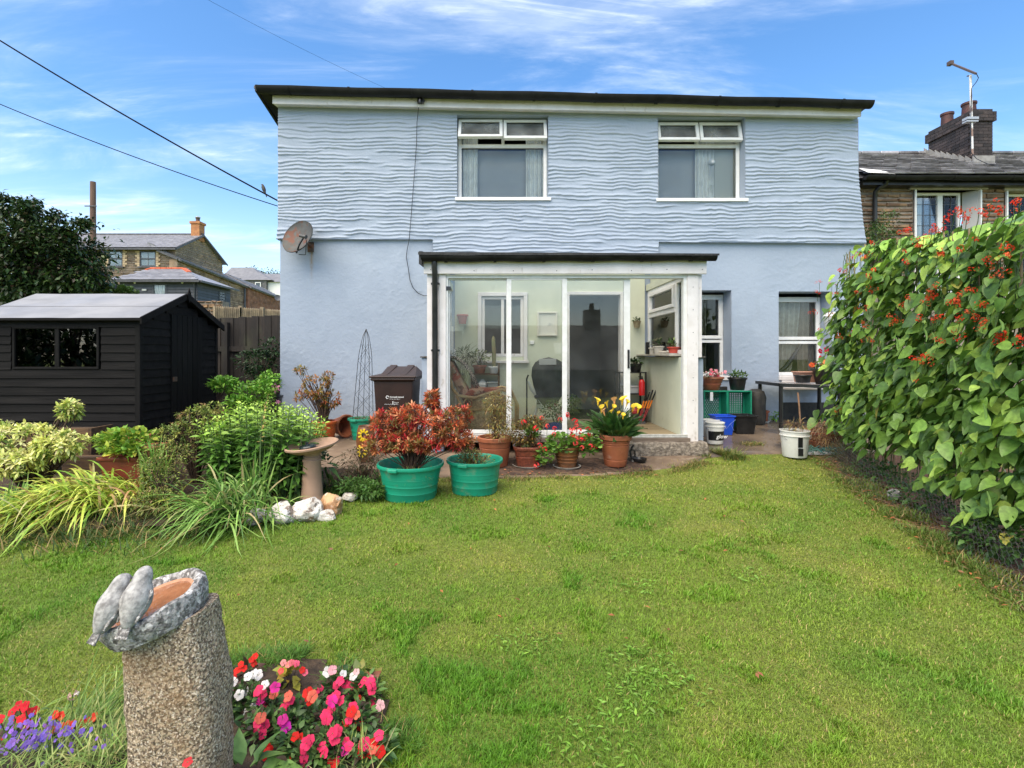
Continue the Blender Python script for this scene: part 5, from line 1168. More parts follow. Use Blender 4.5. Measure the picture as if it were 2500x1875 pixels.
b=MB();q=P(2372,290,10.86);b.box(q.x-.12,q.x+.12,10.82,10.95,q.z-.02,q.z+.03);b.box(q.x-.12,q.x+.12,10.83,10.95,q.z-.07,q.z-.04);b.build('strap_bracket',mat('galvanised',(.45,.46,.47),rough=.4,metal=.4),ae)
b=MB();b.tube([P(2383,178,10.8),P(2389,190,10.85),P(2384,200,10.86),P(2372,215,10.86),P(2370,300,10.85),P(2370,372,10.86),P(2385,388,10.8),P(2410,400,10.6),P(2450,408,10.5),P(2510,418,10.4)],.008,5);b.build('aerial_cable',blackpl,ae)
bh=thing('terrace_behind','dark slate roofed house behind the camera, seen only as a reflection in the porch glass','house',(2,-14,-2))
b=MB();b.box(-1.5,16,-20,-14,-2.5,.8);b.build('wall',mat('dark_slaty_stone',(.09,.075,.06),(.05,.045,.04),2,.9),bh)  # dark slaty stone colour, keeps the wall's reflection in the glass dark
b=MB();b.add([(-2,-13.6,.7),(16.5,-13.6,.7),(16.5,-17,3.2),(-2,-17,3.2),(16.5,-20.4,.7),(-2,-20.4,.7)],[(3,2,1,0),(3,5,4,2),(0,5,3),(1,2,4)]);b.build('roof',slate,bh)
b=MB();b.box(5.1,6.0,-17.4,-16.6,2.8,4.1);b.lathe((5.55,-17,4.1),[(.15,0),(.13,.4)],10);b.build('chimney',cbk,bh)
b=MB();M_=Matrix.Translation((3.5,-15.0,1.8))@Matrix.Rotation(R(-36),4,'X');b.box(-.4,.4,-.5,.5,0,.06,M_);b.build('skylight',upvc,bh)
bh2=thing('house_behind','second dark roofed house behind the camera, mirrored faintly in the porch glass','house',(-9,-22,-2))
b=MB();b.box(-14,-3,-26,-22,-2.5,1.5);b.build('wall',MATS['dark_slaty_stone'],bh2)
b=MB();b.add([(-14.4,-21.6,1.4),(-2.6,-21.6,1.4),(-2.6,-24,3.2),(-14.4,-24,3.2),(-2.6,-26.4,1.4),(-14.4,-26.4,1.4)],[(3,2,1,0),(3,5,4,2),(0,5,3),(1,2,4)]);b.build('roof',slate,bh2)
def rot(ax,deg):return Matrix.Rotation(R(deg),3,ax)
def potprof(r0,r1,h,rim=.03,th=.012,rimout=.012,fill=.8,bands=()):
 pr=[(0.001,0),(r0,0)]
 hb=h-rim
 for k in range(1,9):
  f=k/8;z=hb*f;r=r0+(r1-r0)*f*(1+.08*math.sin(f*3.1));pr.append((r,z))
 for bz in bands:
  r=r0+(r1-r0)*bz/hb;pr+=[]
 pr+=[(r1+rimout,hb+.002),(r1+rimout,h-.004),(r1+rimout-.004,h),(r1-th+.002,h),(r1-th,h-.006),(r0+(r1-r0)*fill-th,h*fill),(0.001,h*fill+.005)]
 return pr
def banded(r0,r1,h,zs,rim=.04,th=.012,rimout=.014,dep=.006,fill=.78,out=False):
 pr=[(.001,0),(r0,0),(r0+.003,.004)]
 zz=sorted(zs);hb=h-rim
 for z in zz:
  r=r0+(r1-r0)*(z/hb)**.9;s_=1 if out else-1
  pr+=[(r-.001,z-.008),(r+s_*dep,z-.003),(r+s_*dep,z+.003),(r+.001,z+.008)]
 pr+=[(r1,hb),(r1+rimout,hb+.003),(r1+rimout+.002,h-.006),(r1+rimout-.003,h),(r1-th+.002,h),(r1-th,h-.008),(r0+(r1-r0)*fill-th,h*fill),(.001,h*fill+.006)]
 return pr
def soildisc(parent,c,r,z,m=soil,nm='soil_fill'):
 b=MB();b.lathe((c[0],c[1],0),[(.001,z+.012),(r*.5,z+.015),(r,z),(r,z-.03),(.001,z-.03)],18,wob=.02,cap=False);return b.build(nm,m,parent)
def mkpot(name,label,cat_,c,r0,r1,h,m,zs=(),rim=.04,rimout=.014,sq=None,fill=.78,out=False,saucer=None,group=None,dep=.006,tilt=None,soilm=soil,nofill=False,nn=32):
 t_=thing(name,label,cat_,c,0,group)
 M=tilt
 b=MB();b.lathe(c,banded(r0,r1,h,zs,rim,rimout=rimout,fill=fill,out=out,dep=dep),nn,M,sq=sq,wob=.004,cap=False);b.build('pot_body',m,t_)
 if not nofill:soildisc(t_,c,(r0+(r1-r0)*fill)-.013,c[2]+h*fill+.01,soilm)
 if saucer:
  b=MB();b.lathe((c[0],c[1],c[2]-.014),[(.001,0),(saucer*.9,0),(saucer,.02),(saucer+.006,.022),(saucer-.006,.022),(saucer*.88,.006),(.001,.006)],32,cap=False);b.build('saucer',mat('white_saucer',(.62,.62,.58),(.42,.40,.34),9,.5),t_)
 return t_
def flowerset():
 pass
def ftmpl(name,petals=5,prof='round',W=.85,elev=.25,droop=.15,fold=-.1,seg=3,rings=1,heart=True):
 out=[]
 for v in range(3):
  ps=[]
  for rg in range(rings):
   a=np.arange(petals)*6.283/petals+v*.3+rg*.5+rng.normal(0,.06,petals);e=elev+rg*.5
   d=np.stack([np.cos(a),np.sin(a),np.full(petals,e)],1)+rng.normal(0,.08,(petals,3))
   ps.append(leaves(np.zeros((petals,3))+nrm(d)*.06,d,1-.2*rg,W,prof,droop,fold,seg,(1,1,1),.08,up=np.array([0,0,1.]))[:3])
  V,Fq,cc=cat(ps);me=bpy.data.meshes.new(name);me.from_pydata(V.tolist(),[],Fq.tolist());me.polygons.foreach_set('use_smooth',[True]*len(Fq));me.materials.append(PETAL);out.append(me)
 return out
def headtmpl(name,n=14,fr=.42,petals=5,W=.8):
 out=[]
 for v in range(3):
  c,d=ell(n,(0,0,0),(1-fr*.4,1-fr*.4,.7),.9,-.25);n2=len(c);ps=[]
  for i in range(n2):
   dd=d[i];o1=nrm(np.cross(dd,[.3,.5,.8]));o2=np.cross(dd,o1);a=np.arange(petals)*6.283/petals+random.random()
   dirs=o1[None]*np.cos(a)[:,None]+o2[None]*np.sin(a)[:,None]+dd[None]*.45
   ps.append(leaves(np.repeat(c[i][None],petals,0),dirs,fr,fr*W,'round',.1,-.1,2,(1,1,1),.1,up=np.repeat(dd[None],petals,0))[:3])
  V,Fq,cc=cat(ps);me=bpy.data.meshes.new(name);me.from_pydata(V.tolist(),[],Fq.tolist());me.polygons.foreach_set('use_smooth',[True]*len(Fq));me.materials.append(PETAL);out.append(me)
 return out
IMP=ftmpl('flower',5,'obov',.98,.15,.15,-.12,4);HEAD=headtmpl('flower_head');RAC=headtmpl('flower_spray',7,.5,3,.9)
def flower(parent,p,nrm_,r,col,tm=IMP,name='flower',var=.12):
 q=Vector(nrm_).normalized().to_track_quat('Z','Y').to_matrix().to_4x4();M=Matrix.Translation(p)@q@Matrix.Rotation(random.random()*6,4,'Z')@Matrix.Scale(r,4)
 o=piece(name,tm[random.randrange(len(tm))],parent,M);v_=1+random.uniform(-var,var);o.color=(min(1,col[0]*v_),min(1,col[1]*v_),min(1,col[2]*v_),1);return o
def tub(c,r0,r1,h,label,sx=1):
 t_=thing('green_tub',label,'plant tub',c,0,'green plastic garden tubs')
 b=MB();pr=[(.001,0),(r0,0),(r0+.004,.01)]
 for f in(.22,.42,.62):r=r0+(r1-r0)*f;pr+=[(r,h*f-.004),(r+.003,h*f),(r+.0025,h*f+.004),(r+.002,h*f+.008)]
 pr+=[(r1,h*.86),(r1+.004,h*.90),(r1+.022,h*.91),(r1+.026,h*.95),(r1+.022,h),(r1+.006,h),(r1-.004,h-.012),(r0+(r1-r0)*.55,h*.5),(.001,h*.52)]
 b.lathe(c,pr,44,sq=2.15,cap=False,wob=.006);b.build('tub_body',greenpl,t_)
 b=MB();
 for a in(-1.95,1.2):b.cbox(Vector(c)+Vector((math.cos(a)*(r1+.026),math.sin(a)*(r1+.026),h*.93)),(.10,.03,.035),rot('Z',math.degrees(a)+90))
 b.build('grip',greenpl,t_,.01);soildisc(t_,c,r1-.03,c[2]+h*.60);return t_
T1=(X(1003,5.03),5.03,g1(-.85,5.0));T2=(X(1159,5.2),5.2,g1(-.23,5.2));T3=(X(884,7.5),7.5,g1(-2,7.5)+.012)
tub1=tub(T1,.245,.300,.335,'green tub on the lawn holding the red and orange leaved shrub')
tub2=tub(T2,.225,.262,.325,'green tub on the lawn with sparse yellowing stems')
tub3=tub(T3,.13,.18,.31,'green tub against the blue wall with a wire obelisk standing in it')
ob=thing('obelisk_trellis','tall black wire obelisk trellis standing in the green tub by the wall','trellis',(T3[0],T3[1],T3[2]+.15))
ax,ay,zt=T3[0]+.06,T3[1],Z(803,7.5);hw=.125
def leg(f,s0,s1):
 w_=hw*(1-max(0,f-.72)/.28)**.6*(1-.38*min(f,.72)/.72)if f<1 else 0
 return Vector((ax+s0*w_-.05*(1-f),ay+s1*w_,T3[2]+.17+(zt-T3[2]-.17)*f))
for s0,s1 in((-1,-1),(1,-1),(1,1),(-1,1)):
 b=MB();b.tube([leg(f,s0,s1)for f in[i/14 for i in range(15)]],.0045,6);b.build('leg',blackpl,ob)
b=MB()
for k in range(5):
 f0,f1=k*.17,(k+1)*.17
 for(a0,a1),(c0,c1_)in(((-1,-1),(1,-1)),((1,1),(-1,1))):b.tube([leg(f0,a0,a1),leg(f1,c0,c1_)],.0021,5);b.tube([leg(f0,c0,c1_),leg(f1,a0,a1)],.0021,5)
b.tube([leg(.0,0,0),leg(1,0,0)],.004,5);b.build('cross_wires',blackpl,ob)
binm=mat('brown_bin_plastic',(.034,.014,.010),(.026,.011,.008),6,.42,bump=.1,bscale=120)
bz=g1(-1.4,6.6)+.012;wb=thing('wheelie_bin','brown wheelie bin with white council print, beside the porch','wheelie bin',(X(960,6.85),6.85,bz))
bx0,bx1,by0,by1=X(912,6.5),X(1008,6.5),6.5,7.15
b=MB();ht=.93
def ring(i,z,e=0):return[(bx0+i-e,by0+i*.7-e,z),(bx1-i+e,by0+i*.7-e,z),(bx1-i+e,by1-i*.4+e,z),(bx0+i-e,by1-i*.4+e,z)]
V=ring(.045,bz+.06)+ring(.0,bz+ht)+ring(0,bz+ht,.035)+ring(0,bz+ht+.035,.035)
b.add(V,[(0,1,2,3),(12,15,14,13)]+[(r*4+i,r*4+(i+1)%4,r*4+4+(i+1)%4,r*4+4+i)for r in range(3)for i in range(4)]);b.build('bin_body',binm,wb,.015)
b=MB();V=ring(0,bz+ht+.037,.05)+ring(0,bz+ht+.06,.05)+[(bx0+.08,by0+.05,bz+ht+.075),(bx1-.08,by0+.05,bz+ht+.075),(bx1-.05,by1-.02,bz+ht+.17),(bx0+.05,by1-.02,bz+ht+.17)]
b.add(V,[(0,3,2,1),(8,9,10,11)]+[(r*4+i,r*4+(i+1)%4,r*4+4+(i+1)%4,r*4+4+i)for r in range(2)for i in range(4)])
lid=b.build('lid',binm,wb,.012)
b=MB()
for s_ in(bx0+.09,bx1-.17):b.add([(s_,by0+.02,bz+ht+.075),(s_+.08,by0+.02,bz+ht+.075),(s_+.09,by1,bz+ht+.19),(s_-.01,by1,bz+ht+.19),(s_,by0+.02,bz+ht+.05),(s_+.08,by0+.02,bz+ht+.05),(s_+.09,by1,bz+ht+.1),(s_-.01,by1,bz+ht+.1)],[(0,1,2,3),(0,4,5,1),(1,5,6,2),(3,7,4,0),(2,6,7,3)])
b.build('lid_rib',binm,lid,.008)
b=MB();b.tube([(bx0+.03,by1+.05,bz+ht+.02),(bx1-.03,by1+.05,bz+ht+.02)],.016,10);b.box(bx0+.03,bx0+.08,by1,by1+.06,bz+ht,bz+ht+.04);b.box(bx1-.08,bx1-.03,by1,by1+.06,bz+ht,bz+ht+.04);b.build('handle',binm,wb)
for s_ in(bx0-.0,bx1-.05):
 b=MB();b.lathe((s_+.025,by1-.02,bz+.10),[(.10,-.025),(.10,.025)],20,rot('Y',90));b.build('wheel',blackpl,wb)
def text(body,size,p,m,parent,name='lettering',rx=90,rz_=0,depth=.0008,align='LEFT',bold=0,shear=0):
 cu=bpy.data.curves.new(name,'FONT');cu.body=body;cu.size=size;cu.extrude=depth;cu.align_x=align;cu.offset=bold;cu.shear=shear;cu.resolution_u=2
 tmp=bpy.data.objects.new('tmp',cu);C.objects.link(tmp);dg=bpy.context.evaluated_depsgraph_get();me=bpy.data.meshes.new_from_object(tmp.evaluated_get(dg));bpy.data.objects.remove(tmp)
 me.materials.clear();me.materials.append(m);me.name=name;o=bpy.data.objects.new(name,me)
 link(o,parent);o.matrix_local=Matrix.Translation(Vector(p)-(WL.get(parent.name)if parent else Vector()))@Matrix.Rotation(R(rz_),4,'Z')@Matrix.Rotation(R(rx),4,'X');return o
printw=mat('white_print',(.75,.75,.73),rough=.5)
yf=lambda z:by0+.0315*(1-(z-bz-.06)/(ht-.06))-.002
lx,lz=X(951,6.5),Z(971,6.5)
text('Cornwall council',.026,(lx,yf(lz),lz),printw,wb,rx=88,bold=.0006);text('kernow onen hag oll',.016,(lx,yf(lz-.022),lz-.022),printw,wb,rx=88)
b=MB();n_=20
b.add([(lx-.028+math.cos(a)*r,yf(lz)-.001,lz+.006+math.sin(a)*r)for r in(.021,.013)for a in[i*5.3/n_ for i in range(n_+1)]],[(i,i+1,n_+2+i,n_+1+i)for i in range(n_)]);b.build('logo',printw,wb)
text('www.cornwall.gov.uk',.015,(X(938,6.5),yf(lz-.085),lz-.088),printw,wb,rx=88)
text('Recycle',.019,(X(962,6.5),yf(lz-.07),lz-.068),printw,wb,rx=88);text('garden',.019,(X(962,6.5),yf(lz-.09),lz-.088),printw,wb,rx=88)
b=MB();b.box(X(959.5,6.5)-.008,X(959.5,6.5)+.002,yf(lz-.07)-.001,yf(lz-.07),lz-.085,lz-.045);b.build('emblem',printw,wb)
gp=lambda x,y:g1(x,y)+.012
pA=mkpot('terracotta_pot','wide terracotta pot with tall yellowing bamboo like plant before the wicker chair','plant pot',(X(1208,6.1),6.1,gp(0,6.1)),.15,.195,.34,terracotta,(.22,),.05,group='terracotta pots before the porch')
pB=mkpot('square_pot','squarish dark red plastic pot with bronze leaved bush on a white saucer','plant pot',(X(1287,6.1),6.1,gp(.3,6.1)),.12,.155,.235,terradark,(.12,),.035,sq=5,saucer=.17)
pC=mkpot('brown_pot','round brown glazed pot of coral geraniums on a white saucer','plant pot',(X(1384,6.05),6.05,gp(.8,6.1)),.10,.155,.24,browndark,(.06,.10,.14),.03,saucer=.16,out=True)
pD=mkpot('terracotta_pot','large ribbed terracotta pot holding the yellow calla lilies','plant pot',(X(1502,6.1),6.1,gp(1.4,6.1)),.125,.175,.37,terracotta,(.08,.25,.275,.30),.055,rimout=.02,group='terracotta pots before the porch')
io=thing('iron_ornament','small black cast iron boot scraper and dish beside the stone step','boot scraper',(X(1560,6.2),6.2,gp(1.7,6.2)))
c=Vector((X(1562,6.2),6.2,gp(1.7,6.2)));b=MB();b.lathe(c,[(.03,0),(.075,.02),(.085,.05),(.078,.05),(.06,.025),(.001,.02)],20,cap=False);b.build('dish',blackpl,io)
b=MB();q=c+Vector((-.09,.06,0));b.tube([q,q+Vector((-.01,0,.12)),q+Vector((.03,0,.2)),q+Vector((.0,0,.16))],.012,6);b.tube([q+Vector((.05,0,0)),q+Vector((.045,0,.13)),q+Vector((.0,0,.14))],.01,6);b.lathe(q+Vector((.02,0,0)),[(.07,0),(.06,.03),(.02,.06)],12);b.build('upright',blackpl,io)
yp=thing('patterned_pot','brown ceramic barrel pot with a yellow and black flower design beside the wheelie bin','plant pot',(X(893,6.25),6.25,gp(-1.6,6.25)))
c=Vector((X(893,6.25),6.25,gp(-1.6,6.25)));b=MB();b.lathe(c,[(.001,0),(.075,0),(.105,.12),(.115,.25),(.10,.38),(.085,.42),(.09,.43),(.08,.43),(.07,.4),(.001,.38)],28,cap=False);b.build('pot_body',browndark,yp)
ym=mat('yellow_glaze',(.80,.58,.03),(.70,.50,.02),9,.3);ykm=mat('black_glaze',(.02,.018,.015),rough=.3)
for k,(dx_,dz_)in enumerate(((0,.33),(-.02,.14),(.05,.24))):
 for i in range(9):
  a=i*6.283/9;cx_=dx_+math.cos(a)*.045;cz_=dz_+math.sin(a)*.055;rr=.112;yy=-math.sqrt(max(0,rr*rr-cx_*cx_));b=MB()
  b.cbox(c+Vector((cx_,yy-.002,cz_)),(.024,.008,.045),Matrix.Rotation(-a+R(90),3,'Y'));b.build('painted_petal',ym,yp,.004)
 b=MB();b.lathe(c+Vector((dx_,-math.sqrt(.112**2-dx_**2)-.003,dz_)),[(.001,-.006),(.018,-.004),(.018,.004),(.001,.008)],12,rot('X',90));b.build('painted_centre',ykm,yp)
pE=mkpot('orange_pot','orange plastic pot with the bronze leaved azalea, against the blue wall','plant pot',(X(792,7.3),7.3,gp(-2.5,7.3)),.13,.165,.30,mat('orange_plastic',(.50,.10,.02),(.42,.08,.018),6,.4),(.2,),.04)
mkpot('tipped_pot','empty terracotta pot lying tipped over beside the orange pot','plant pot',(X(818,7.75),7.75,gp(-2.4,7.7)+.155),.10,.155,.30,terracotta,(.2,),.05,tilt=Matrix.Rotation(R(-38),3,'Z')@Matrix.Rotation(R(86),3,'Y'),nofill=True,fill=.15)
pF=mkpot('terracotta_pot','terracotta pot with bright green leafy plant by the back corner of the shed','plant pot',(X(534,7.2),7.2,gp(-3.9,7.2)+.05),.10,.135,.42,terracotta,(.3,),.05)
pG=mkpot('black_pot','black pot of pink lilies at the left corner of the blue house','plant pot',(X(660,7.4),7.4,gp(-3.2,7.4)+.2),.13,.16,.45,blackpl,(.3,),.04)
mkpot('stacked_pots','stack of two nested empty terracotta pots before the black shed','plant pot',(X(341,5.6),5.6,.42),.10,.125,.15,terracotta,(.07,),.04,nofill=True)
c=(X(341,5.6),5.6,.42+.085);b=MB();b.lathe(c,banded(.10,.12,.12,(),.04),28,cap=False);tag(b.build('nested_pot',terracotta,origin=c),'upper terracotta pot nested inside the stack before the shed','plant pot')
b=MB();b.box(X(300,5.6),X(410,5.6),5.45,5.75,.25,.42);tag(b.build('wooden_block',oldwood,origin=(X(350,5.6),5.6,.25),bevel=.01),'brown wooden block under the stack of terracotta pots','wood block')
mkpot('terracotta_bowl','low terracotta bowl right of the stack of pots near the shed','plant pot',(X(384,5.45),5.45,.43),.09,.125,.11,terracotta,(),.03)
pH=thing('red_trough','rusty red trough pot holding the lime green leafy plant','planter',(X(308,4.95),4.95,.2))
b=MB();x0,x1=X(258,4.9),X(360,4.9);b.add([(x0+.03,4.85,.20),(x1-.03,4.85,.20),(x1-.03,5.05,.20),(x0+.03,5.05,.20),(x0,4.82,.50),(x1,4.82,.50),(x1,5.08,.50),(x0,5.08,.50),(x0-.015,4.80,.50),(x1+.015,4.80,.50),(x1+.015,5.10,.50),(x0-.015,5.10,.50),(x0-.015,4.80,.53),(x1+.015,4.80,.53),(x1+.015,5.10,.53),(x0-.015,5.10,.53)],[(3,2,1,0),(12,13,14,15)]+[(r*4+i,r*4+(i+1)%4,r*4+4+(i+1)%4,r*4+4+i)for r in range(3)for i in range(4)]);b.build('trough_body',mat('rust_red_plastic',(.25,.045,.022),(.16,.032,.018),5,.5),pH,.006)
def bucket(name,c,r0,r1,h,m,label,cat_='bucket',handle=True,lidm=None,fill=.9,nofill=True):
 t_=thing(name,label,cat_,c);b=MB();pr=[(.001,0),(r0,0),(r0+.003,.006),(r0+(r1-r0)*.78,h*.78),(r1+.006,h*.79),(r1+.006,h*.82),(r1-.002,h*.83),(r1,h*.95),(r1+.008,h*.955),(r1+.008,h-.002),(r1-.004,h),(r1-.006,h-.01),(r0,.02),(.001,.02)]
 if lidm:pr=pr[:-4]+[(r1+.004,h),(r1*.9,h+.004),(.001,h+.003)]
 b.lathe(c,pr,32,cap=False);b.build('bucket_body',m,t_)
 if handle:
  b=MB();b.tube([Vector(c)+Vector((math.cos(a)*(r1+.012),-abs(math.sin(a))*(r1*.25)-.3*r1+.0,h*.84-math.sin(a)*r1*.95*.6))for a in[math.pi*i/14 for i in range(15)]],.003,5);b.build('handle',mat('wire_handle',(.4,.4,.4),rough=.4),t_)
 if not nofill:soildisc(t_,c,r1*.92,c[2]+h*fill)
 return t_
whitepl=mat('white_bucket_plastic',(.72,.72,.69),(.62,.61,.56),4,.4,stains=(((.30,.27,.2),7,.66,.82,.4,None),))
c=Vector((X(1745,7.0),7.0,gp(3.0,7.0)));b1=bucket('paint_bucket',c,.105,.122,.29,whitepl,'white lidded paint bucket with a black label, at the porch corner',lidm=True)
b=MB();V=[]
for i in range(15):
 a=math.pi*(1.12+.80*i/14)
 for z in(.05,.175):r=.105+.017*z/.29+.0025;V.append((c.x+math.cos(a)*r,c.y+math.sin(a)*r,c.z+z))
b.add(V,[(2*i,2*i+2,2*i+3,2*i+1)for i in range(14)],None,True);lb=b.build('label_band',blackpl,b1,fixn=False,auto=False)
text('glow',.075,(c.x-.03,c.y-.121,c.z+.085),printw,lb,rx=88,shear=.3,bold=.001);
bucket('white_tub',(X(1735,7.35),7.35,gp(3.0,7.3)),.10,.12,.24,whitepl,'second white plastic tub standing behind the paint bucket',handle=False,lidm=True)
def boxtub(name,x0,x1,y0,y1,z0,z1,tp,m,label,cat_,lipw=.015,th=.008):
 t_=thing(name,label,cat_,((x0+x1)/2,(y0+y1)/2,z0));b=MB()
 def rg(e,z):return[(x0-e,y0-e,z),(x1+e,y0-e,z),(x1+e,y1+e,z),(x0-e,y1+e,z)]
 V=rg(-tp,z0)+rg(0,z1-.02)+rg(lipw,z1-.02)+rg(lipw,z1)+rg(-th,z1)+rg(-tp-th,z0+.01)
 b.add(V,[(0,1,2,3),(23,22,21,20)]+[(r*4+i,r*4+(i+1)%4,r*4+4+(i+1)%4,r*4+4+i)for r in range(5)for i in range(4)]);b.build('tub_body',m,t_,.006);return t_
bl=boxtub('blue_tub',X(1748,7.3),X(1794,7.3),7.3,7.52,gp(3.2,7.35),gp(3.2,7.35)+.28,.025,mat('blue_plastic',(.012,.075,.62),(.02,.10,.55),6,.35),'bright blue plastic tub between the white bucket and the black crate','tub')
c=Vector((X(1775,7.3),7.29,gp(3.2,7.35)));b=MB();b.tube([c+Vector((-.10,-.02,.24)),c+Vector((-.02,-.02,.1)),c+Vector((.04,-.01,.17)),c+Vector((.11,-.02,.23))],.0025,5);b.tube([c+Vector((.04,-.01,.17)),c+Vector((.09,-.01,.07))],.0025,5);b.build('handle',mat('pale_blue_wire',(.25,.35,.75),rough=.5),bl)
boxtub('black_tub',X(1797,7.35),X(1849,7.35),7.35,7.62,gp(3.5,7.4),gp(3.5,7.4)+.27,.03,blackpl,'black plastic recycling box in front of the green crates','box')
cr_m=mat('green_crate_plastic',(.015,.30,.17),(.012,.24,.14),7,.4)
def crate(x0,x1,y0,y1,z0,z1,label,hexy):
 t_=thing('green_crate',label,'crate',((x0+x1)/2,y1,z0),0,'green plastic crates beside the porch');th=.008
 b=MB();b.box(x0,x1,y0,y1,z0,z0+th);b.box(x0,x1,y0,y1,z1-th,z1);b.box(x0,x0+th,y0,y1,z0+th,z1-th);b.box(x1-th,x1,y0,y1,z0+th,z1-th)
 b.box(x0-.008,x1+.008,y0,y0+.012,z1,z1+.012);b.box(x0-.008,x1+.008,y0,y0+.012,z0-.012,z0);b.box(x1,x1+.012,y0,y0+.012,z0,z1)
 b.build('crate_sides',cr_m,t_,.002)
 b=MB();xx0,xx1,zz0,zz1=x0+.04,x1-.04,z0+.04,z1-.04;yb0,yb1=y1-th,y1
 b.box(x0+th,xx0,yb0,yb1,z0+th,z1-th);b.box(xx1,x1-th,yb0,yb1,z0+th,z1-th);b.box(xx0,xx1,yb0,yb1,z0+th,zz0);b.box(xx0,xx1,yb0,yb1,zz1,z1-th)
 if hexy:
  n_=9
  for i in range(-n_,n_*2):
   p=Vector((xx0+i*.035,y1-.004,zz0));hgt=zz1-zz0
   for s_ in(1,-1):
    q=p+Vector((s_*hgt*.6,0,hgt));a,c_=p,q
    def cl(u,v):
     t0,t1=0.,1.;d_=v.x-u.x
     for lim,sg in((xx0,1),(xx1,-1)):
      f=(lim-u.x)/d_
      if d_*sg>0:t0=max(t0,f)
      else:t1=min(t1,f)
     return(u.lerp(v,t0),u.lerp(v,t1))if t1>t0+.02 else None
    r=cl(a,c_)
    if r:b.beam(r[0],r[1],.006,.011)
 else:
  for z in np.arange(zz0+.02,zz1,.028):b.box(xx0,xx1,yb0+.001,yb1-.001,z,z+.010)
  for x in np.arange(xx0+.02,xx1,.034):b.box(x,x+.013,yb0,yb1,zz0,zz1)
 b.build('mesh_base',cr_m,t_);return t_
cz0=gp(3.5,7.8)
crate(X(1716,7.72),X(1771,7.72),7.66,7.86,cz0,.945,'green mesh crate with diamond holes and a white tag, nearest the porch',True)
k2=crate(X(1774,7.72),X(1829,7.72),7.66,7.86,cz0,.945,'green mesh crate with slotted holes, under the black flower pot',False)
p=P(1737,967,7.64);b=MB();b.box(p.x-.022,p.x+.022,7.635,7.64,p.z-.07,p.z+.06);tag(b.build('white_tag',mat('tag_white',(.75,.75,.74),rough=.5),origin=p),'white hanging label with dark marks tied on the left green crate','label')
pI=mkpot('terracotta_bowl','terracotta bowl of small pink flowers standing on the green crate','plant pot',(X(1737,7.8),7.8,.958),.10,.165,.20,terracotta,(.1,),.03)
pJ=mkpot('black_pot','black plastic pot with small green plant on the right green crate','plant pot',(X(1800,7.8),7.8,.958),.095,.125,.19,blackpl,(),.03)
b=MB();c=Vector((X(1846,8.0),8.0,gp(4,8)));b.lathe(c,[(.001,0),(.13,0),(.15,.1),(.14,.25),(.15,.4),(.12,.5),(.05,.54),(.001,.54)],16,wob=.10,cap=False);o=b.build('black_stump',MATS['black_bitumen_paint'],origin=c);tag(o,'rough black stump standing right of the green crates','stump')
mkpot('terracotta_pot','small terracotta pot on a saucer against the wall between the two windows','plant pot',(X(1866,8.15),8.15,gp(4.2,8.1)+.01),.045,.062,.17,terracotta,(.12,),.03,nofill=True,saucer=.08)
tb=thing('garden_table','black metal garden table with grey top below the right window','table',(4.65,7.85,.35))
TZ=1.075;b=MB();b.add([(4.13,7.50,TZ),(5.2,7.50,TZ-.05),(5.2,8.15,TZ-.05),(4.13,8.15,TZ),(4.13,7.50,TZ-.018),(5.2,7.50,TZ-.068),(5.2,8.15,TZ-.068),(4.13,8.15,TZ-.018)],[(0,1,2,3),(7,6,5,4),(0,4,5,1),(1,5,6,2),(2,6,7,3),(3,7,4,0)]);b.build('tabletop',mat('grey_tabletop',(.22,.22,.23),(.30,.30,.30),4,.2),tb,.004)
b=MB();b.beam((4.12,7.49,TZ-.02),(5.2,7.49,TZ-.07),.03,.045);b.beam((4.12,8.16,TZ-.02),(5.2,8.16,TZ-.07),.03,.045);b.beam((4.12,7.49,TZ-.02),(4.12,8.16,TZ-.02),.03,.045);b.build('frame',blackpl,tb)
for lx_,ly_ in((4.16,7.52),(4.16,8.12),(5.02,7.52),(5.1,8.12)):
 b=MB();b.tube([(lx_,ly_,gp(lx_,ly_)-.01),(lx_,ly_,TZ-.04)],.028,10);b.build('leg',blackpl,tb)
tt_=boxtub('plastic_trough',X(1948,7.9),X(2010,7.9),7.85,8.05,TZ-.01,TZ+.16,.02,mat('faded_terracotta',(.45,.24,.17),(.38,.19,.13),5,.5),'faded terracotta plastic trough on the table, behind the small black pot','planter')
mkpot('black_pot','small squat black pot standing at the front of the table','plant pot',(X(1960,7.7),7.7,TZ),.09,.11,.115,blackpl,(),.02)
pK=boxtub('black_planter',X(2003,7.65),X(2056,7.65),7.62,7.85,TZ-.03,TZ+.20,.03,blackpl,'black square planter of orange begonias on the right end of the table','planter')
c=Vector((X(1940,6.42),6.42,gp(3.74,6.42)));pL=bucket('white_bucket',c,.135,.165,.33,whitepl,'weathered white bucket with a dead plant at the edge of the lawn',nofill=False)
b=MB();b.lathe(c+Vector((-.0,-.158,.13)),[(.001,0),(.001,.01)],6)
b=MB();b.cbox(c+Vector((-.02,-.158,.20)),(.055,.006,.13));b.cbox(c+Vector((-.012,-.150,.075)),(.06,.006,.09));b.build('black_sticker',blackpl,pL)
text('500',.03,c+Vector((-.012,-.152,.12)),printw,pL)
pM=mkpot('terracotta_bowl','wide terracotta bowl of dead straw coloured stems by the bean plants','plant pot',(X(2014,6.85),6.85,gp(4.4,6.85)),.17,.235,.20,terracotta,(.08,.12),.035)
b=MB();b.tube([P(1948,959,7.3),P(1951,990,7.2),P(1954,1034,7.1)],.012,7);tag(b.build('bamboo_stick',mat('brown_cane',(.22,.12,.06),(.14,.08,.04),20,.7),origin=P(1954,1034,7.1)),'upright brown cane leaning before the garden table','cane')
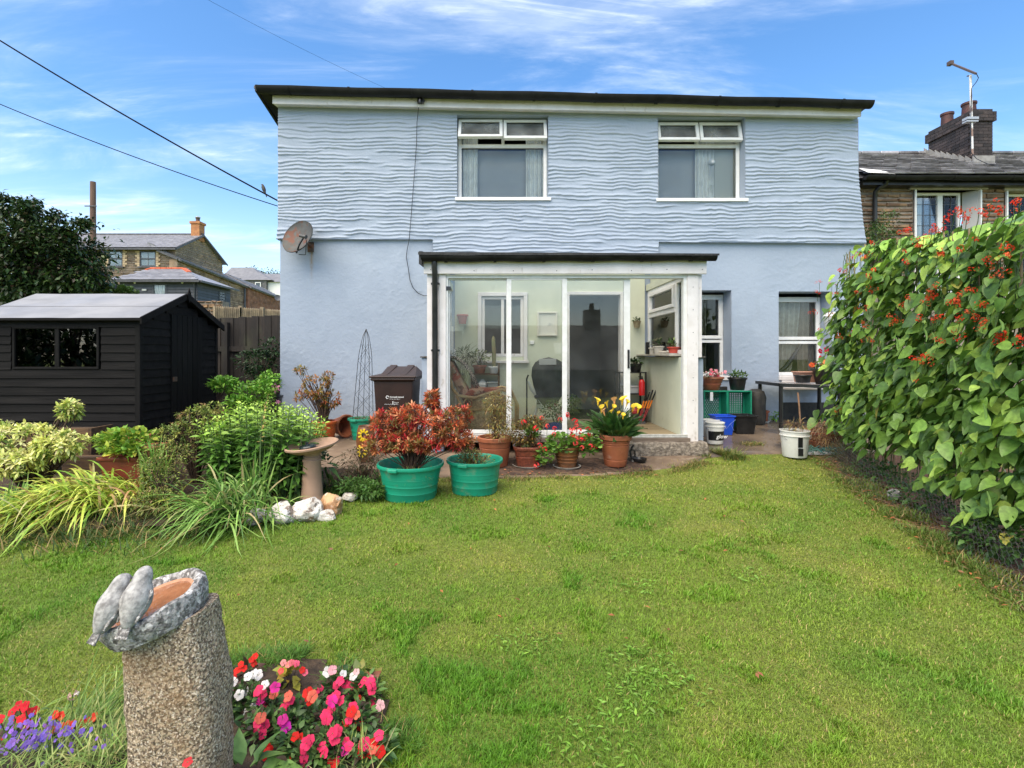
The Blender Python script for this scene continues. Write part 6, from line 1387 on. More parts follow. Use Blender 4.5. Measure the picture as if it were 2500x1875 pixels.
b=MB();netm=mat('teal_netting',(.03,.14,.15),(.10,.22,.17),8,.7);c=Vector((X(2005,6.55),6.5,gp(4.2,6.5)))
for k in range(60):
 a=random.random()*6.28;p0=c+Vector((random.uniform(-.18,.24),random.uniform(-.07,.1),random.uniform(.01,.07)));b.tube([p0,p0+Vector((math.cos(a)*.06,math.sin(a)*.04,.03)),p0+Vector((math.cos(a+.8)*.12,math.sin(a+.8)*.06,.0))],.006,4)
tag(b.build('netting_heap',netm,origin=c),'small tangled heap of teal garden netting beside the white bucket','netting')
b=MB();b.box(c.x-.28,c.x+.1,c.y-.04,c.y+.1,c.z-.005,c.z+.03);tag(b.build('white_board',mat('white_card',(.6,.6,.58),rough=.6),origin=c),'flat white board lying under the teal netting','board')
FZ=.448
wick=mat('wicker_cane',(.72,.50,.25),(.42,.26,.12),30,.5);cane=mat('cane_pole',(.72,.47,.20),(.55,.33,.13),9,.35)
ch=thing('wicker_chair','wicker and cane armchair with patterned cushion inside the porch','armchair',(-.18,7.3,FZ))
cx,cy=X(1175,7.05),7.03
b=MB();V=[];nb_,rows=64,18
rx,ry=.27,.27;hh=.46
for r in range(rows+1):
 z=FZ+.02+hh*r/rows
 for i in range(nb_):
  a=2*math.pi*i/nb_;w_=.006*math.sin(i*math.pi*.5+r*math.pi);q=1+.05*math.sin(math.pi*r/rows)
  V.append((cx+.06+(rx*q+w_)*math.cos(a),cy+(ry*q+w_)*math.sin(a),z))
b.add(V,[(r*nb_+i,r*nb_+(i+1)%nb_,(r+1)*nb_+(i+1)%nb_,(r+1)*nb_+i)for r in range(rows)for i in range(nb_)],None,True)
for r in range(rows):
 z=FZ+.03+hh*r/rows;b.tube([(cx+.06+(rx+.008)*math.cos(a)*1.02,cy+(ry+.008)*math.sin(a)*1.02,z+.004*math.sin(a*16))for a in[2*math.pi*i/36 for i in range(37)]],.0055,4,False)
b.build('woven_base',wick,ch,fixn=False)
for sy in(-1,1):
 yy=cy+sy*.29
 b=MB();bk=Vector((X(1098,6.96),yy,Z(885,6.96)))
 b.tube([bk,bk+Vector((.005,0,-.12)),(X(1108,7.0),yy,Z(945,7.0)),(X(1122,7.0),yy,Z(962,7.0)),(X(1160,7.0),yy,Z(968,7.0)),(X(1190,7.0),yy,Z(958,7.0)),(X(1225,7.0),yy,Z(948,7.0)),(X(1248,7.0),yy,Z(955,7.0)),(X(1262,7.0),yy,Z(985,7.0)),(X(1262,7.0),yy,Z(1040,7.0))],.021,10);b.build('arm',cane,ch)
 b=MB();b.tube([(X(1118,7.0),yy,Z(962,7.0)),(X(1130,7.0),yy,Z(985,7.0)),(X(1142,7.0),yy,Z(995,7.0)),(X(1250,7.0),yy,Z(995,7.0))],.018,8)
 b.tube([(X(1145+12*math.cos(a)*(1-k/30),7.0),yy,Z(980-12*math.sin(a)*(1-k/30),7.0))for k,a in[(k,k*.45)for k in range(18)]],.008,6);b.build('scroll',cane,ch)
b=MB();y0,y1=cy-.29,cy+.29;bk=(X(1098,6.96),Z(885,6.96));b.tube([(bk[0],y0,bk[1]),(bk[0]-.03,y0+.1,bk[1]+.07),(bk[0]-.04,cy,bk[1]+.09),(bk[0]-.03,y1-.1,bk[1]+.07),(bk[0],y1,bk[1])],.021,10);b.build('back_rail',cane,ch)
b=MB();b.box(cx-.2,cx+.28,cy-.26,cy+.26,FZ+.44,FZ+.50);b.build('seat',wick,ch,.02)
patch_m=mat('patchwork_cushion',(.42,.10,.055),(.58,.32,.20),5,.9,detail=0,lo=.48,hi=.52,stains=(((.13,.05,.03),9,.55,.57,.8,None),((.5,.38,.26),7,.58,.6,.7,None)))
b=MB();M=Matrix.Translation((X(1125,7.1),cy,Z(935,7.1)))@Matrix.Rotation(R(-28),4,'Y');b.box(-.06,.06,-.24,.24,-.34,.34,M);b.build('back_cushion',patch_m,ch,.05,seg=4)
b=MB();b.box(cx-.17,cx+.26,cy-.23,cy+.23,FZ+.50,FZ+.59);b.build('seat_cushion',patch_m,ch,.04,seg=4)
thm=bpy.data.materials.new('zigzag_throw');thm.use_nodes=True;t=thm.node_tree;pbt=t.nodes['Principled BSDF'];wv=N(t,'ShaderNodeTexWave',Scale=16,Distortion=7,Detail=1);wv.inputs['Detail Scale'].default_value=3;t.links.new(N(t,'ShaderNodeNewGeometry').outputs['Position'],wv.inputs[0]);t.links.new(mixc(t,maprange(t,wv.outputs[1],.45,.55),(.02,.015,.015),(.55,.45,.36)),pbt.inputs['Base Color']);pbt.inputs['Roughness'].default_value=.95
b=MB();V=[];path=[(X(1094,7.0),Z(905,7)),(X(1096,7.0),Z(876,7)),(X(1112,7.0),Z(876,7)),(X(1135,7.0),Z(892,7)),(X(1152,7.0),Z(920,7)),(X(1168,7.0),Z(953,7))]
for j,(px_,pz_)in enumerate(path):
 for i in range(13):V.append((px_+.01*math.sin(i*1.3+j),cy-.27+.045*i+.04*j,pz_+.012*math.sin(i*1.9)+.02))
b.add(V,[(j*13+i,j*13+i+1,(j+1)*13+i+1,(j+1)*13+i)for j in range(5)for i in range(12)],None,True)
o=b.build('throw_blanket',thm,origin=(X(1120,7.0),cy,1.2));sdm=o.modifiers.new('thick','SOLIDIFY');sdm.thickness=.015;tag(o,'dark and cream zigzag throw draped over the wicker chair back','throw')
ps=thing('plant_shelf','brown wooden plant stand against the back wall of the porch','shelf',(-.3,8.05,FZ));
x0,x1=X(1150,8.0),X(1220,8.0)
for z_ in(Z(912,8.0),Z(948,8.0)):b=MB();b.box(x0,x1,7.95,8.24,z_-.02,z_);b.build('shelf_board',oldwood,ps)
for xx,yy in((x0,7.95),(x1-.03,7.95),(x0,8.21),(x1-.03,8.21)):b=MB();b.box(xx,xx+.03,yy,yy+.03,FZ,Z(886,8.0)if xx>x0 else Z(912,8.0));b.build('post',oldwood,ps)
zs_=Z(912,8.0)
pN=mkpot('terracotta_pot','terracotta pot with trailing plant on the plant stand behind the wicker chair','plant pot',(X(1171,8.08),8.08,zs_),.075,.10,.13,terracotta,(),.03)
mkpot('white_pot','small white pot holding the tall cactus inside the porch','plant pot',(X(1205,8.08),8.08,zs_),.055,.075,.11,upvc,(),.025)
b=MB();c=Vector((X(1206,8.08),8.08,zs_+.09));V=[c,c+Vector((.0,0,.2)),c+Vector((-.01,0,.45)),c+Vector((-.01,0,.50))];b.tube(V,[.028,.034,.03,.008],10);tag(b.build('cactus',mat('cactus_green',(.16,.20,.08),(.24,.20,.09),9,.7,bump=.4),origin=c),'tall columnar cactus in the white pot inside the porch','cactus')
boxtub('clear_box',X(1190,8.0),X(1218,8.0),7.98,8.2,Z(948,8.0),Z(948,8.0)+.1,.01,mat('clear_plastic',(.5,.52,.5),rough=.3),'clear plastic box on the lower shelf of the plant stand','box')
b=MB();c=Vector((X(1178,8),8.05,Z(948,8)));b.lathe(c,[(.001,0),(.07,0),(.08,.06),(.04,.11),(.02,.14),(.001,.14)],12,wob=.12,cap=False);tag(b.build('plastic_bag',printw,origin=c),'crumpled white carrier bag on the lower shelf of the plant stand','bag')
mkpot('red_wall_pot','red pot hanging on the back wall of the porch, top left','plant pot',(X(1129,8.2),8.2,Z(791,8.2)),.055,.08,.15,mat('red_pot',(.40,.06,.05),rough=.5),(),.03)
b=MB();
for k in range(3):b.beam((X(1106,8.2)+k*.05,8.15+.02*k,FZ),(X(1104,8.2)+k*.04,8.24,1.95-.35*k),.03,.02)
tag(b.build('white_boards',upvc,origin=(X(1106,8.2),8.15,FZ)),'white boards leaning in the back left corner of the porch','boards')
pf_=thing('framed_picture','white framed pale picture on the green back wall of the porch','picture',P(1337,790,8.26));x0,x1,z0,z1=X(1312,8.24),X(1361,8.24),Z(820,8.24),Z(761,8.24)
b=MB();
for a in((x0,x1,z1-.025,z1),(x0,x1,z0,z0+.025),(x0,x0+.025,z0+.025,z1-.025),(x1-.025,x1,z0+.025,z1-.025)):b.box(a[0],a[1],8.235,8.275,a[2],a[3])
b.build('frame',mat('pale_frame',(.62,.60,.52),rough=.5),pf_,.004);b=MB();b.box(x0+.025,x1-.025,8.262,8.268,z0+.025,z1-.025);b.build('print',mat('pale_print',(.60,.60,.54),(.40,.40,.37),9,.6,lo=.55,hi=.7),pf_)
b=MB();p=P(1299,836,8.27);b.box(p.x-.035,p.x+.035,8.258,8.28,p.z-.03,p.z+.03);tag(b.build('wall_switch',upvc,origin=p,bevel=.006),'white switch on the porch back wall left of the exercise bike','switch')
eb=thing('exercise_bike','cream exercise bike draped with a dark coat inside the porch','exercise bike',(X(1330,7.6),7.6,FZ));crm=mat('cream_plastic',(.62,.64,.56),rough=.35);Y_=7.6
b=MB();b.tube([P(1291,930,Y_),P(1296,945,Y_),P(1308,962,Y_),P(1316,975,Y_)],[.02,.03,.035,.03],10);b.tube([P(1316,975,Y_),P(1309,1000,Y_),P(1301,1035,Y_),P(1298,1060,Y_)],.022,8);b.build('frame',crm,eb)
b=MB();c=P(1325,984,Y_);b.lathe(c,[(.001,-.05),(.10,-.045),(.105,0),(.10,.045),(.001,.05)],28,rot('X',90));b.build('flywheel_cover',crm,eb,.008)
b=MB();c=P(1309,969,Y_-.06);b.lathe(c,[(.001,-.015),(.03,-.012),(.03,.012),(.001,.015)],14,rot('X',90));b.tube([c,c+Vector((.03,-.03,-.08))],.01,6);b.cbox(c+Vector((.03,-.06,-.09)),(.05,.08,.02));b.build('pedal',blackpl,eb)
b=MB();b.tube([P(1288,1065,Y_-.15),P(1288,1065,Y_+.2)],.02,8);b.tube([P(1380,1065,Y_-.2),P(1380,1065,Y_+.2)],.02,8);b.tube([P(1288,1063,Y_),P(1380,1063,Y_)],.02,8);b.tube([P(1286,1060,Y_),P(1286,925,Y_),P(1290,915,Y_)],.012,6);b.build('base',blackpl,eb)
b=MB();c=P(1340,900,Y_);V=[];k=28
prof_=[(.0,.15),(.10,.13),(.17,.08),(.20,0),(.21,-.12),(.19,-.25),(.16,-.40),(.10,-.52)]
for r,z in prof_:
 for i in range(k):a=6.283*i/k;q=1+.10*math.sin(a*5+z*9)+.05*math.sin(a*9);V.append((c.x+r*q*math.cos(a)*1.12,c.y+r*q*math.sin(a)*.7,c.z+z+.02*math.sin(a*3)))
b.add(V,[(j*k+i,j*k+(i+1)%k,(j+1)*k+(i+1)%k,(j+1)*k+i)for j in range(len(prof_)-1)for i in range(k)],None,True);tag(b.build('dark_coat',mat('dark_green_coat',(.018,.024,.020),(.035,.045,.035),12,.8),origin=c),'dark coat draped over the handlebars of the exercise bike','coat')
b=MB();c=P(1338,884,Y_-.16);b.box(c.x-.13,c.x+.12,c.y-.01,c.y+.0,c.z-.04,c.z+.05);tag(b.build('folded_cloth',mat('pale_cloth',(.5,.5,.48),rough=.9),origin=c,bevel=.01),'pale folded cloth on the coat over the exercise bike','cloth')
b=MB();c=P(1355,1038,7.0);b.lathe((c.x,c.y,FZ),[(.001,0),(.13,0),(.14,.05),(.08,.11),(.001,.13)],14,wob=.1,cap=False);tag(b.build('blue_bag',mat('blue_cloth',(.02,.05,.30),rough=.8),origin=(c.x,c.y,FZ)),'blue bag lying on the porch floor behind the geraniums','bag')
ms_=thing('metal_shelf','black metal shelving unit in the back right corner of the porch','shelf',(X(1545,7.95),7.95,FZ));x0,x1=X(1510,7.9),X(1578,7.9)
for xx in(x0,x1-.025):
 for yy in(7.88,8.18):b=MB();b.box(xx,xx+.025,yy,yy+.025,FZ,Z(908,7.9));b.build('post',blackpl,ms_)
for z_ in(Z(911,7.9),Z(963,7.9),Z(1010,7.9)):b=MB();b.box(x0,x1,7.88,8.205,z_,z_+.015);b.build('shelf_board',blackpl,ms_)
c=Vector((X(1552,8.0),8.0,Z(911,7.9)+.015));pO=mkpot('black_pot','black pot of dark leaves on the top of the metal shelf','plant pot',c,.07,.09,.13,blackpl,(),.02)
boxtub('clear_box',X(1525,7.95),X(1563,7.95),7.95,8.15,Z(963,7.9)+.015,Z(963,7.9)+.13,.01,MATS['clear_plastic'],'clear plastic box on the middle of the metal shelf','box')
fe_=thing('fire_extinguisher','red fire extinguisher on the black metal shelf inside the porch','fire extinguisher',(X(1567,7.84),7.84,Z(965,7.84)));c=P(1567,965,7.84);b=MB();b.lathe(c,[(.001,0),(.045,0),(.045,.2),(.03,.235),(.015,.245),(.001,.245)],20,cap=False);b.build('cylinder_body',mat('red_enamel',(.55,.015,.015),rough=.25),fe_)
b=MB();b.cbox(c+Vector((0,0,.26)),(.03,.04,.03));b.cbox(c+Vector((-.02,0,.285)),(.07,.02,.01));b.build('valve',blackpl,fe_)
orm=mat('orange_grip',(.80,.22,.02),rough=.4);redm=mat('red_tool',(.35,.03,.03),rough=.5)
for k,(xa,ya,xb,yb_,lab)in enumerate(((1578,957,1560,1025,'loppers with orange and black handles leaning nearest the shelf'),(1594,952,1568,1030,'loppers with orange and black handles leaning on the green wall'))):
 a,c_=P(xa,ya,7.7),P(xb,yb_,7.75);lp=thing('loppers',lab,'loppers',c_,0,'loppers leaning in the porch');d_=c_-a
 for s_ in(0,.05):
  o_=Vector((s_,0,0));b=MB();b.beam(a+o_*1.0,a+d_*.32+o_*.8,.022,.022);b.build('grip_end',blackpl,lp,.005);b=MB();b.beam(a+d_*.32+o_*.8,a+d_*.58+o_*.6,.024,.024);b.build('grip',orm,lp,.005);b=MB();b.beam(a+d_*.58+o_*.6,c_+o_*.1,.014,.014);b.build('shaft',redm,lp)
 b=MB();b.cbox(c_+Vector((.01,0,-.05)),(.05,.01,.12),rot('Y',20));b.build('blade',slate,lp)
b=MB();c=P(1550,1000,7.85);b.lathe((c.x,c.y,Z(1010,7.9)+.015),[(.001,0),(.06,0),(.06,.04),(.02,.08),(.001,.08)],14,cap=False);tag(b.build('red_can',redm,origin=c),'small red can on the lowest metal shelf','can')
wbk=thing('wall_basket','small woven wall basket with green plant hanging inside the porch','basket',P(1555,800,8.2));c=P(1555,800,8.2);b=MB();b.lathe(c+Vector((0,0,0)),[(.001,0),(.04,0),(.065,.10),(.07,.105),(.06,.10),(.001,.09)],16,cap=False);b.build('basket_body',mat('seagrass',(.35,.30,.18),(.25,.2,.12),40,.8),wbk)
SZ=1.50
sills=[]
def sillpot(px_,Y__,r0,r1,h,m,label,nofill=False):return mkpot('sill_pot',label,'plant pot',(X(px_,Y__),Y__,SZ),r0,r1,h,m,(),.02,nofill=nofill)
whitecer=mat('cream_ceramic',(.62,.58,.50),rough=.35)
sA=sillpot(1608,7.5,.055,.068,.12,whitecer,'cream pot with a rosette plant on the porch window board')
sB=sillpot(1645,6.95,.055,.075,.10,mat('red_ceramic',(.42,.05,.03),rough=.4),'red pot on a white saucer at the near end of the porch window board')
sillpot(1594,7.7,.045,.05,.10,whitecer,'second cream pot further back on the porch window board');sillpot(1622,7.25,.05,.06,.045,whitecer,'low white dish of soil on the porch window board')
b=MB();c=Vector((X(1581,7.95),7.95,SZ));b.box(c.x-.03,c.x+.03,c.y-.02,c.y+.02,c.z,c.z+.19);tag(b.build('black_bottle',blackpl,origin=c,bevel=.008),'black phone shaped object standing at the back of the porch window board','bottle')
b=MB();c=Vector((X(1643,6.92),6.92,SZ));b.lathe(c,[(.001,0),(.08,0),(.095,.015),(.001,.012)],20,cap=False);tag(b.build('white_saucer',upvc,origin=c),'white saucer under the red pot on the porch window board','saucer')
cw_=thing('dining_chair','wooden dining chair with blue cushion seen through the window beside the porch','chair',(3.15,9.0,.25));b=MB();b.box(2.96,3.36,8.85,9.2,1.36,1.40);b.build('cushion',MATS['blue_cloth'],cw_,.01)
b=MB();
for xx in(2.98,3.32):b.box(xx,xx+.03,8.85,8.88,.25,1.36)
b.box(2.98,3.35,8.85,8.87,1.28,1.34);b.box(2.98,3.35,8.85,8.87,1.12,1.17);b.build('chair_frame',mat('varnished_wood',(.24,.10,.035),rough=.4),cw_)
V3=lambda*a:np.array(a,float)
def spherepts(n,c,r,sh=.6,zmin=None):
 p,v=ell(n,c,r,sh,zmin);return p,v
def shrub(name,label,cat_,base,blobs,ntips,k,L,W,cols,prof='lance',droop=.15,fold=.25,nobj=0,r0=.012,zsq=.6,stick=.7,m=None,group=None,spread=.9,lift=.5,leafname='leaf',nbr=26,tipcol=None,shell=.5,upw=.5,seg=3,colfun=None):
 """blobs: list of (centre, radii, weight). cols: list of (colour, weight)."""
 t_=thing(name,label,cat_,base,0,group)
 P_,D_=[],[]
 ws=np.array([b_[2]for b_ in blobs],float);ws/=ws.sum()
 for(c,r,w),q in zip(blobs,ws):
  n=max(3,int(ntips*q));p,v=ell(n,c,r,shell);P_.append(p);D_.append(v+V3(0,0,upw))
 tips=np.concatenate(P_);dirs=np.concatenate(D_)
 idx=rng.choice(len(tips),min(nbr,len(tips)),False)
 branches(t_,base,tips[idx],r0,r0*.25,twig,kink=.1)
 if k>1:b_,d_,LL,WW=rosettes(tips,dirs,k,L,W,spread,lift)
 else:
  b_=tips;d_=nrm(dirs)+rng.normal(0,.5,tips.shape);LL=L*rng.uniform(.6,1.2,len(tips));WW=LL*W/L
 kk=max(1,k)
 ci=rng.choice(len(cols),len(tips),p=np.array([c[1]for c in cols])/sum(c[1]for c in cols));cc=np.array([c[0]for c in cols],float)[ci]
 if colfun is not None:cc=colfun(tips,cc)
 cc=np.repeat(cc,kk,0)
 scatter(t_,b_,d_,LL,WW,prof,droop,fold,seg,cc,.22,nobj,leafname,'foliage',m,tipcol)
 return t_,tips,dirs
def strapclump(name,label,base,n,L0,L1,W,cols,nobj,az=None,el=(.25,1.3),droop=(.5,1.1),rad=.08,cat_='plant',seg=7,fold=.25):
 t_=thing(name,label,cat_,base);a=rng.uniform(0,6.283,n)if az is None else rng.normal(az[0],az[1],n)
 e=rng.uniform(el[0],el[1],n);d=np.stack([np.cos(a)*np.cos(e),np.sin(a)*np.cos(e),np.sin(e)],1)
 b_=np.array(base)+np.stack([rng.normal(0,rad,n),rng.normal(0,rad,n),np.zeros(n)],1)
 L=rng.uniform(L0,L1,n);ci=rng.choice(len(cols),n,p=np.array([c[1]for c in cols])/sum(c[1]for c in cols));cc=np.array([c[0]for c in cols],float)[ci]
 q=rng.random(n)<.0
 od=np.argsort(b_[:,1]+d[:,1]*L);A_,B_=od[:nobj],od[nobj:]
 dr=rng.uniform(droop[0],droop[1],n)
 for i in A_:
  V,Fq,c_,_=leaves(b_[i:i+1],d[i:i+1],L[i],W*rng.uniform(.7,1.2),'strap',dr[i],fold,seg,cc[i],.2,up=V3(0,0,1)[None]+rng.normal(0,.2,(1,3)))
  V[:,2]=np.maximum(V[:,2],gz(V[:,0],V[:,1])+.01+rng.random()*.03)
  npobj('blade',V,Fq,LEAF,t_,c_)
 if len(B_):
  V,Fq,c_,_=leaves(b_[B_],d[B_],L[B_],W,'strap',dr[B_],fold,seg,cc[B_],.25,up=V3(0,0,1)[None]+rng.normal(0,.2,(len(B_),3)))
  V[:,2]=np.maximum(V[:,2],gz(V[:,0],V[:,1])+.01+rng.random(len(V))*.0)
  npobj('foliage',V,Fq,LEAF,t_,c_,'stuff')
 return t_
G=lambda x,y:g1(x,y)+.02
c0=V3(T1[0],T1[1],T1[2]+.2)
def PB(px,py,Y):p=P(px,py,Y);return(p.x,p.y,p.z)
blobs=[(PB(1045,1040,5.0),(.26,.24,.16),3),(PB(945,1030,5.05),(.16,.16,.13),2),(PB(1110,1020,5.05),(.20,.18,.13),2),(PB(1055,975,5.05),(.075,.08,.10),1.3),(PB(1000,1010,5.0),(.18,.16,.10),1.2),(PB(930,1085,5.0),(.18,.15,.10),1.2),(PB(1125,1075,5.0),(.15,.15,.09),1.2),(PB(1040,1085,4.85),(.16,.10,.07),1.4),(PB(975,1080,4.9),(.16,.12,.09),1.4),(PB(1095,1060,4.9),(.14,.12,.09),1)]
reds=[((.55,.045,.05),3),((.56,.13,.05),4),((.42,.15,.05),2),((.26,.08,.035),2.4),((.20,.15,.045),2.8),((.74,.34,.17),1.6)]
shrub('red_shrub','red, coral and bronze leaved shrub growing in the left green tub','shrub',tuple(c0),blobs,620,10,.058,.0165,reds,'lance',.05,.3,300,r0=.008,nbr=80,spread=.9,lift=.65,upw=.8,shell=.3)
def weeds(name,label,base,blobs,n,L,W,cols,cat_='plant',nobj=0,prof='lance',droop=.3,up=.3,nbr=12,r0=.004):
 return shrub(name,label,cat_,base,blobs,n,1,L,W,cols,prof,droop,.2,nobj,r0=r0,nbr=nbr,shell=.1,upw=up)
weeds('straggly_bush','dark straggly twiggy bush left of the green tubs',(X(890,5.3),5.3,G(-1.4,5.3)),[(PB(885,1125,5.3),(.25,.2,.14),1),(PB(850,1160,5.2),(.2,.15,.08),.6)],1500,.035,.010,[((.06,.07,.025),3),((.12,.09,.04),2),((.09,.05,.025),2)],nbr=60)
weeds('low_weeds','low green weeds at the left foot of the green tub',(X(890,5.0),5.0,G(-1.3,5.0)),[(PB(905,1195,4.9),(.17,.12,.06),1),(PB(870,1185,5.0),(.2,.12,.07),1)],1600,.05,.014,[((.07,.16,.03),3),((.10,.20,.04),2)],nbr=20)
weeds('yellow_stems','sparse yellow and bronze stems growing in the right green tub',(T2[0],T2[1],T2[2]+.2),[((T2[0]+.0,T2[1],T2[2]+.28),(.19,.18,.09),1),((T2[0]-.05,T2[1],T2[2]+.36),(.12,.1,.07),.6)],900,.055,.011,[((.42,.38,.09),2),((.20,.10,.05),2),((.16,.20,.05),2)],nbr=40)
weeds('dry_grass_tuft','dry grass tuft in the left green tub below the red shrub',(T1[0]+.05,T1[1]-.05,T1[2]+.2),[((T1[0]+.05,T1[1]-.1,T1[2]+.24),(.20,.15,.04),1)],320,.09,.004,[((.30,.30,.08),2),((.14,.2,.05),2)],prof='strap',up=.8,nbr=6)
cA=(X(1208,6.1),6.1,gp(0,6.1)+.27)
weeds('nandina','tall thin yellowing bamboo like shrub in the wide terracotta pot',cA,[(PB(1215,985,6.1),(.18,.16,.14),3),(PB(1222,1035,6.05),(.20,.16,.12),2.2),(PB(1225,1062,5.95),(.18,.1,.07),1)],1500,.05,.010,[((.30,.22,.05),3),((.20,.12,.04),3),((.14,.16,.04),2),((.40,.36,.16),1)],cat_='shrub',droop=.4,nobj=120,nbr=40)
cB=(X(1287,6.1),6.1,gp(.3,6.1)+.2)
weeds('bronze_bush','dense bronze and yellow leaved bush in the square red pot',cB,[(PB(1285,1060,6.05),(.19,.15,.14),2),(PB(1300,1030,6.1),(.18,.15,.07),1.2)],1700,.042,.014,[((.12,.06,.025),3),((.30,.16,.04),2),((.10,.12,.03),3),((.36,.28,.08),1)],cat_='shrub',nobj=100,nbr=30)
def geranium(name,label,base,blobs,n,heads,hc,hr=.035,nobj=120,lc=((.12,.25,.04),(.19,.34,.06))):
 t_,tips,_=shrub(name,label,'geranium',base,blobs,n,1,.052,.056,[(lc[0],2),(lc[1],2),((.2,.22,.05),.3)],'round',.25,.12,nobj,r0=.006,nbr=30,shell=.3,upw=.8,seg=3)
 for h in heads:
  p=Vector(PB(*h));flower(t_,p,(random.gauss(0,.3),-.8,.7),hr*random.uniform(.8,1.15),hc[random.randrange(len(hc))],HEAD,'flower_head')
  b=MB();b.tube([p,p+Vector((0,.02,-.05)),p+Vector((0,.05,-.12))],.003,4);b.build('flower_stalk',stemg,t_)
 return t_
cC=(X(1384,6.05),6.05,gp(.8,6.1)+.2);coral=((.80,.06,.07),(.85,.10,.09),(.75,.03,.04))
geranium('geranium','coral pink geranium spilling out of the round brown pot',cC,[(PB(1372,1080,6.0),(.20,.14,.10),3),(PB(1330,1110,5.95),(.10,.08,.10),1),(PB(1435,1085,5.95),(.15,.10,.11),2)],620,[(1408,1040,5.92),(1397,1050,5.9),(1415,1052,5.88),(1409,1070,5.85),(1398,1062,5.9),(1420,1072,5.86),(1436,1048,5.9),(1441,1058,5.9),(1354,1046,5.95),(1353,1060,5.9),(1405,1082,5.85),(1422,1093,5.85),(1441,1090,5.86),(1318,1087,5.9),(1330,1097,5.88),(1310,1136,5.9),(1386,1013,6.0),(1454,1090,5.9),(1368,1024,6.0),(1404,1028,5.95),(1426,1070,5.85)],coral,.036,170)
geranium('geranium','few coral geranium stems rising through the bronze bush',(cB[0]+.06,cB[1]-.03,cB[2]),[(PB(1300,1055,5.95),(.07,.05,.05),1)],40,[(1279,1031,5.9),(1308,1046,5.88),(1336,1040,5.9),(1322,1020,6.0)],coral,.034,20)
cD=(X(1502,6.1),6.1,gp(1.4,6.1)+.3);tc_=thing('calla_lilies','yellow calla lilies with broad wavy dark leaves in the large terracotta pot','calla lily',cD)
n=130;a=rng.uniform(0,6.28,n);e=np.clip(rng.normal(1.12,.26,n),.45,1.5);rr=rng.uniform(.0,.12,n)
stem0=np.array(cD)+np.stack([np.cos(a)*rr,np.sin(a)*rr,-.03*np.ones(n)],1);dirs=np.stack([np.cos(a)*np.cos(e),np.sin(a)*np.cos(e),np.sin(e)],1)
Ls=rng.uniform(.09,.22,n);lb_=stem0+dirs*Ls[:,None];ld=dirs+np.stack([np.cos(a)*.25,np.sin(a)*.25,-.1*np.ones(n)],1)
b=MB()
for i in range(n):b.tube([stem0[i],lb_[i]],.006,5,False)
b.build('leaf_stalk',stemg,tc_,kind='stuff',fixn=False)
scatter(tc_,lb_,ld,rng.uniform(.17,.27,n),.068,'ovate',.25,.35,5,V3(.055,.125,.03),.35,130,'leaf',m=LEAFG)
for px_,py_,s_ in((1460,985,1),(1468,1003,1),(1482,990,.9),(1475,1010,1),(1500,985,1.1),(1496,1000,.9),(1519,983,1.15),(1530,988,.9),(1545,1000,1.1),(1558,1003,1),(1521,1020,.8),(1508,1012,.6),(1491,1012,.9)):
 p=Vector(PB(px_,py_,6.02+random.uniform(-.1,.1)));n_=14;V=[];lean=Vector((random.uniform(-.4,.4),random.uniform(-.5,.1),1)).normalized();M=lean.to_track_quat('Z','Y').to_matrix()
 for r,z in((.003,-.03),(.008,0),(.012,.025),(.022,.045),(.032,.055)):
  for i in range(n_):
   a_=6.283*i/n_;q=1+.55*(math.cos(a_)>.5)*(r/.032);V.append(p+M@(Vector((r*q*math.cos(a_),r*math.sin(a_),z+(.02*math.cos(a_)if r>.02 else 0)))*s_))
 b=MB();b.add(V,[(j*n_+i,j*n_+(i+1)%n_,(j+1)*n_+(i+1)%n_,(j+1)*n_+i)for j in range(4)for i in range(n_)],None,True)
 o=b.build('flower',PETAL,tc_,fixn=False,auto=False);o.color=(.85,.62,.06,1)if random.random()<.8 else(.8,.45,.2,1)
 b=MB();b.tube([p-lean*.03,(p+Vector(cD))/2+Vector((0,0,.03)),Vector(cD)+Vector((random.uniform(-.05,.05),random.uniform(-.05,.05),0))],.004,5);b.build('flower_stalk',stemg,tc_)
cE=(X(792,7.3),7.3,gp(-2.5,7.3)+.22)
shrub('bronze_azalea','orange bronze azalea on bare stems against the blue wall','shrub',cE,[(PB(770,945,7.3),(.22,.18,.17),3),(PB(805,975,7.3),(.16,.16,.14),2),(PB(735,905,7.35),(.10,.1,.07),.7),(PB(730,965,7.3),(.10,.1,.07),.6),(PB(800,920,7.3),(.10,.1,.09),1)],150,8,.058,.018,[((.38,.17,.035),4),((.28,.20,.04),3),((.16,.15,.03),2),((.42,.10,.03),1)],nobj=150,r0=.010,nbr=60)
weeds('low_weeds','scrappy weeds in the green tub under the obelisk',(T3[0],T3[1],T3[2]+.2),[((T3[0],T3[1],T3[2]+.28),(.15,.14,.04),1)],260,.045,.01,[((.10,.14,.04),2),((.22,.14,.06),2)],nbr=10)
gcol=[((.13,.30,.035),3),((.20,.42,.05),3),((.28,.46,.06),1)]
weeds('leafy_pot_plant','bright green leafy plant in the terracotta pot by the shed corner',(X(534,7.2),7.2,.75),[(PB(548,938,7.2),(.20,.15,.10),1)],420,.075,.036,gcol,prof='ovate',nobj=110,nbr=20,r0=.006,up=.8)
weeds('leafy_bush','fresh green leafy bush between the terracotta pot and the blue house',(X(620,7.0),7.0,G(-3.4,7)),[(PB(620,960,7.1),(.30,.2,.17),2),(PB(655,935,7.3),(.18,.15,.16),1.2),(PB(585,985,6.9),(.22,.15,.10),1)],1400,.07,.034,gcol,prof='ovate',nobj=200,nbr=30,r0=.008,up=.7,cat_='bush')
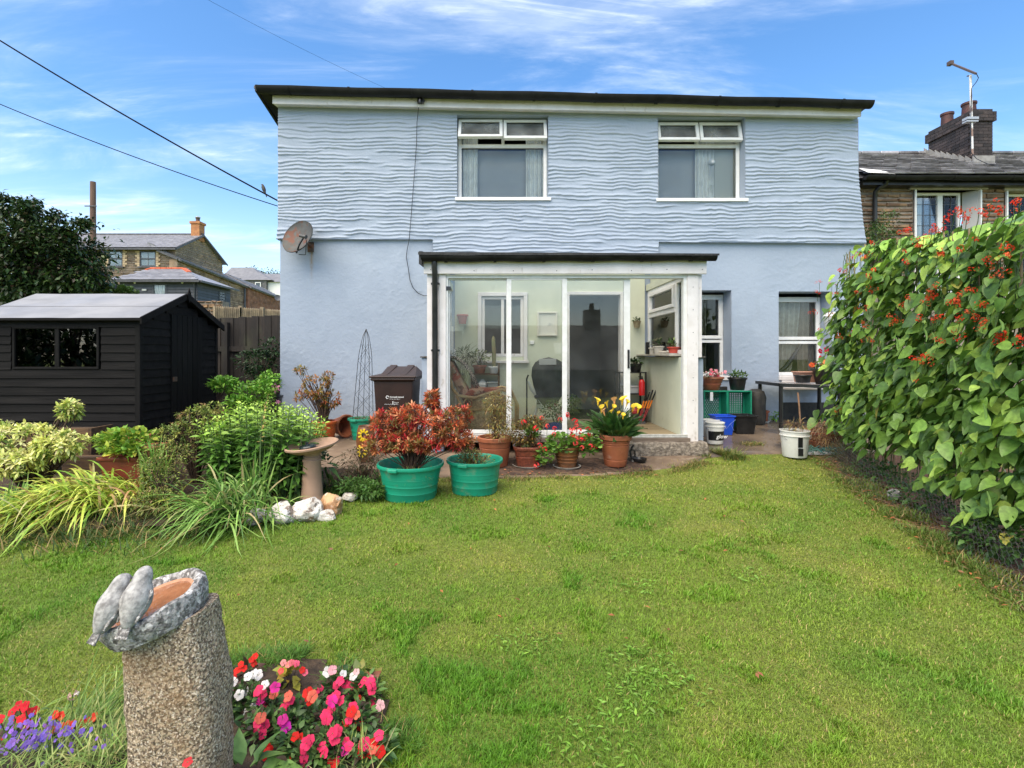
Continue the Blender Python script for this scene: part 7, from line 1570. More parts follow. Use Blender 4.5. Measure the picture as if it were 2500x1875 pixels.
weeds('dark_climber','dark glossy leaved shrub against the board fence at the house corner',(X(640,8.4),8.4,G(-3.9,8.4)),[(PB(625,880,8.4),(.38,.15,.20),2),(PB(660,850,8.4),(.18,.12,.18),1),(PB(640,920,8.3),(.3,.15,.15),1)],900,.075,.036,[((.022,.05,.018),3),((.04,.085,.028),2)],prof='ovate',nobj=120,nbr=40,r0=.010,cat_='shrub')
tl=thing('pink_lily','pink lilies in the black pot at the house corner','lily',PB(660,960,7.4))
LIL=ftmpl('flower',6,'lance',.42,.55,.45,.15,4)
for px_,py_,r_ in((672,948,.085),(660,975,.06),(678,982,.045)):
 p=Vector(PB(px_,py_,7.25));flower(tl,p,(.2,-1,.5),r_,(.85,.32,.45),LIL);b=MB();b.tube([p,p+Vector((-.02,.1,-.2)),Vector(PB(662,1010,7.4))],.005,5);b.build('stem',stemg,tl)
bb_,dd_=ell(60,PB(662,990,7.4),(.08,.08,.14));scatter(tl,bb_,dd_+V3(0,0,.4),.10,.018,'lance',.3,.2,3,V3(.06,.13,.03),.2,30)
vc=[((.74,.76,.26),4),((.60,.66,.16),3),((.32,.42,.08),2),((.74,.72,.36),2),((.15,.24,.05),1)]
shrub('variegated_shrub','cream and green variegated shrub in front of the wooden planter','shrub',(X(90,4.9),4.9,G(-4.4,4.9)),[(PB(60,1075,4.9),(.42,.3,.16),4),(PB(170,1000,5.1),(.10,.10,.10),1.3),(PB(150,1085,4.8),(.22,.2,.13),2.4),(PB(40,1130,4.65),(.26,.2,.12),2),(PB(-60,1060,4.9),(.35,.3,.18),2)],430,9,.066,.023,vc,nobj=300,r0=.014,nbr=70,tipcol=None,spread=1.0,lift=.35)
weeds('lime_plant','lime green leafy plant in the red trough',(X(308,4.95),4.95,.5),[(PB(310,1068,4.95),(.27,.15,.09),2),(PB(265,1075,5.0),(.15,.1,.07),.6),(PB(300,1098,4.8),(.20,.08,.06),1)],700,.066,.046,[((.26,.42,.05),3),((.38,.50,.07),2),((.16,.32,.04),2),((.50,.50,.06),.5)],prof='ovate',nobj=200,nbr=20,r0=.005,up=.9)
strapclump('iris_fan','upright bright green iris leaves beside the lime plant',(X(385,4.7),4.7,G(-3.1,4.7)+.1),26,.40,.62,.022,[((.14,.32,.04),1),((.22,.38,.06),1)],26,az=(2.4,.6),el=(1.05,1.45),droop=(.0,.12),rad=.035)
strapclump('iris_fan','small pale green iris fan at the far left edge of the bed',(X(30,4.3),4.3,G(-4,4.3)+.05),16,.22,.36,.02,[((.20,.36,.07),1)],16,az=(1.9,.8),el=(1.0,1.45),droop=(.0,.15),rad=.03)
lime=[((.46,.58,.08),4),((.66,.68,.14),3),((.24,.40,.05),2.5),((.42,.26,.10),1.2),((.55,.50,.22),.7)]
strapclump('daylily_clump','large arching clump of lime yellow strap leaves at the left of the lawn',(X(255,4.55),4.55,G(-3.5,4.5)+.06),620,.45,.95,.019,lime,200,az=(3.7,.85),el=(.45,1.3),droop=(.5,1.0),rad=.17)
strapclump('daylily_clump','smaller yellow green strap clump at the left end of the bed',(X(110,4.4),4.4,G(-4,4.4)+.03),420,.35,.8,.018,lime,90,az=(3.9,.8),el=(.4,1.3),droop=(.5,1.0),rad=.16)
oliv=[((.15,.21,.035),4),((.24,.24,.055),3),((.28,.19,.07),1.5),((.09,.14,.025),3),((.32,.40,.08),2)]
weeds('olive_azalea','olive and bronze fine leaved bush between the strap leaved clumps',(X(395,4.6),4.6,G(-3,4.6)),[(PB(385,1170,4.6),(.25,.2,.22),2),(PB(410,1110,4.8),(.25,.2,.12),1.2),(PB(385,1225,4.35),(.26,.15,.10),1.8)],3400,.032,.011,oliv,nbr=70,cat_='bush',r0=.007)
shrub('olive_bush','tall olive bronze azalea left of the broad green perennial','bush',(X(480,5.3),5.3,G(-3,5.3)),[(PB(480,1020,5.4),(.20,.2,.13),2),(PB(430,1065,5.2),(.22,.2,.15),2),(PB(515,1000,5.5),(.12,.12,.08),1)],260,7,.042,.013,oliv+[((.34,.36,.08),2)],nobj=100,nbr=60,r0=.009)
tp=thing('green_perennial','tall fresh green perennial with rows of pointed leaves behind the bird bath','plant',(X(650,5.15),5.15,G(-2.3,5.1)))
B_,D_,L_,W_,C_=[],[],[],[],[];bs=MB()
for i in range(125):
 px_=rng.uniform(490,800);Y_=rng.uniform(4.85,5.9);top=985+60*((px_-640)/160)**2*(.7 if px_>640 else 1.0)+rng.uniform(-8,30)
 x_=X(px_,Y_);gz_=G(x_,Y_);zt_=Z(top,Y_);zt_=max(zt_,gz_+.35);bx_=x_+(X(640,Y_)-x_)*.25
 lean=V3(x_-bx_,rng.uniform(-.12,.02),zt_-gz_);q0=V3(bx_,Y_,gz_);bs.tube([q0,q0+lean*.5+V3(0,0,.02),q0+lean],[.006,.005,.003],5,False)
 h=np.linalg.norm(lean);nl=int(h/.021);f=np.linspace(.10,1,nl);a=np.arange(nl)*2.2+rng.random()*6
 B_.append(q0+lean*f[:,None]);el_=.25+.75*f**6;D_.append(np.stack([np.cos(a),np.sin(a),el_],1));L_.append(.135*(1-.55*f**4)*rng.uniform(.8,1.15,nl));
 C_.append(V3(.11,.25,.04)+(V3(.42,.62,.09)-V3(.11,.25,.04))*(sm((f-.60)/.4)*.9)[:,None])
bs.build('stem',stemg,tp,kind='stuff',fixn=False)
B_,D_,L_,C_=map(np.concatenate,(B_,D_,L_,C_));scatter(tp,B_,D_,L_,L_*.30,'lance',.35,.3,4,C_,.15,300,'leaf',m=LEAFG)
weeds('broad_basal_leaves','broad drooping dark leaves low down behind the bird bath pedestal',(X(690,4.95),4.95,G(-2.1,4.9)),[(PB(680,1150,4.95),(.28,.1,.12),1),(PB(790,1130,5.1),(.10,.1,.12),.3)],120,.14,.05,[((.07,.15,.03),2),((.04,.09,.02),2)],prof='ovate',nobj=90,droop=.7,nbr=10)
gst=[((.15,.30,.05),4),((.28,.44,.10),3),((.09,.19,.04),2),((.42,.36,.16),1)]
strapclump('iris_clump','green arching strap leaved clump left of the white rocks',(X(570,4.35),4.35,G(-2.2,4.3)+.03),430,.45,.95,.016,gst,160,az=(3.9,1.3),el=(.4,1.45),droop=(.45,1.0),rad=.13)
strapclump('iris_clump','small grassy clump growing between the white rocks and the strap leaves',(X(640,4.35),4.35,G(-2.0,4.35)+.02),60,.25,.5,.011,gst,40,el=(.6,1.4),droop=(.5,1.0),rad=.09)
td=thing('flower_stalk','dried yellow gladiolus stalk rising through the green perennial','flower stalk',PB(635,1150,4.75));b=MB();sp_=[Vector(PB(634,1180,4.7)),Vector(PB(636,1080,4.75)),Vector(PB(640,1020,4.78)),Vector(PB(652,968,4.8))];b.tube(sp_,[.007,.006,.004,.002],6);b.build('stem',stemg,td)
pp=np.array([sp_[1].lerp(sp_[3],i/26)for i in range(27)]);scatter(td,pp,rng.normal(0,1,(27,3))+V3(0,0,.3),.035,.014,'lance',.2,.3,2,V3(.48,.34,.12),.25,27,'dry_petal')
strapclump('iris_clump','tall upright sword leaves around the dried flower stalk',(X(625,4.65),4.65,G(-2.2,4.6)),22,.45,.70,.020,gst,22,el=(1.2,1.5),droop=(.0,.25),rad=.05)
edge_grass('low_weeds',[(-2.1,4.45),(-1.85,4.9),(-1.55,5.2),(-1.3,5.5)],5200,.04,.14,.009,'soft green weeds and grass around the foot of the bird bath',colr=(.07,.17,.03),f2=.1,spread=.16)
edge_grass('low_weeds',[(-5.5,4.1),(-4,4.15),(-3,4.25),(-2.3,4.5)],9000,.05,.18,.008,'undergrowth of green weeds between the clumps of the left bed',colr=(.07,.13,.03),f2=.3,spread=.25)
barkm=mat('dark_bark',(.05,.035,.025),(.09,.065,.045),6,.9,bump=.5)
def tree(name,label,base,trunk_h,blobs,nl,L,W,cols,limbs=26,nobj=0,prof='ovate',r=.12,cat_='tree'):
 t_=thing(name,label,cat_,base);tips=[]
 b=MB();base=Vector(base);top=base+Vector((0,0,trunk_h));b.tube([base-Vector((0,0,.3)),base+Vector((.05,0,trunk_h*.5)),top],[r,r*.8,r*.6],8);b.build('trunk',barkm,t_)
 ws=np.array([q[2]for q in blobs],float);ws/=ws.sum();PP,DD=[],[];tips=[]
 for(c,rad,w),q in zip(blobs,ws):
  cl,cv=ell(max(6,int(34*q*len(blobs)**.5)),c,rad,.35);tips+=list(cl[:8])
  n=int(nl*q);k=rng.integers(0,len(cl),n);off=rng.normal(0,1,(n,3))*np.array(rad)*.22;PP.append(cl[k]+off);DD.append(cv[k]*.8+rng.normal(0,.6,(n,3))+V3(0,0,-.1))
 branches(t_,tuple(top),tips,r*.35,r*.05,barkm,'limb',6,.12)
 PP=np.concatenate(PP);DD=np.concatenate(DD);ci=rng.choice(len(cols),len(PP),p=np.array([c[1]for c in cols])/sum(c[1]for c in cols))
 V,Fq,cc,_=leaves(PP,DD,rng.uniform(.6,1.2,len(PP))*L,W,prof,.25,.25,2,np.array([c[0]for c in cols])[ci],.3)
 npobj('crown',V,Fq,LEAFG,t_,cc,'stuff');return t_
dg=[((.018,.040,.012),4),((.035,.075,.018),3),((.07,.11,.03),1.5),((.05,.035,.02),.6)]
tree('dark_tree','large dark leaved tree behind the shed roof at the left edge',(X(90,12),12,1.2),1.6,[(PB(100,640,12),(1.1,.9,.95),5),(PB(30,570,12),(.8,.7,.75),3),(PB(192,665,12),(.60,.6,.75),2.5),(PB(110,540,12),(.55,.5,.35),1.2),(PB(40,495,12),(.38,.3,.30),.7),(PB(180,560,12),(.4,.4,.25),.8),(PB(60,720,12),(1.2,.8,.5),2.5),(PB(-60,620,12),(1.0,.9,1.1),3)],20000,.135,.075,dg,r=.16)
weeds('hedge','small rounded green hedge right of the dark tree, above the shed roof',(X(295,13.5),13.5,1.9),[(PB(290,715,13.5),(.45,.4,.20),2),(PB(250,725,13.5),(.4,.4,.2),1)],3600,.08,.05,[((.06,.12,.025),3),((.11,.19,.04),2)],prof='ovate',cat_='hedge',nbr=10)
for px_,py_,s_,lab in((612,668,1.0,'far dark tree on the skyline, left of the pair beyond the grey roofs'),(655,680,1.5,'far dark tree on the skyline beside the blue house corner'),(575,676,.5,'tiny far tree top showing above the grey roof ridge')):
 tree('far_tree',lab,(X(px_,95),95,12),1.5,[(PB(px_,py_+12,95),(2.2*s_,1.6,1.7*s_),2),(PB(px_+16,py_+16,95),(1.8*s_,1.5,1.4*s_),1)],2600,.45,.22,[((.045,.085,.03),3),((.07,.11,.04),2)])
tree('tree_behind','dark tree behind the camera, seen only mirrored in the porch glass',(-6,-12,-1),1.2,[((-6,-12,1.2),(2.2,2,1.5),3),((-3.5,-13,.8),(1.5,1.5,1.2),2)],5000,.3,.16,dg)
tree('bush_behind','bushy tree behind the camera on the right, mirrored in the porch glass',(9,-9,-1),.8,[((9,-9,1.0),(1.8,1.6,1.4),3)],4000,.25,.14,dg)
for x_,y_,s_,lab in((-14,-5,1,'tall dark tree behind the camera, mirrored in the left shed window pane'),(-19,-9,1.3,'broad dark tree behind the camera, mirrored in the right shed window pane'),(-10,-9,.9,'smaller dark tree behind the camera, left of the mirrored houses')):
 tree('tree_behind',lab,(x_,y_,-.5),1.5,[((x_,y_,3.0*s_),(2.8*s_,2.4*s_,2.6*s_),3),((x_-2,y_+1,2.0*s_),(2.4,2.2,2.2),2)],5200,.32,.18,dg)
tree('climber','feathery green climber at the corner of the blue house and the stone cottage',(X(2150,8.9),8.9,.4),1.2,[(PB(2145,575,8.9),(.30,.2,.20),2),(PB(2165,545,9.3),(.22,.2,.2),1),(PB(2120,600,8.7),(.22,.2,.2),1)],1500,.06,.022,[((.05,.11,.02),3),((.13,.16,.05),1)],r=.03,prof='lance',cat_='climber')
PK=((.85,.28,.33),(.80,.12,.18),(.9,.5,.5))
t_,_,_=weeds('pink_bedding','small pink flowers in the terracotta bowl on the crate',(X(1737,7.8),7.8,1.11),[((X(1737,7.75),7.75,1.18),(.17,.14,.07),1)],300,.035,.02,[((.07,.14,.03),2),((.14,.05,.04),1)],prof='ovate',nobj=40,nbr=12)
for k in range(30):p=Vector((X(1737,7.75)+random.gauss(0,.09),7.68+random.gauss(0,.06),1.23+random.gauss(0,.035)));flower(t_,p,(random.gauss(0,.4),-.7,.6),.022,PK[k%3])
weeds('leafy_pot_plant','small green plant sprouting from the black pot on the crate',(X(1800,7.8),7.8,1.12),[((X(1800,7.8),7.8,1.17),(.13,.11,.05),1),((X(1805,7.8),7.8,1.2),(.14,.1,.05),.5)],170,.05,.026,[((.06,.13,.025),2),((.11,.20,.04),2)],prof='ovate',nobj=50,up=1,nbr=10)
t_,_,_=weeds('begonia','orange and red begonias in the black planter on the table',(X(2030,7.7),7.7,1.25),[(PB(2028,890,7.7),(.22,.15,.09),2),(PB(2035,865,7.7),(.12,.12,.07),1)],260,.07,.045,[((.10,.20,.04),2),((.22,.30,.06),2),((.30,.16,.05),1)],prof='ovate',nobj=120,nbr=16,up=.6)
for px_,py_,c_ in((1982,891,(.85,.16,.04)),(2015,884,(.9,.30,.10)),(2004,874,(.7,.04,.04)),(2003,857,(.45,.01,.03)),(2018,853,(.55,.01,.04)),(2046,870,(.75,.05,.04)),(2025,900,(.85,.14,.05)),(2026,897,(.8,.1,.04))):flower(t_,Vector(PB(px_,py_,7.5)),(random.gauss(0,.3),-1,.3),.04,c_)
weeds('dead_plant','withered stems in the white bucket',(X(1940,6.42),6.42,.6),[((X(1945,6.4),6.4,.62),(.15,.13,.06),1)],160,.08,.006,[((.42,.30,.12),3),((.14,.18,.05),1),((.25,.08,.04),1)],prof='strap',up=.2,nbr=30)
weeds('dead_straw','tangle of dead straw coloured stems in the wide terracotta bowl',(X(2014,6.85),6.85,gp(4.4,6.85)+.15),[((X(2015,6.85),6.82,gp(4.4,6.85)+.24),(.24,.2,.08),1),((X(2005,6.85),6.6,gp(4.4,6.85)+.12),(.2,.1,.1),.4)],900,.13,.007,[((.42,.26,.10),3),((.28,.15,.06),3),((.55,.42,.24),1)],prof='strap',up=.0,nbr=50,droop=.8)
weeds('wall_weed','small green weed at the foot of the wall beside the table',(X(1888,8.2),8.2,gp(4.4,8.2)),[((X(1888,8.2),8.15,gp(4.4,8.2)+.08),(.08,.06,.07),1)],60,.05,.028,gcol,prof='ovate',nobj=20,nbr=8)
for nm,lab,base,bl_,n_,L__,W__,cl_,pf2 in(('trailing_plant','trailing grey green plant in the terracotta pot on the plant stand',(X(1171,8.08),8.08,zs_+.1),[(PB(1168,870,8.05),(.19,.14,.10),1)],240,.07,.022,[((.12,.17,.07),2),((.2,.22,.10),1)],'lance'),('dark_pot_plant','dark glossy plant in the black pot on the metal shelf',(X(1552,8),8.0,Z(911,7.9)+.13),[(PB(1550,885,8.0),(.09,.09,.06),1)],110,.06,.035,[((.02,.05,.015),1),((.04,.09,.02),1)],'ovate'),('basket_plant','tiny green plant in the woven wall basket',PB(1555,788,8.2),[(PB(1555,780,8.18),(.06,.05,.035),1)],50,.035,.02,[((.04,.09,.02),1)],'ovate'),('rosette_plant','dark green rosette plant in the cream pot on the window board',(X(1608,7.5),7.5,1.6),[(PB(1602,838,7.5),(.08,.07,.05),1)],50,.06,.028,[((.05,.10,.03),1),((.14,.14,.08),1)],'obov'),('rosette_plant','green fleshy plant in the red pot on the window board',(X(1645,6.95),6.95,1.59),[(PB(1642,838,6.95),(.065,.06,.04),1)],45,.055,.026,[((.08,.18,.04),1),((.16,.24,.07),1)],'obov'),('palm_plant','thin leaved house plant behind the wicker chair by the plant stand',(X(1130,8.0),8.0,.9),[(PB(1133,865,8.0),(.14,.1,.12),1)],90,.12,.012,[((.10,.14,.06),1)],'strap'),('inside_fern','leafy green plant on the porch floor behind the glass, right of the bike',(X(1360,7.0),7.0,.5),[(PB(1352,1000,7.0),(.20,.15,.12),2),(PB(1392,985,7.2),(.15,.15,.15),1)],420,.05,.028,[((.04,.09,.02),2),((.08,.15,.04),1)],'ovate')):
 weeds(nm,lab,base,bl_,n_,L__,W__,cl_,prof=pf2,nobj=30,nbr=14,up=.6)
stonebuff=mat('buff_cast_stone',(.42,.27,.18),(.36,.23,.155),7,.7,bump=.25,bscale=120,bdist=.003,stains=(((.22,.17,.12),4,.58,.8,.45,None),))
bc=Vector((X(762,4.9),4.9,g1(-1.8,4.9)-.02));bbx=thing('bird_bath','buff stone bird bath with wide shallow bowl on a tapering pedestal','bird bath',bc)
ht_=Z(1085,4.9)-bc.z
b=MB();b.lathe(bc,[(.001,0),(.125,0),(.125,.03),(.108,.05),(.098,.10),(.080,ht_-.17),(.088,ht_-.155),(.088,ht_-.14),(.076,ht_-.13),(.080,ht_-.115),(.072,ht_-.105),(.095,ht_-.06),(.001,ht_-.055)],32,cap=False);b.build('pedestal',stonebuff,bbx)
Mt=Matrix.Rotation(R(-7),3,'Y')@Matrix.Rotation(R(4),3,'X')
b=MB();b.lathe(bc+Vector((0,0,ht_-.03)),[(.001,-.045),(.10,-.04),(.18,-.022),(.232,.012),(.246,.018),(.248,.034),(.236,.040),(.20,.018),(.12,.002),(.001,-.002)],44,Mt,cap=False);b.build('bowl',stonebuff,bbx)
b=MB();b.lathe(bc+Vector((-.03,-.03,ht_-.015)),[(.001,-.01),(.07,-.008),(.08,.002),(.07,.014),(.03,.018),(.012,.022),(.010,.038),(.02,.042),(.001,.046)],24,Mt,cap=False);tag(b.build('fountain_float',mat('dark_solar_float',(.02,.03,.035),rough=.25),origin=bc+Vector((-.03,-.03,ht_-.02))),'small dark solar fountain disc floating in the buff bird bath','float')
def rock(name,label,c,r,m,seed,group=None,cat_='rock'):
 bm=bmesh.new();bmesh.ops.create_icosphere(bm,subdivisions=4,radius=1);rs=np.random.default_rng(int(seed*10))
 co=np.array([v.co[:]for v in bm.verts]);co=co*(1+.35*(fbm(co[:,0]*1.2+seed,co[:,1]*1.2,co[:,2]*1.2)-.5))[:,None]
 for k in range(26):
  nn=nrm(rs.normal(0,1,(1,3)))[0];d=rs.uniform(.62,.92);t_=co@nn;q=t_>d;co[q]-=np.outer(t_[q]-d,nn)*rs.uniform(.85,1)
 co=co*(1+.10*(fbm(co[:,0]*6+seed,co[:,1]*6,co[:,2]*6)-.5)-.06*(np.abs(fbm(co[:,0]*4,co[:,1]*4+seed,co[:,2]*4)-.5)<.02))[:,None]
 for v,q in zip(bm.verts,co):v.co=Vector((q[0]*r[0],q[1]*r[1],q[2]*r[2]))*1.15
 me=bpy.data.meshes.new(name);bm.to_mesh(me);bm.free();me.materials.append(m);o=bpy.data.objects.new(name,me);link(o);o.location=c;WL[o.name]=Vector(c);tag(o,label,cat_,group)
 me.polygons.foreach_set('use_smooth',[True]*len(me.polygons));me.set_sharp_from_angle(angle=R(22));return o
quartz=mat('white_quartz',(.72,.69,.64),(.50,.46,.40),9,.55,bump=.9,bscale=22,bdist=.02,stains=(((.16,.10,.06),13,.54,.64,.85,None),((.05,.04,.03),30,.58,.66,.85,None),((.42,.20,.08),5,.60,.75,.6,None)))
quartzo=mat('rusty_quartz',(.55,.33,.17),(.34,.16,.07),9,.6,bump=.9,bscale=22,bdist=.02,stains=(((.70,.62,.52),12,.52,.65,.8,None),((.08,.05,.03),24,.6,.7,.8,None)))
greyq=mat('grey_quartz',(.42,.40,.37),(.25,.23,.21),9,.6,bump=.9,bscale=22,bdist=.02,stains=(((.65,.62,.58),9,.55,.66,.7,None),((.06,.05,.04),20,.6,.7,.8,None)))
for i,(px_,py_,Y_,r_,m_,lab)in enumerate(((618,1262,4.28,(.115,.09,.065),greyq,'grey white stone at the left end of the rocks, under the strap leaves'),(690,1256,4.36,(.125,.11,.10),quartz,'white quartz rock second from the left below the bird bath'),(752,1247,4.42,(.12,.11,.125),quartz,'tallest white quartz rock directly below the bird bath'),(812,1236,4.55,(.105,.10,.12),quartzo,'rust stained rock right of the white quartz rocks'),(798,1262,4.42,(.08,.07,.06),quartz,'small low white stone in front of the rust stained rock'),(853,1212,4.9,(.075,.06,.045),quartz,'small white stone at the right end, half hidden in weeds'))):
 rock('rock',lab,P(px_,py_,Y_),r_,m_,i*3.7+1,'rocks edging the bird bath')
granite=mat('rough_granite',(.42,.33,.225),(.13,.095,.065),120,.9,bump=1,bscale=70,bdist=.012,lo=.44,hi=.56,stains=(((.72,.64,.52),150,.56,.62,.9,None),((.035,.028,.024),90,.60,.66,.9,None),((.33,.19,.08),5,.50,.75,.6,None),((.20,.20,.12),7,.6,.78,.5,None)))
n_=30;rows_=44;V=[];PY=1.52
for j in range(rows_+1):
 f=j/rows_;z=-.05+f*.735
 xl_=np.interp(z,[-.05,.29,.5,.66,.80],[-1.125,-1.125,-1.14,-1.145,-1.13]);xr_=np.interp(z,[-.05,.29,.45,.62,.80],[-.87,-.865,-.87,-.905,-.93])
 cx_,hwx=(xl_+xr_)/2,(xr_-xl_)/2;hwy=.10
 for i in range(n_):
  a=2*math.pi*i/n_;ca,sa=math.cos(a),math.sin(a);q=(abs(ca)**4.5+abs(sa)**4.5)**(-1/4.5)
  nz_=1+.10*(float(fbm(np.array([ca*2.1+4]),np.array([sa*2.1]),z*7)[0])-.5)+.10*(float(fbm(np.array([ca*8]),np.array([sa*8]),z*28,3)[0])-.5)
  zz=z if j<rows_ else z
  V.append((cx_+ca*q*hwx*nz_,PY+.10+sa*q*hwy*nz_,zz+.20*(ca*q*hwx)*f**3))
b=MB();b.add(V,[(j*n_+i,j*n_+(i+1)%n_,(j+1)*n_+(i+1)%n_,(j+1)*n_+i)for j in range(rows_)for i in range(n_)]+[tuple(rows_*n_+i for i in range(n_)),tuple(range(n_-1,-1,-1))],None,True)
o=b.build('stone_pillar',granite,origin=(-.95,PY+.13,0));tag(o,'rough granite pillar in the left foreground carrying the tilted bird bowl','stone pillar')
castg=mat('weathered_cast_stone',(.36,.35,.34),(.12,.115,.11),60,.85,bump=1,bscale=70,bdist=.012,lo=.42,hi=.58,stains=(((.70,.69,.67),55,.55,.64,.8,None),((.06,.055,.05),40,.62,.72,.8,None)))
castlight=mat('pale_cast_stone',(.42,.415,.40),(.22,.215,.21),60,.8,bump=.5,bscale=90,bdist=.006,stains=(((.14,.13,.12),60,.62,.72,.6,None),))
bw_c=Vector((X(378,1.60),1.60,Z(1478,1.60)));Mb=Matrix.Rotation(R(-16),3,'Y')@Matrix.Rotation(R(9),3,'X')
bowl=thing('bird_bowl','round cast stone bird bowl with two carved birds, tilted on the granite pillar','bird bath',bw_c)
V=[];prof_=[(.001,-.055),(.118,-.055),(.140,-.042),(.148,-.01),(.149,.018),(.146,.027),(.138,.031),(.128,.029),(.120,.02),(.112,.005)]
n_=64
for k,(r,z)in enumerate(prof_):
 for i in range(n_):
  a=2*math.pi*i/n_;rr=r
  if 2<=k<=4:rr+=.006*(float(vnoise(np.array([a*9]),np.array([z*90.]),3.)[()]if False else vnoise(np.array([a*9]),np.array([z*60]),3.)[0])-.5)*2
  V.append(bw_c+Mb@Vector((rr*math.cos(a),rr*math.sin(a)*1.0,z+(.003*math.sin(a*7)if 4<k<8 else 0))))
b=MB();b.add(V,[(j*n_+i,j*n_+(i+1)%n_,(j+1)*n_+(i+1)%n_,(j+1)*n_+i)for j in range(len(prof_)-1)for i in range(n_)],None,True);b.build('bowl_body',castg,bowl,fixn=True)
b=MB();b.lathe(bw_c,[(.115,.014),(.108,.010),(.098,.006),(.001,.004)],48,Mb,cap=False);b.build('bowl_floor',mat('terracotta_silt',(.46,.24,.14),(.36,.18,.10),30,.7,bump=.3,stains=(((.55,.40,.30),40,.6,.7,.5,None),)),bowl)
b=MB();b.lathe(bw_c,[(.110,.009),(.001,.009)],40,Mb,cap=False);tag(b.build('water',glassmat('shallow_water',1.33,(.85,.8,.75)),origin=bw_c),'shallow clear water standing in the foreground bird bowl','water')
def stonebird(o_,face,s_,label):
 fw=Vector(face).normalized();upv=Vector((0,0,1));sdv=upv.cross(fw).normalized()
 L=lambda x,y,z:tuple(Vector(o_)-Vector(bowl.location)+(fw*x+sdv*y+upv*z)*s_)
 sp_=[(-.044,-.012,.010),(-.036,.002,.016),(-.026,.016,.025),(-.012,.038,.033),(0,.060,.0385),(.010,.082,.0365),(.018,.102,.030),(.023,.116,.0245),(.029,.128,.0235),(.037,.138,.0225),(.046,.143,.018),(.053,.143,.012),(.060,.140,.006),(.072,.134,.0012)]
 b=MB();b.tube([Vector(o_)+(fw*x+upv*z)*s_ for x,z,r in sp_],[r*s_*1.28 for x,z,r in sp_],16);bd=b.build('bird_figure',castlight,bowl,auto=False)
 for p_ in bd.data.polygons:p_.use_smooth=True
 sb_=bd.modifiers.new('sub','SUBSURF');sb_.levels=1;sb_.render_levels=1
 bd['label']=label
 for sg in(-1,1):
  b=MB();nu,nv=9,7;V=[]
  for j in range(nv+1):
   v=j/nv
   for i in range(nu+1):
    u=i/nu;w_=math.sin(math.pi*min(1,u*.9+.12))**.7
    x_=.012-.052*u+.016*(v-.5)*w_;z_=.088-.080*u+.030*(v-.5)*w_*1.4;y_=sg*(.045+.006*math.sin(math.pi*v)+.0022*math.sin(v*22)*(u>.3))*(1-.35*u)
    V.append(Vector(o_)+(fw*x_+sdv*y_+upv*z_)*s_)
  b.add(V,[(j*(nu+1)+i,j*(nu+1)+i+1,(j+1)*(nu+1)+i+1,(j+1)*(nu+1)+i)for j in range(nv)for i in range(nu)],None,True)
  w=b.build('wing',castg,bd,fixn=False,auto=False);sm_=w.modifiers.new('thick','SOLIDIFY');sm_.thickness=.005*s_;sm_.offset=0
 b=MB();nt=5
 for k in range(nt):
  a0=Vector(o_)+(fw*-.030+sdv*(k-2)*.0050+upv*.012)*s_;a1=Vector(o_)+(fw*-.062+sdv*(k-2)*.0088+upv*-.034)*s_;b.beam(a0,a1,.0085*s_,.007*s_)
 b.build('tail',castg,bd,.001)
 return bd
rimL=lambda a,r=.13,z=.03:bw_c+Mb@Vector((r*math.cos(a),r*math.sin(a),z))
stonebird(rimL(R(-75),.122)+Vector((.0,.0,.0)),(.10,.95,.0),.86,'right hand carved bird with its tail over the rim')
stonebird(rimL(R(-97),.126)+Vector((-.022,.0,.0)),(.40,.86,.0),.84,'left hand carved bird leaning on its neighbour')
magenta,pink,redc,whitec,salmon=(.72,.03,.30),(.82,.04,.14),(.72,.02,.015),(.82,.80,.78),(.78,.16,.10)
darkleaf=[((.05,.11,.03),3),((.10,.19,.045),2),((.13,.24,.06),1),((.07,.05,.03),1)]
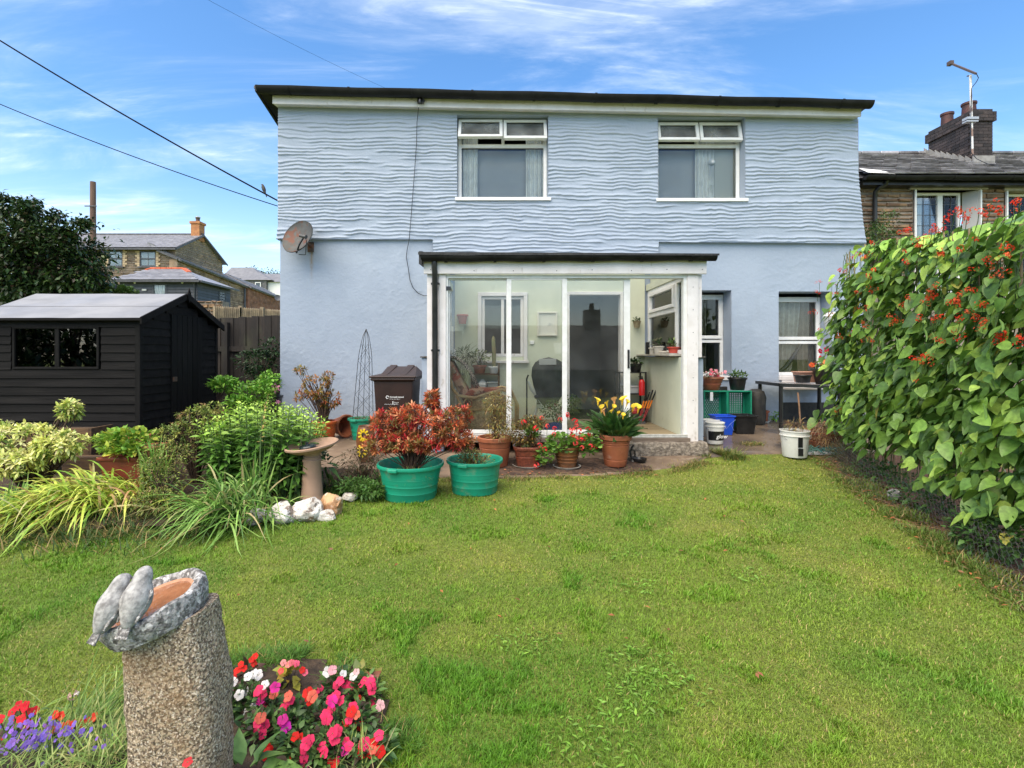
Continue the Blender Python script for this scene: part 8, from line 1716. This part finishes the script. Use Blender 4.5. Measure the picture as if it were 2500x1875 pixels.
bedpl=[('busy_lizzie','magenta busy lizzie touching the right side of the granite pillar',(552,1690,2.12),.07,[(550,1662,magenta),(556,1690,magenta),(560,1672,whitec),(552,1700,magenta)]),('busy_lizzie','white flowered busy lizzie right of the pillar',(600,1690,2.15),.08,[(618,1645,whitec),(630,1648,whitec),(605,1652,whitec),(584,1696,whitec),(600,1688,whitec),(607,1738,whitec),(616,1728,whitec),(570,1665,whitec)]),('busy_lizzie','pink busy lizzie with flowers stacked up one stem, left part of the bed',(640,1720,2.1),.08,[(632,1685,pink),(642,1695,pink),(636,1710,magenta),(646,1672,whitec),(672,1678,magenta),(625,1690,pink),(643,1726,pink),(668,1695,salmon)]),('busy_lizzie','salmon and pink busy lizzie low beside the pillar',(635,1775,1.98),.07,[(630,1765,pink),(645,1770,pink),(628,1785,pink),(640,1792,pink),(636,1752,salmon)]),('busy_lizzie','deep magenta busy lizzie in the middle of the bed',(695,1765,1.98),.06,[(690,1756,magenta),(694,1770,magenta),(698,1776,(.6,.02,.4))]),('busy_lizzie','rose busy lizzie in the upper middle of the bed',(720,1715,2.05),.08,[(704,1700,salmon),(697,1718,pink),(690,1732,pink),(708,1708,pink),(752,1692,redc),(757,1708,redc),(762,1700,salmon)]),('busy_lizzie','hot pink busy lizzie with big double flowers in the centre right',(805,1745,2.0),.09,[(800,1742,pink),(808,1732,pink),(795,1746,pink),(798,1755,pink),(805,1708,pink),(820,1698,pink),(832,1710,pink),(812,1712,magenta)]),('busy_lizzie','pink and white busy lizzie at the top right of the bed',(825,1665,2.22),.09,[(800,1640,whitec),(812,1636,(.85,.4,.45)),(838,1645,whitec),(862,1650,whitec),(822,1672,pink),(830,1662,pink),(843,1670,pink),(855,1675,pink),(846,1694,magenta),(780,1680,pink),(862,1692,pink)]),('busy_lizzie','pink busy lizzie at the right edge of the bed',(890,1680,2.18),.08,[(884,1670,pink),(890,1662,pink),(905,1668,pink),(908,1685,pink),(908,1714,pink),(928,1722,(.85,.5,.55)),(875,1710,redc)]),('busy_lizzie','red busy lizzie with tall curled petals right of centre',(862,1745,2.0),.08,[(858,1738,redc),(852,1758,pink),(870,1745,salmon),(848,1760,redc),(866,1776,redc),(880,1772,redc),(862,1728,pink)]),('busy_lizzie','large magenta pink busy lizzie at the bottom centre',(812,1795,1.88),.09,[(812,1790,pink),(822,1785,pink),(818,1803,pink),(845,1812,pink),(852,1822,pink),(843,1830,magenta),(856,1835,pink)]),('busy_lizzie','pink busy lizzie at the bottom beside the red flower',(755,1825,1.84),.09,[(757,1805,pink),(748,1815,pink),(742,1828,pink),(742,1850,pink),(748,1858,magenta),(785,1822,pink),(792,1838,pink),(738,1868,pink)]),('busy_lizzie','scarlet busy lizzie below centre left',(724,1800,1.9),.07,[(720,1798,redc),(732,1802,redc),(652,1830,redc),(648,1840,redc),(692,1845,redc),(698,1858,redc),(684,1852,redc)]),('busy_lizzie','red and pink busy lizzie at the bottom right edge',(910,1815,1.88),.08,[(890,1815,pink),(912,1812,redc),(925,1795,pink),(910,1830,salmon),(882,1838,redc),(905,1838,redc),(820,1858,pink),(812,1865,redc),(928,1835,redc)]),]
for nm,lab,(px_,py_,Y_),sp_,fl_ in bedpl:
 base=Vector(P(px_,py_,Y_));base.z=g1(base.x,base.y)+.01;zc=Z(py_,Y_)
 zc=max(zc,base.z+.05)
 t_,_,_=weeds(nm,lab,tuple(base),[((base.x,base.y,base.z+.05),(sp_,sp_,.045),1)],150,.040,.020,darkleaf,prof='ovate',nobj=45,nbr=14,up=.6,r0=.003,cat_='flowers')
 t_['group']='busy lizzies in the front bed'
 for fx,fy,c_ in fl_:
  p=Vector(P(fx,fy,Y_-.04+random.uniform(-.03,.03)));gzz=g1(p.x,p.y)
  if p.z<gzz+.035:
   k=(1.5-gzz-.05)/(1.5-p.z);p=Vector((p.x*k,p.y*k,1.5+(p.z-1.5)*k))
  flower(t_,p,(random.gauss(-.05,.3),-.75+random.gauss(0,.2),.75),random.uniform(.016,.023),c_)
  b=MB();b.tube([p,p+Vector((0,.012,-.02)),(p.x*.5+base.x*.5,p.y*.5+base.y*.5+.01,gzz+.03)],.0015,4);b.build('flower_stalk',stemg,t_)
def smallbeg(lab,px_,py_,Y_,cols,fl_,n=26,L__=.05):
 base=Vector(P(px_,py_,Y_));base.z=g1(base.x,base.y)+.01
 t_,_,_=weeds('begonia',lab,tuple(base),[((base.x,base.y,base.z+.05),(.06,.05,.04),1)],n,L__,L__*.7,cols,prof='ovate',nobj=n,nbr=8,up=.5,r0=.003,cat_='flowers')
 for fx,fy,c_ in fl_:flower(t_,Vector(P(fx,fy,Y_-.05)),(0,-.8,.6),.014,c_)
smallbeg('orange green begonia with small coral flowers at the top of the bed',712,1635,2.28,[((.30,.30,.04),2),((.42,.28,.04),1)],[(692,1618,(.85,.3,.3)),(703,1622,(.9,.3,.25)),(712,1618,(.8,.15,.2)),(724,1620,(.8,.1,.2)),(686,1638,(.8,.1,.1)),(745,1642,(.85,.15,.25)),(738,1636,redc)])
smallbeg('dark red flowered begonia in the top left of the bed',598,1625,2.3,[((.07,.03,.02),2),((.05,.07,.02),1)],[(623,1602,redc),(614,1610,redc),(596,1632,redc),(584,1634,redc),(578,1638,redc),(571,1652,redc),(620,1620,redc),(588,1622,redc)])
smallbeg('bronze leaved begonia among the pink flowers at the right',885,1660,2.25,[((.22,.20,.04),2),((.10,.15,.03),2),((.3,.1,.05),1)],[(870,1640,(.85,.5,.5)),(905,1655,(.8,.2,.3))],36)
tw_=thing('broad_leaf_weed','broad pale green weed leaves at the bottom edge right of the pillar','weed',tuple(Vector(P(590,1860,1.8))))
bb_=np.array([PB(590+dx_,1868+dy_,1.78)for dx_,dy_ in((0,0),(20,5),(-15,0),(50,8),(70,12),(35,0))]);dd2=np.array([(-.5,.5,.5),(.6,.3,.4),(-.2,.8,.7),(.7,.3,.2),(.9,-.1,.3),(.1,.6,.7)])
scatter(tw_,bb_,dd2,.12,.062,'ovate',.4,.3,5,V3(.14,.26,.06),.15,6)
strapclump('grass_tuft','tuft of pale grass stems at the bottom right of the flower bed',PB(870,1880,1.8),34,.10,.22,.005,[((.30,.36,.10),2),((.5,.45,.2),1)],0,el=(.5,1.4),droop=(.1,.5),rad=.05,seg=4)
tlb=thing('blue_lobelia','mound of violet blue lobelia in the bottom left corner','flowers',PB(90,1840,1.85))
for k in range(190):
 f=random.random();px_=random.gauss(105,62);py_=1800+random.gauss(0,26)+(105-px_)*.12;p=Vector(P(px_,py_,1.86+random.uniform(-.08,.08)))
 flower(tlb,p,(random.gauss(0,.4),-.7,.6),random.uniform(.006,.010),(.17+random.random()*.1,.12,.42+random.random()*.16),IMP,var=.25)
for px_,py_ in((262,1803),(273,1800),(268,1808),(170,1790),(165,1782),(175,1836),(168,1830),(210,1795)):flower(tlb,Vector(P(px_,py_,1.88)),(0,-.7,.6),.012,(.20,.10,.62))
bb_,dd_=ell(500,PB(120,1850,1.88),(.20,.12,.06));scatter(tlb,bb_,dd_+V3(0,0,.5),.03,.005,'lance',.3,.2,2,V3(.10,.16,.06),.3,0)
for lab,flw in(('cluster of crimson flowers at the far left of the front bed',[(30,1738),(45,1722),(60,1728),(42,1735),(70,1738),(62,1722),(85,1735),(40,1760),(52,1755),(35,1768),(60,1775),(0,1756),(0,1810),(68,1768)]),('row of orange red salvia spikes above the blue lobelia',[(135,1745),(148,1748),(110,1778),(128,1780),(150,1775),(165,1770),(178,1768),(190,1766),(205,1765),(215,1762),(225,1757),(230,1750),(140,1782),(118,1785),(170,1775),(200,1772)])):
 t_=thing('red_flowers',lab,'flowers',PB(flw[0][0],flw[0][1]+40,1.95))
 for fx,fy in flw:
  p=Vector(P(fx,fy,1.95+random.uniform(-.05,.05)));flower(t_,p,(random.gauss(0,.3),-.8,.5),.016,(.72,.05,.03)if 'orange' in lab else(.66,.02,.035));b=MB();b.tube([p,p+Vector((random.gauss(0,.01),.02,-.09))],.002,4);b.build('flower_stalk',stemg,t_)
 pp=np.array([PB(fx,fy+22,1.97)for fx,fy in flw for _ in range(5)])+rng.normal(0,.018,(len(flw)*5,3));scatter(t_,pp,rng.normal(0,1,pp.shape)+V3(0,0,.4),.035,.016,'ovate',.3,.25,3,V3(.10,.17,.04),.3,30)
tg=strapclump('long_grass','long fine grass leaning left of the granite pillar',PB(205,1800,1.95),520,.10,.28,.0042,[((.16,.28,.05),3),((.30,.36,.10),2),((.09,.18,.03),2)],60,az=(1.0,.9),el=(.3,1.3),droop=(.1,.7),rad=.13,cat_='grass',seg=4)
strapclump('long_grass','fine grass at the very bottom left, in front of the lobelia',PB(120,1880,1.75),200,.08,.18,.004,[((.22,.30,.07),3),((.36,.38,.13),2)],30,az=(1.2,1.2),el=(.3,1.2),droop=(.2,.8),rad=.14,cat_='grass',seg=4)
strapclump('long_grass','fine grass hugging the left foot of the granite pillar',PB(262,1850,1.8),200,.10,.2,.004,[((.18,.28,.06),3),((.36,.38,.13),1)],20,az=(2.2,1.0),el=(.4,1.4),droop=(.2,.8),rad=.05,cat_='grass',seg=4)
th_=thing('thrift_flower','faded pale pink thrift head on one stalk left of the pillar','flower',PB(178,1760,2.0));p=Vector(PB(178,1697,2.0));flower(th_,p,(0,-.4,.9),.018,(.66,.45,.36),HEAD,'flower_head');flower(th_,p+Vector((.014,0,.004)),(0,-.5,.9),.010,(.8,.75,.7),HEAD,'flower_head');b=MB();b.tube([p,PB(176,1740,1.99),PB(170,1790,1.98)],.0022,5);b.build('stem',stemg,th_)
lf_=thing('lone_flower','single red flower low in front of the granite pillar','flower',PB(458,1860,1.42));p=Vector(P(458,1860,1.44));flower(lf_,p,(0,-.4,.9),.014,(.6,.04,.05));b=MB();b.tube([p,p+Vector((.01,-.005,-.12)),(p.x+.005,p.y,0)],.002,5);b.build('stem',stemg,lf_)
bl_=np.array([PB(450,1900,1.45),PB(475,1895,1.45),PB(440,1895,1.45)])
for px_,py_,r_,lab in((1290,1565,.10,'flat rosette weed in the middle of the lawn'),(1580,1625,.13,'large patch of lighter clover like leaves right of centre in the lawn'),(1620,1680,.13,'broad weed patch in the lower part of the lawn'),(1530,1370,.07,'small dark weed clump in the mid lawn'),(1830,1410,.09,'weed patch right of centre below the bean row'),(1520,1700,.10,'weed patch below centre of the lawn'),(1440,1800,.11,'weed patch near the bottom of the lawn'),(1560,1440,.09,'pale weed patch upper middle of the lawn')):
 Y_=1250*1.47/(py_-865);c=V3(X(px_,Y_),Y_,0);k=int(75*(r_/.1)**2);a=rng.uniform(0,6.28,k);q=np.sqrt(rng.random(k))*r_*1.3;bx__=c[0]+np.cos(a)*q*1.3;by__=c[1]+np.sin(a)*q
 t_=thing('lawn_weed',lab,'weed',(c[0],c[1],g1(c[0],c[1])));bb_=np.stack([bx__,by__,gz(bx__,by__)+.012],1);aa=rng.uniform(0,6.28,k)
 scatter(t_,bb_,np.stack([np.cos(aa),np.sin(aa),rng.uniform(.1,.7,k)],1),.034,.011,'ovate',.3,.25,2,V3(.16,.30,.035),.25,10)
tf=[]
for k in range(90):
 f=random.random();x_=3.1+.32*(f*3.4)-.08-abs(random.gauss(0,.12));y_=2.9+f*3.4;tf.append((x_,y_))
for k in range(70):tf.append((random.uniform(-.3,1.9),random.uniform(5.68,6.0)))
for k in range(45):y_=random.uniform(2,5.4);tf.append((random.uniform(-.75,.55)*y_,y_))
tf=np.array(tf);o_c=np.where(rng.random((len(tf),1))<.5,V3(.42,.16,.06),V3(.25,.10,.05));a=rng.uniform(0,6.28,len(tf))
V,Fq,cc,_=leaves(np.stack([tf[:,0],tf[:,1],gz(tf[:,0],tf[:,1])+.03],1),np.stack([np.cos(a),np.sin(a),rng.uniform(-.2,.3,len(tf))],1),.04,.018,'ovate',.1,.3,2,o_c,.3)
o=npobj('fallen_leaves',V,Fq,LEAF,None,cc,'stuff');tag(o,'scattered small brown fallen leaves on the lawn, path edge and bean row','leaves')
BL0,BL1=V3(3.42,2.6,0),V3(4.42,6.55,0)
bd_=nrm((BL1-BL0)[None])[0];bn_=V3(-bd_[1],bd_[0],0)
if bn_[0]>0:bn_=-bn_
bean=thing('runner_bean_row','tall row of scarlet flowered runner beans on canes along the right of the lawn','bean plants',(3.9,4.4,.1))
Ltot=float(np.linalg.norm(BL1-BL0))
def topz(x,y):
 px_=1215+1250*x/y;ty=np.interp(px_,[1990,2030,2100,2170,2240,2320,2380,2440,2520,2700],[690,635,588,575,565,552,540,515,495,475]);return 1.5+(865-ty)/1250*y
n=6500;s_=rng.uniform(0,1,n)**1.0*Ltot;dep=rng.normal(0,.5,n);dep=np.clip(dep,-1,1.1)
f_=rng.random(n);th__=.30
pos_=BL0+bd_*s_[:,None]+bn_*(dep*th__*(1.0-.25*f_))[:,None]
gzb=gz(pos_[:,0],pos_[:,1]);tz=topz(pos_[:,0],pos_[:,1]);low=gzb+.30+.12*vnoise(s_*3,0.)-.10*(s_<1.2);pos_[:,2]=low+(tz-low-.04)*f_**.9
kp=~((s_>Ltot-.5)&(pos_[:,2]>low+(tz-low)*(.72+.28*(Ltot-s_)/.5)))
hole=fbm(s_*1.9,pos_[:,2]*2.3,5.);kp&=hole>.39
pos_=pos_[kp];dep=dep[kp];s_=s_[kp];f_=f_[kp]
out=bn_*1.0;dirs=out[None]*rng.uniform(.1,.9,len(pos_))[:,None]+bd_[None]*rng.normal(0,.9,len(pos_))[:,None]+V3(0,0,-1)[None]*rng.uniform(.1,1.0,len(pos_))[:,None]
dirs=nrm(dirs);upn=out[None]*.9+V3(0,0,.9)[None]+rng.normal(0,.55,(len(pos_),3))
upn[f_>.85]+=V3(0,0,1.0)
Lb=rng.uniform(.065,.14,len(pos_))*(1+.1*(f_<.4));
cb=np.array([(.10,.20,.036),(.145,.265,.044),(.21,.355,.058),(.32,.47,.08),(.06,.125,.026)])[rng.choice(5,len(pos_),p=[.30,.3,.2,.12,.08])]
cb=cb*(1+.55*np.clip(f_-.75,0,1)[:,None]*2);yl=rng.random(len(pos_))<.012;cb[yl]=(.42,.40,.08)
camd=pos_[:,1]-dep*.8
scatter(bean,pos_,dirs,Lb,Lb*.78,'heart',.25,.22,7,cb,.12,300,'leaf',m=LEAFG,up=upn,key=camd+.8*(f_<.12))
b=MB()
for i in range(24):
 s0=(i+.5)/24*Ltot;q=BL0+bd_*s0;z0=g1(q[0],q[1]);zt_=float(topz(np.array(q[0]),np.array(q[1])));lean=random.uniform(-.1,.1)
 c=MB();c.tube([(q[0],q[1],z0-.05),(q[0]+bd_[0]*lean,q[1]+bd_[1]*lean,zt_-.05)],.007,6);c.build('cane',mat('bamboo_cane',(.30,.22,.12),(.2,.14,.07),12,.6),bean)
 for k in range(3):
  ph=random.random()*6;pts=[]
  for j in range(26):f=j/25;r_=.02+.05*random.random()*0+.03*math.sin(f*9+ph);pts.append((q[0]+bd_[0]*(lean*f+r_)+bn_[0]*.03*math.cos(f*20+ph),q[1]+bd_[1]*(lean*f+r_)+bn_[1]*.03*math.cos(f*20+ph),z0+(zt_-z0-.05)*f))
  b.tube(pts,.003,4,False)
b.build('twining_stems',stemg,bean,kind='stuff',fixn=False)
fl_=[(2135,590),(2100,620),(2120,618),(2085,630),(2050,660),(2000,690),(2030,690),(1995,712),(2040,712),(2200,572),(2222,562),(2230,590),(2210,607),(2245,598),(2285,548),(2292,556),(2275,560),(2330,520),(2345,528),(2352,518),(2360,535),(2390,520),(2400,528),(2480,500),(2490,495),(2420,495),(2460,605),(2470,612),(2410,635),(2425,640),(2372,665),(2450,668),(2290,615),(2210,640),(2285,700),(2275,728),(2270,712),(2345,722),(2340,742),(2315,745),(2400,745),(2130,705),(2098,713),(2205,748),(2090,755),(2022,760),(2035,768),(1985,762),(2005,808),(2018,830),(2045,820),(2287,773),(2290,830),(2440,825),(2442,838),(2495,832),(2250,875),(2262,870),(2272,878),(2240,880),(2242,930),(1982,893),(2042,1000),(2380,578),(2120,755),(2180,780),(2255,580),(2305,535),(2440,510),(2075,645),(2062,668)]+[(random.uniform(2060,2490),random.uniform(600,860))for _ in range(26)]
for i,(px_,py_)in enumerate(fl_):
 best=None
 for s1 in np.linspace(0,Ltot,90):
  q=BL0+bd_*s1+bn_*.27;qx=1215+1250*q[0]/q[1]
  if best is None or abs(qx-px_)<best[0]:best=(abs(qx-px_),q[1])
 Yq=best[1]-.04;p=Vector(P(px_,py_,Yq));r_=random.uniform(.019,.030)
 for k in range(2+(i%3>0)):
  dp=Vector((random.gauss(0,.018),random.gauss(0,.015),random.gauss(0,.018)));flower(bean,p+dp,(random.gauss(-.4,.3),-.7,.4),r_*.8,(.82,.06,.025)if random.random()<.7 else(.78,.14,.05),RAC,'flower_spray')
 b=MB();b.tube([p,p+Vector((.03,.04,-.05)),p+Vector((.08,.12,-.11))],.0022,4);b.build('flower_stalk',stemg,bean)
for px_,py_,l_ in((2330,1100,45),(2345,1085,40),(2410,1200,60),(2400,985,55),(2325,870,45),(2255,1110,30),(2440,780,30),(2255,800,35),(2275,812,28),(2300,1110,35),(2185,820,35)):
 best=min(((abs(1215+1250*(BL0+bd_*s1+bn_*.3)[0]/(BL0+bd_*s1+bn_*.3)[1]-px_),(BL0+bd_*s1+bn_*.3)[1])for s1 in np.linspace(0,Ltot,60)));Yq=best[1]-.05;a_,c_=P(px_,py_,Yq),P(px_+6,py_+l_,Yq)
 b=MB();b.tube([a_,a_.lerp(c_,.3)+Vector((.012,0,0)),a_.lerp(c_,.7)+Vector((.014,0,0)),c_],[.003,.008,.008,.002],7);b.build('bean_pod',mat('bean_pod_green',(.16,.30,.07),(.22,.36,.10),20,.5),bean)
weeds('low_weeds','nettles and low leaves growing through the wire at the foot of the beans',(3.5,3.7,.1),[((3.42,3.55,.24),(.16,.35,.16),2),((4.1,5.4,.22),(.16,.5,.15),2),((3.75,4.5,.2),(.12,.4,.12),1)],1500,.05,.03,[((.045,.10,.025),3),((.08,.17,.035),2)],prof='ovate',nobj=120,nbr=30,cat_='weeds')
weeds('dry_undergrowth','dry tangled stems and grass at the far foot of the bean row',(4.25,6.2,.15),[((4.22,6.15,.28),(.18,.35,.16),2),((4.5,6.5,.38),(.2,.25,.18),1)],1300,.08,.006,[((.18,.16,.07),3),((.08,.12,.03),3),((.3,.2,.1),1)],prof='strap',nbr=50,cat_='weeds')
V,Fq,cc=[],[],[]
n=3200;s1=rng.uniform(0,1,n);base=BL0+bd_*(s1*Ltot)[:,None]+bn_*rng.normal(.22,.13,n)[:,None];base[:,2]=gz(base[:,0],base[:,1])+.02;a=rng.uniform(0,6.28,n)
V,Fq,cc,_=leaves(base,np.stack([np.cos(a),np.sin(a),rng.uniform(0,.25,n)],1),rng.uniform(.04,.13,n),.006,'strap',.1,.2,2,np.where(rng.random((n,1))<.5,V3(.20,.10,.055),V3(.34,.20,.12)),.3)
o=npobj('dead_stems',V,Fq,LEAF,None,cc,'stuff');tag(o,'brown dead stems and litter under the bean row','litter')
b=MB();s0=.055;rows_=9;L_=Ltot*1.02;nn=int(L_/s0)
def wp(u,v):
 q=BL0+bd_*u+bn_*(.30+.05*math.sin(u*3.1)+.08*(1-v/.5));return Vector((q[0],q[1],g1(q[0],q[1])+v+.02*math.sin(u*5)))
h_=s0*.58
for r in range(rows_):
 for i in range(nn):
  u=i*s0+(s0/2 if r%2 else 0);v=r*h_*1.5*.75
  p0=wp(u,v);p1=wp(u,v+h_*.6);pl=wp(u-s0/2,v+h_*1.12);pr_=wp(u+s0/2,v+h_*1.12)
  for a_,c_ in((p0,p1),(p1,pl),(p1,pr_)):b.tube([a_,c_],.0009,3,False)
wm=mat('galvanised_wire',(.09,.09,.09),rough=.6);o=b.build('chicken_wire',wm,origin=(3.4,4,.1),fixn=False,auto=False);o['kind']='stuff';tag(o,'sagging galvanised chicken wire along the foot of the bean row','wire netting')
rock('rock','small grey stone lying on the soil at the foot of the wire netting',P(2180,1205,4.9),(.06,.05,.05),greyq,44.)
o=MB();c=Vector((X(2040,7.2),7.2,1.5));o.lathe((c.x,c.y,Z(815,7.2)),[(.001,0),(.10,0),(.13,.1),(.16,.25),(.10,.30),(.001,.3)],18,cap=False);tag(o.build('white_lantern',mat('misty_plastic',(.65,.67,.68),rough=.4),origin=(c.x,c.y,Z(815,7.2))),'translucent white plastic container behind the end of the bean row','container')
print('objects',len(bpy.data.objects),'tris',sum(sum(len(p.vertices)-2 for p in m_.polygons)for m_ in bpy.data.meshes if len(m_.polygons)<3000))
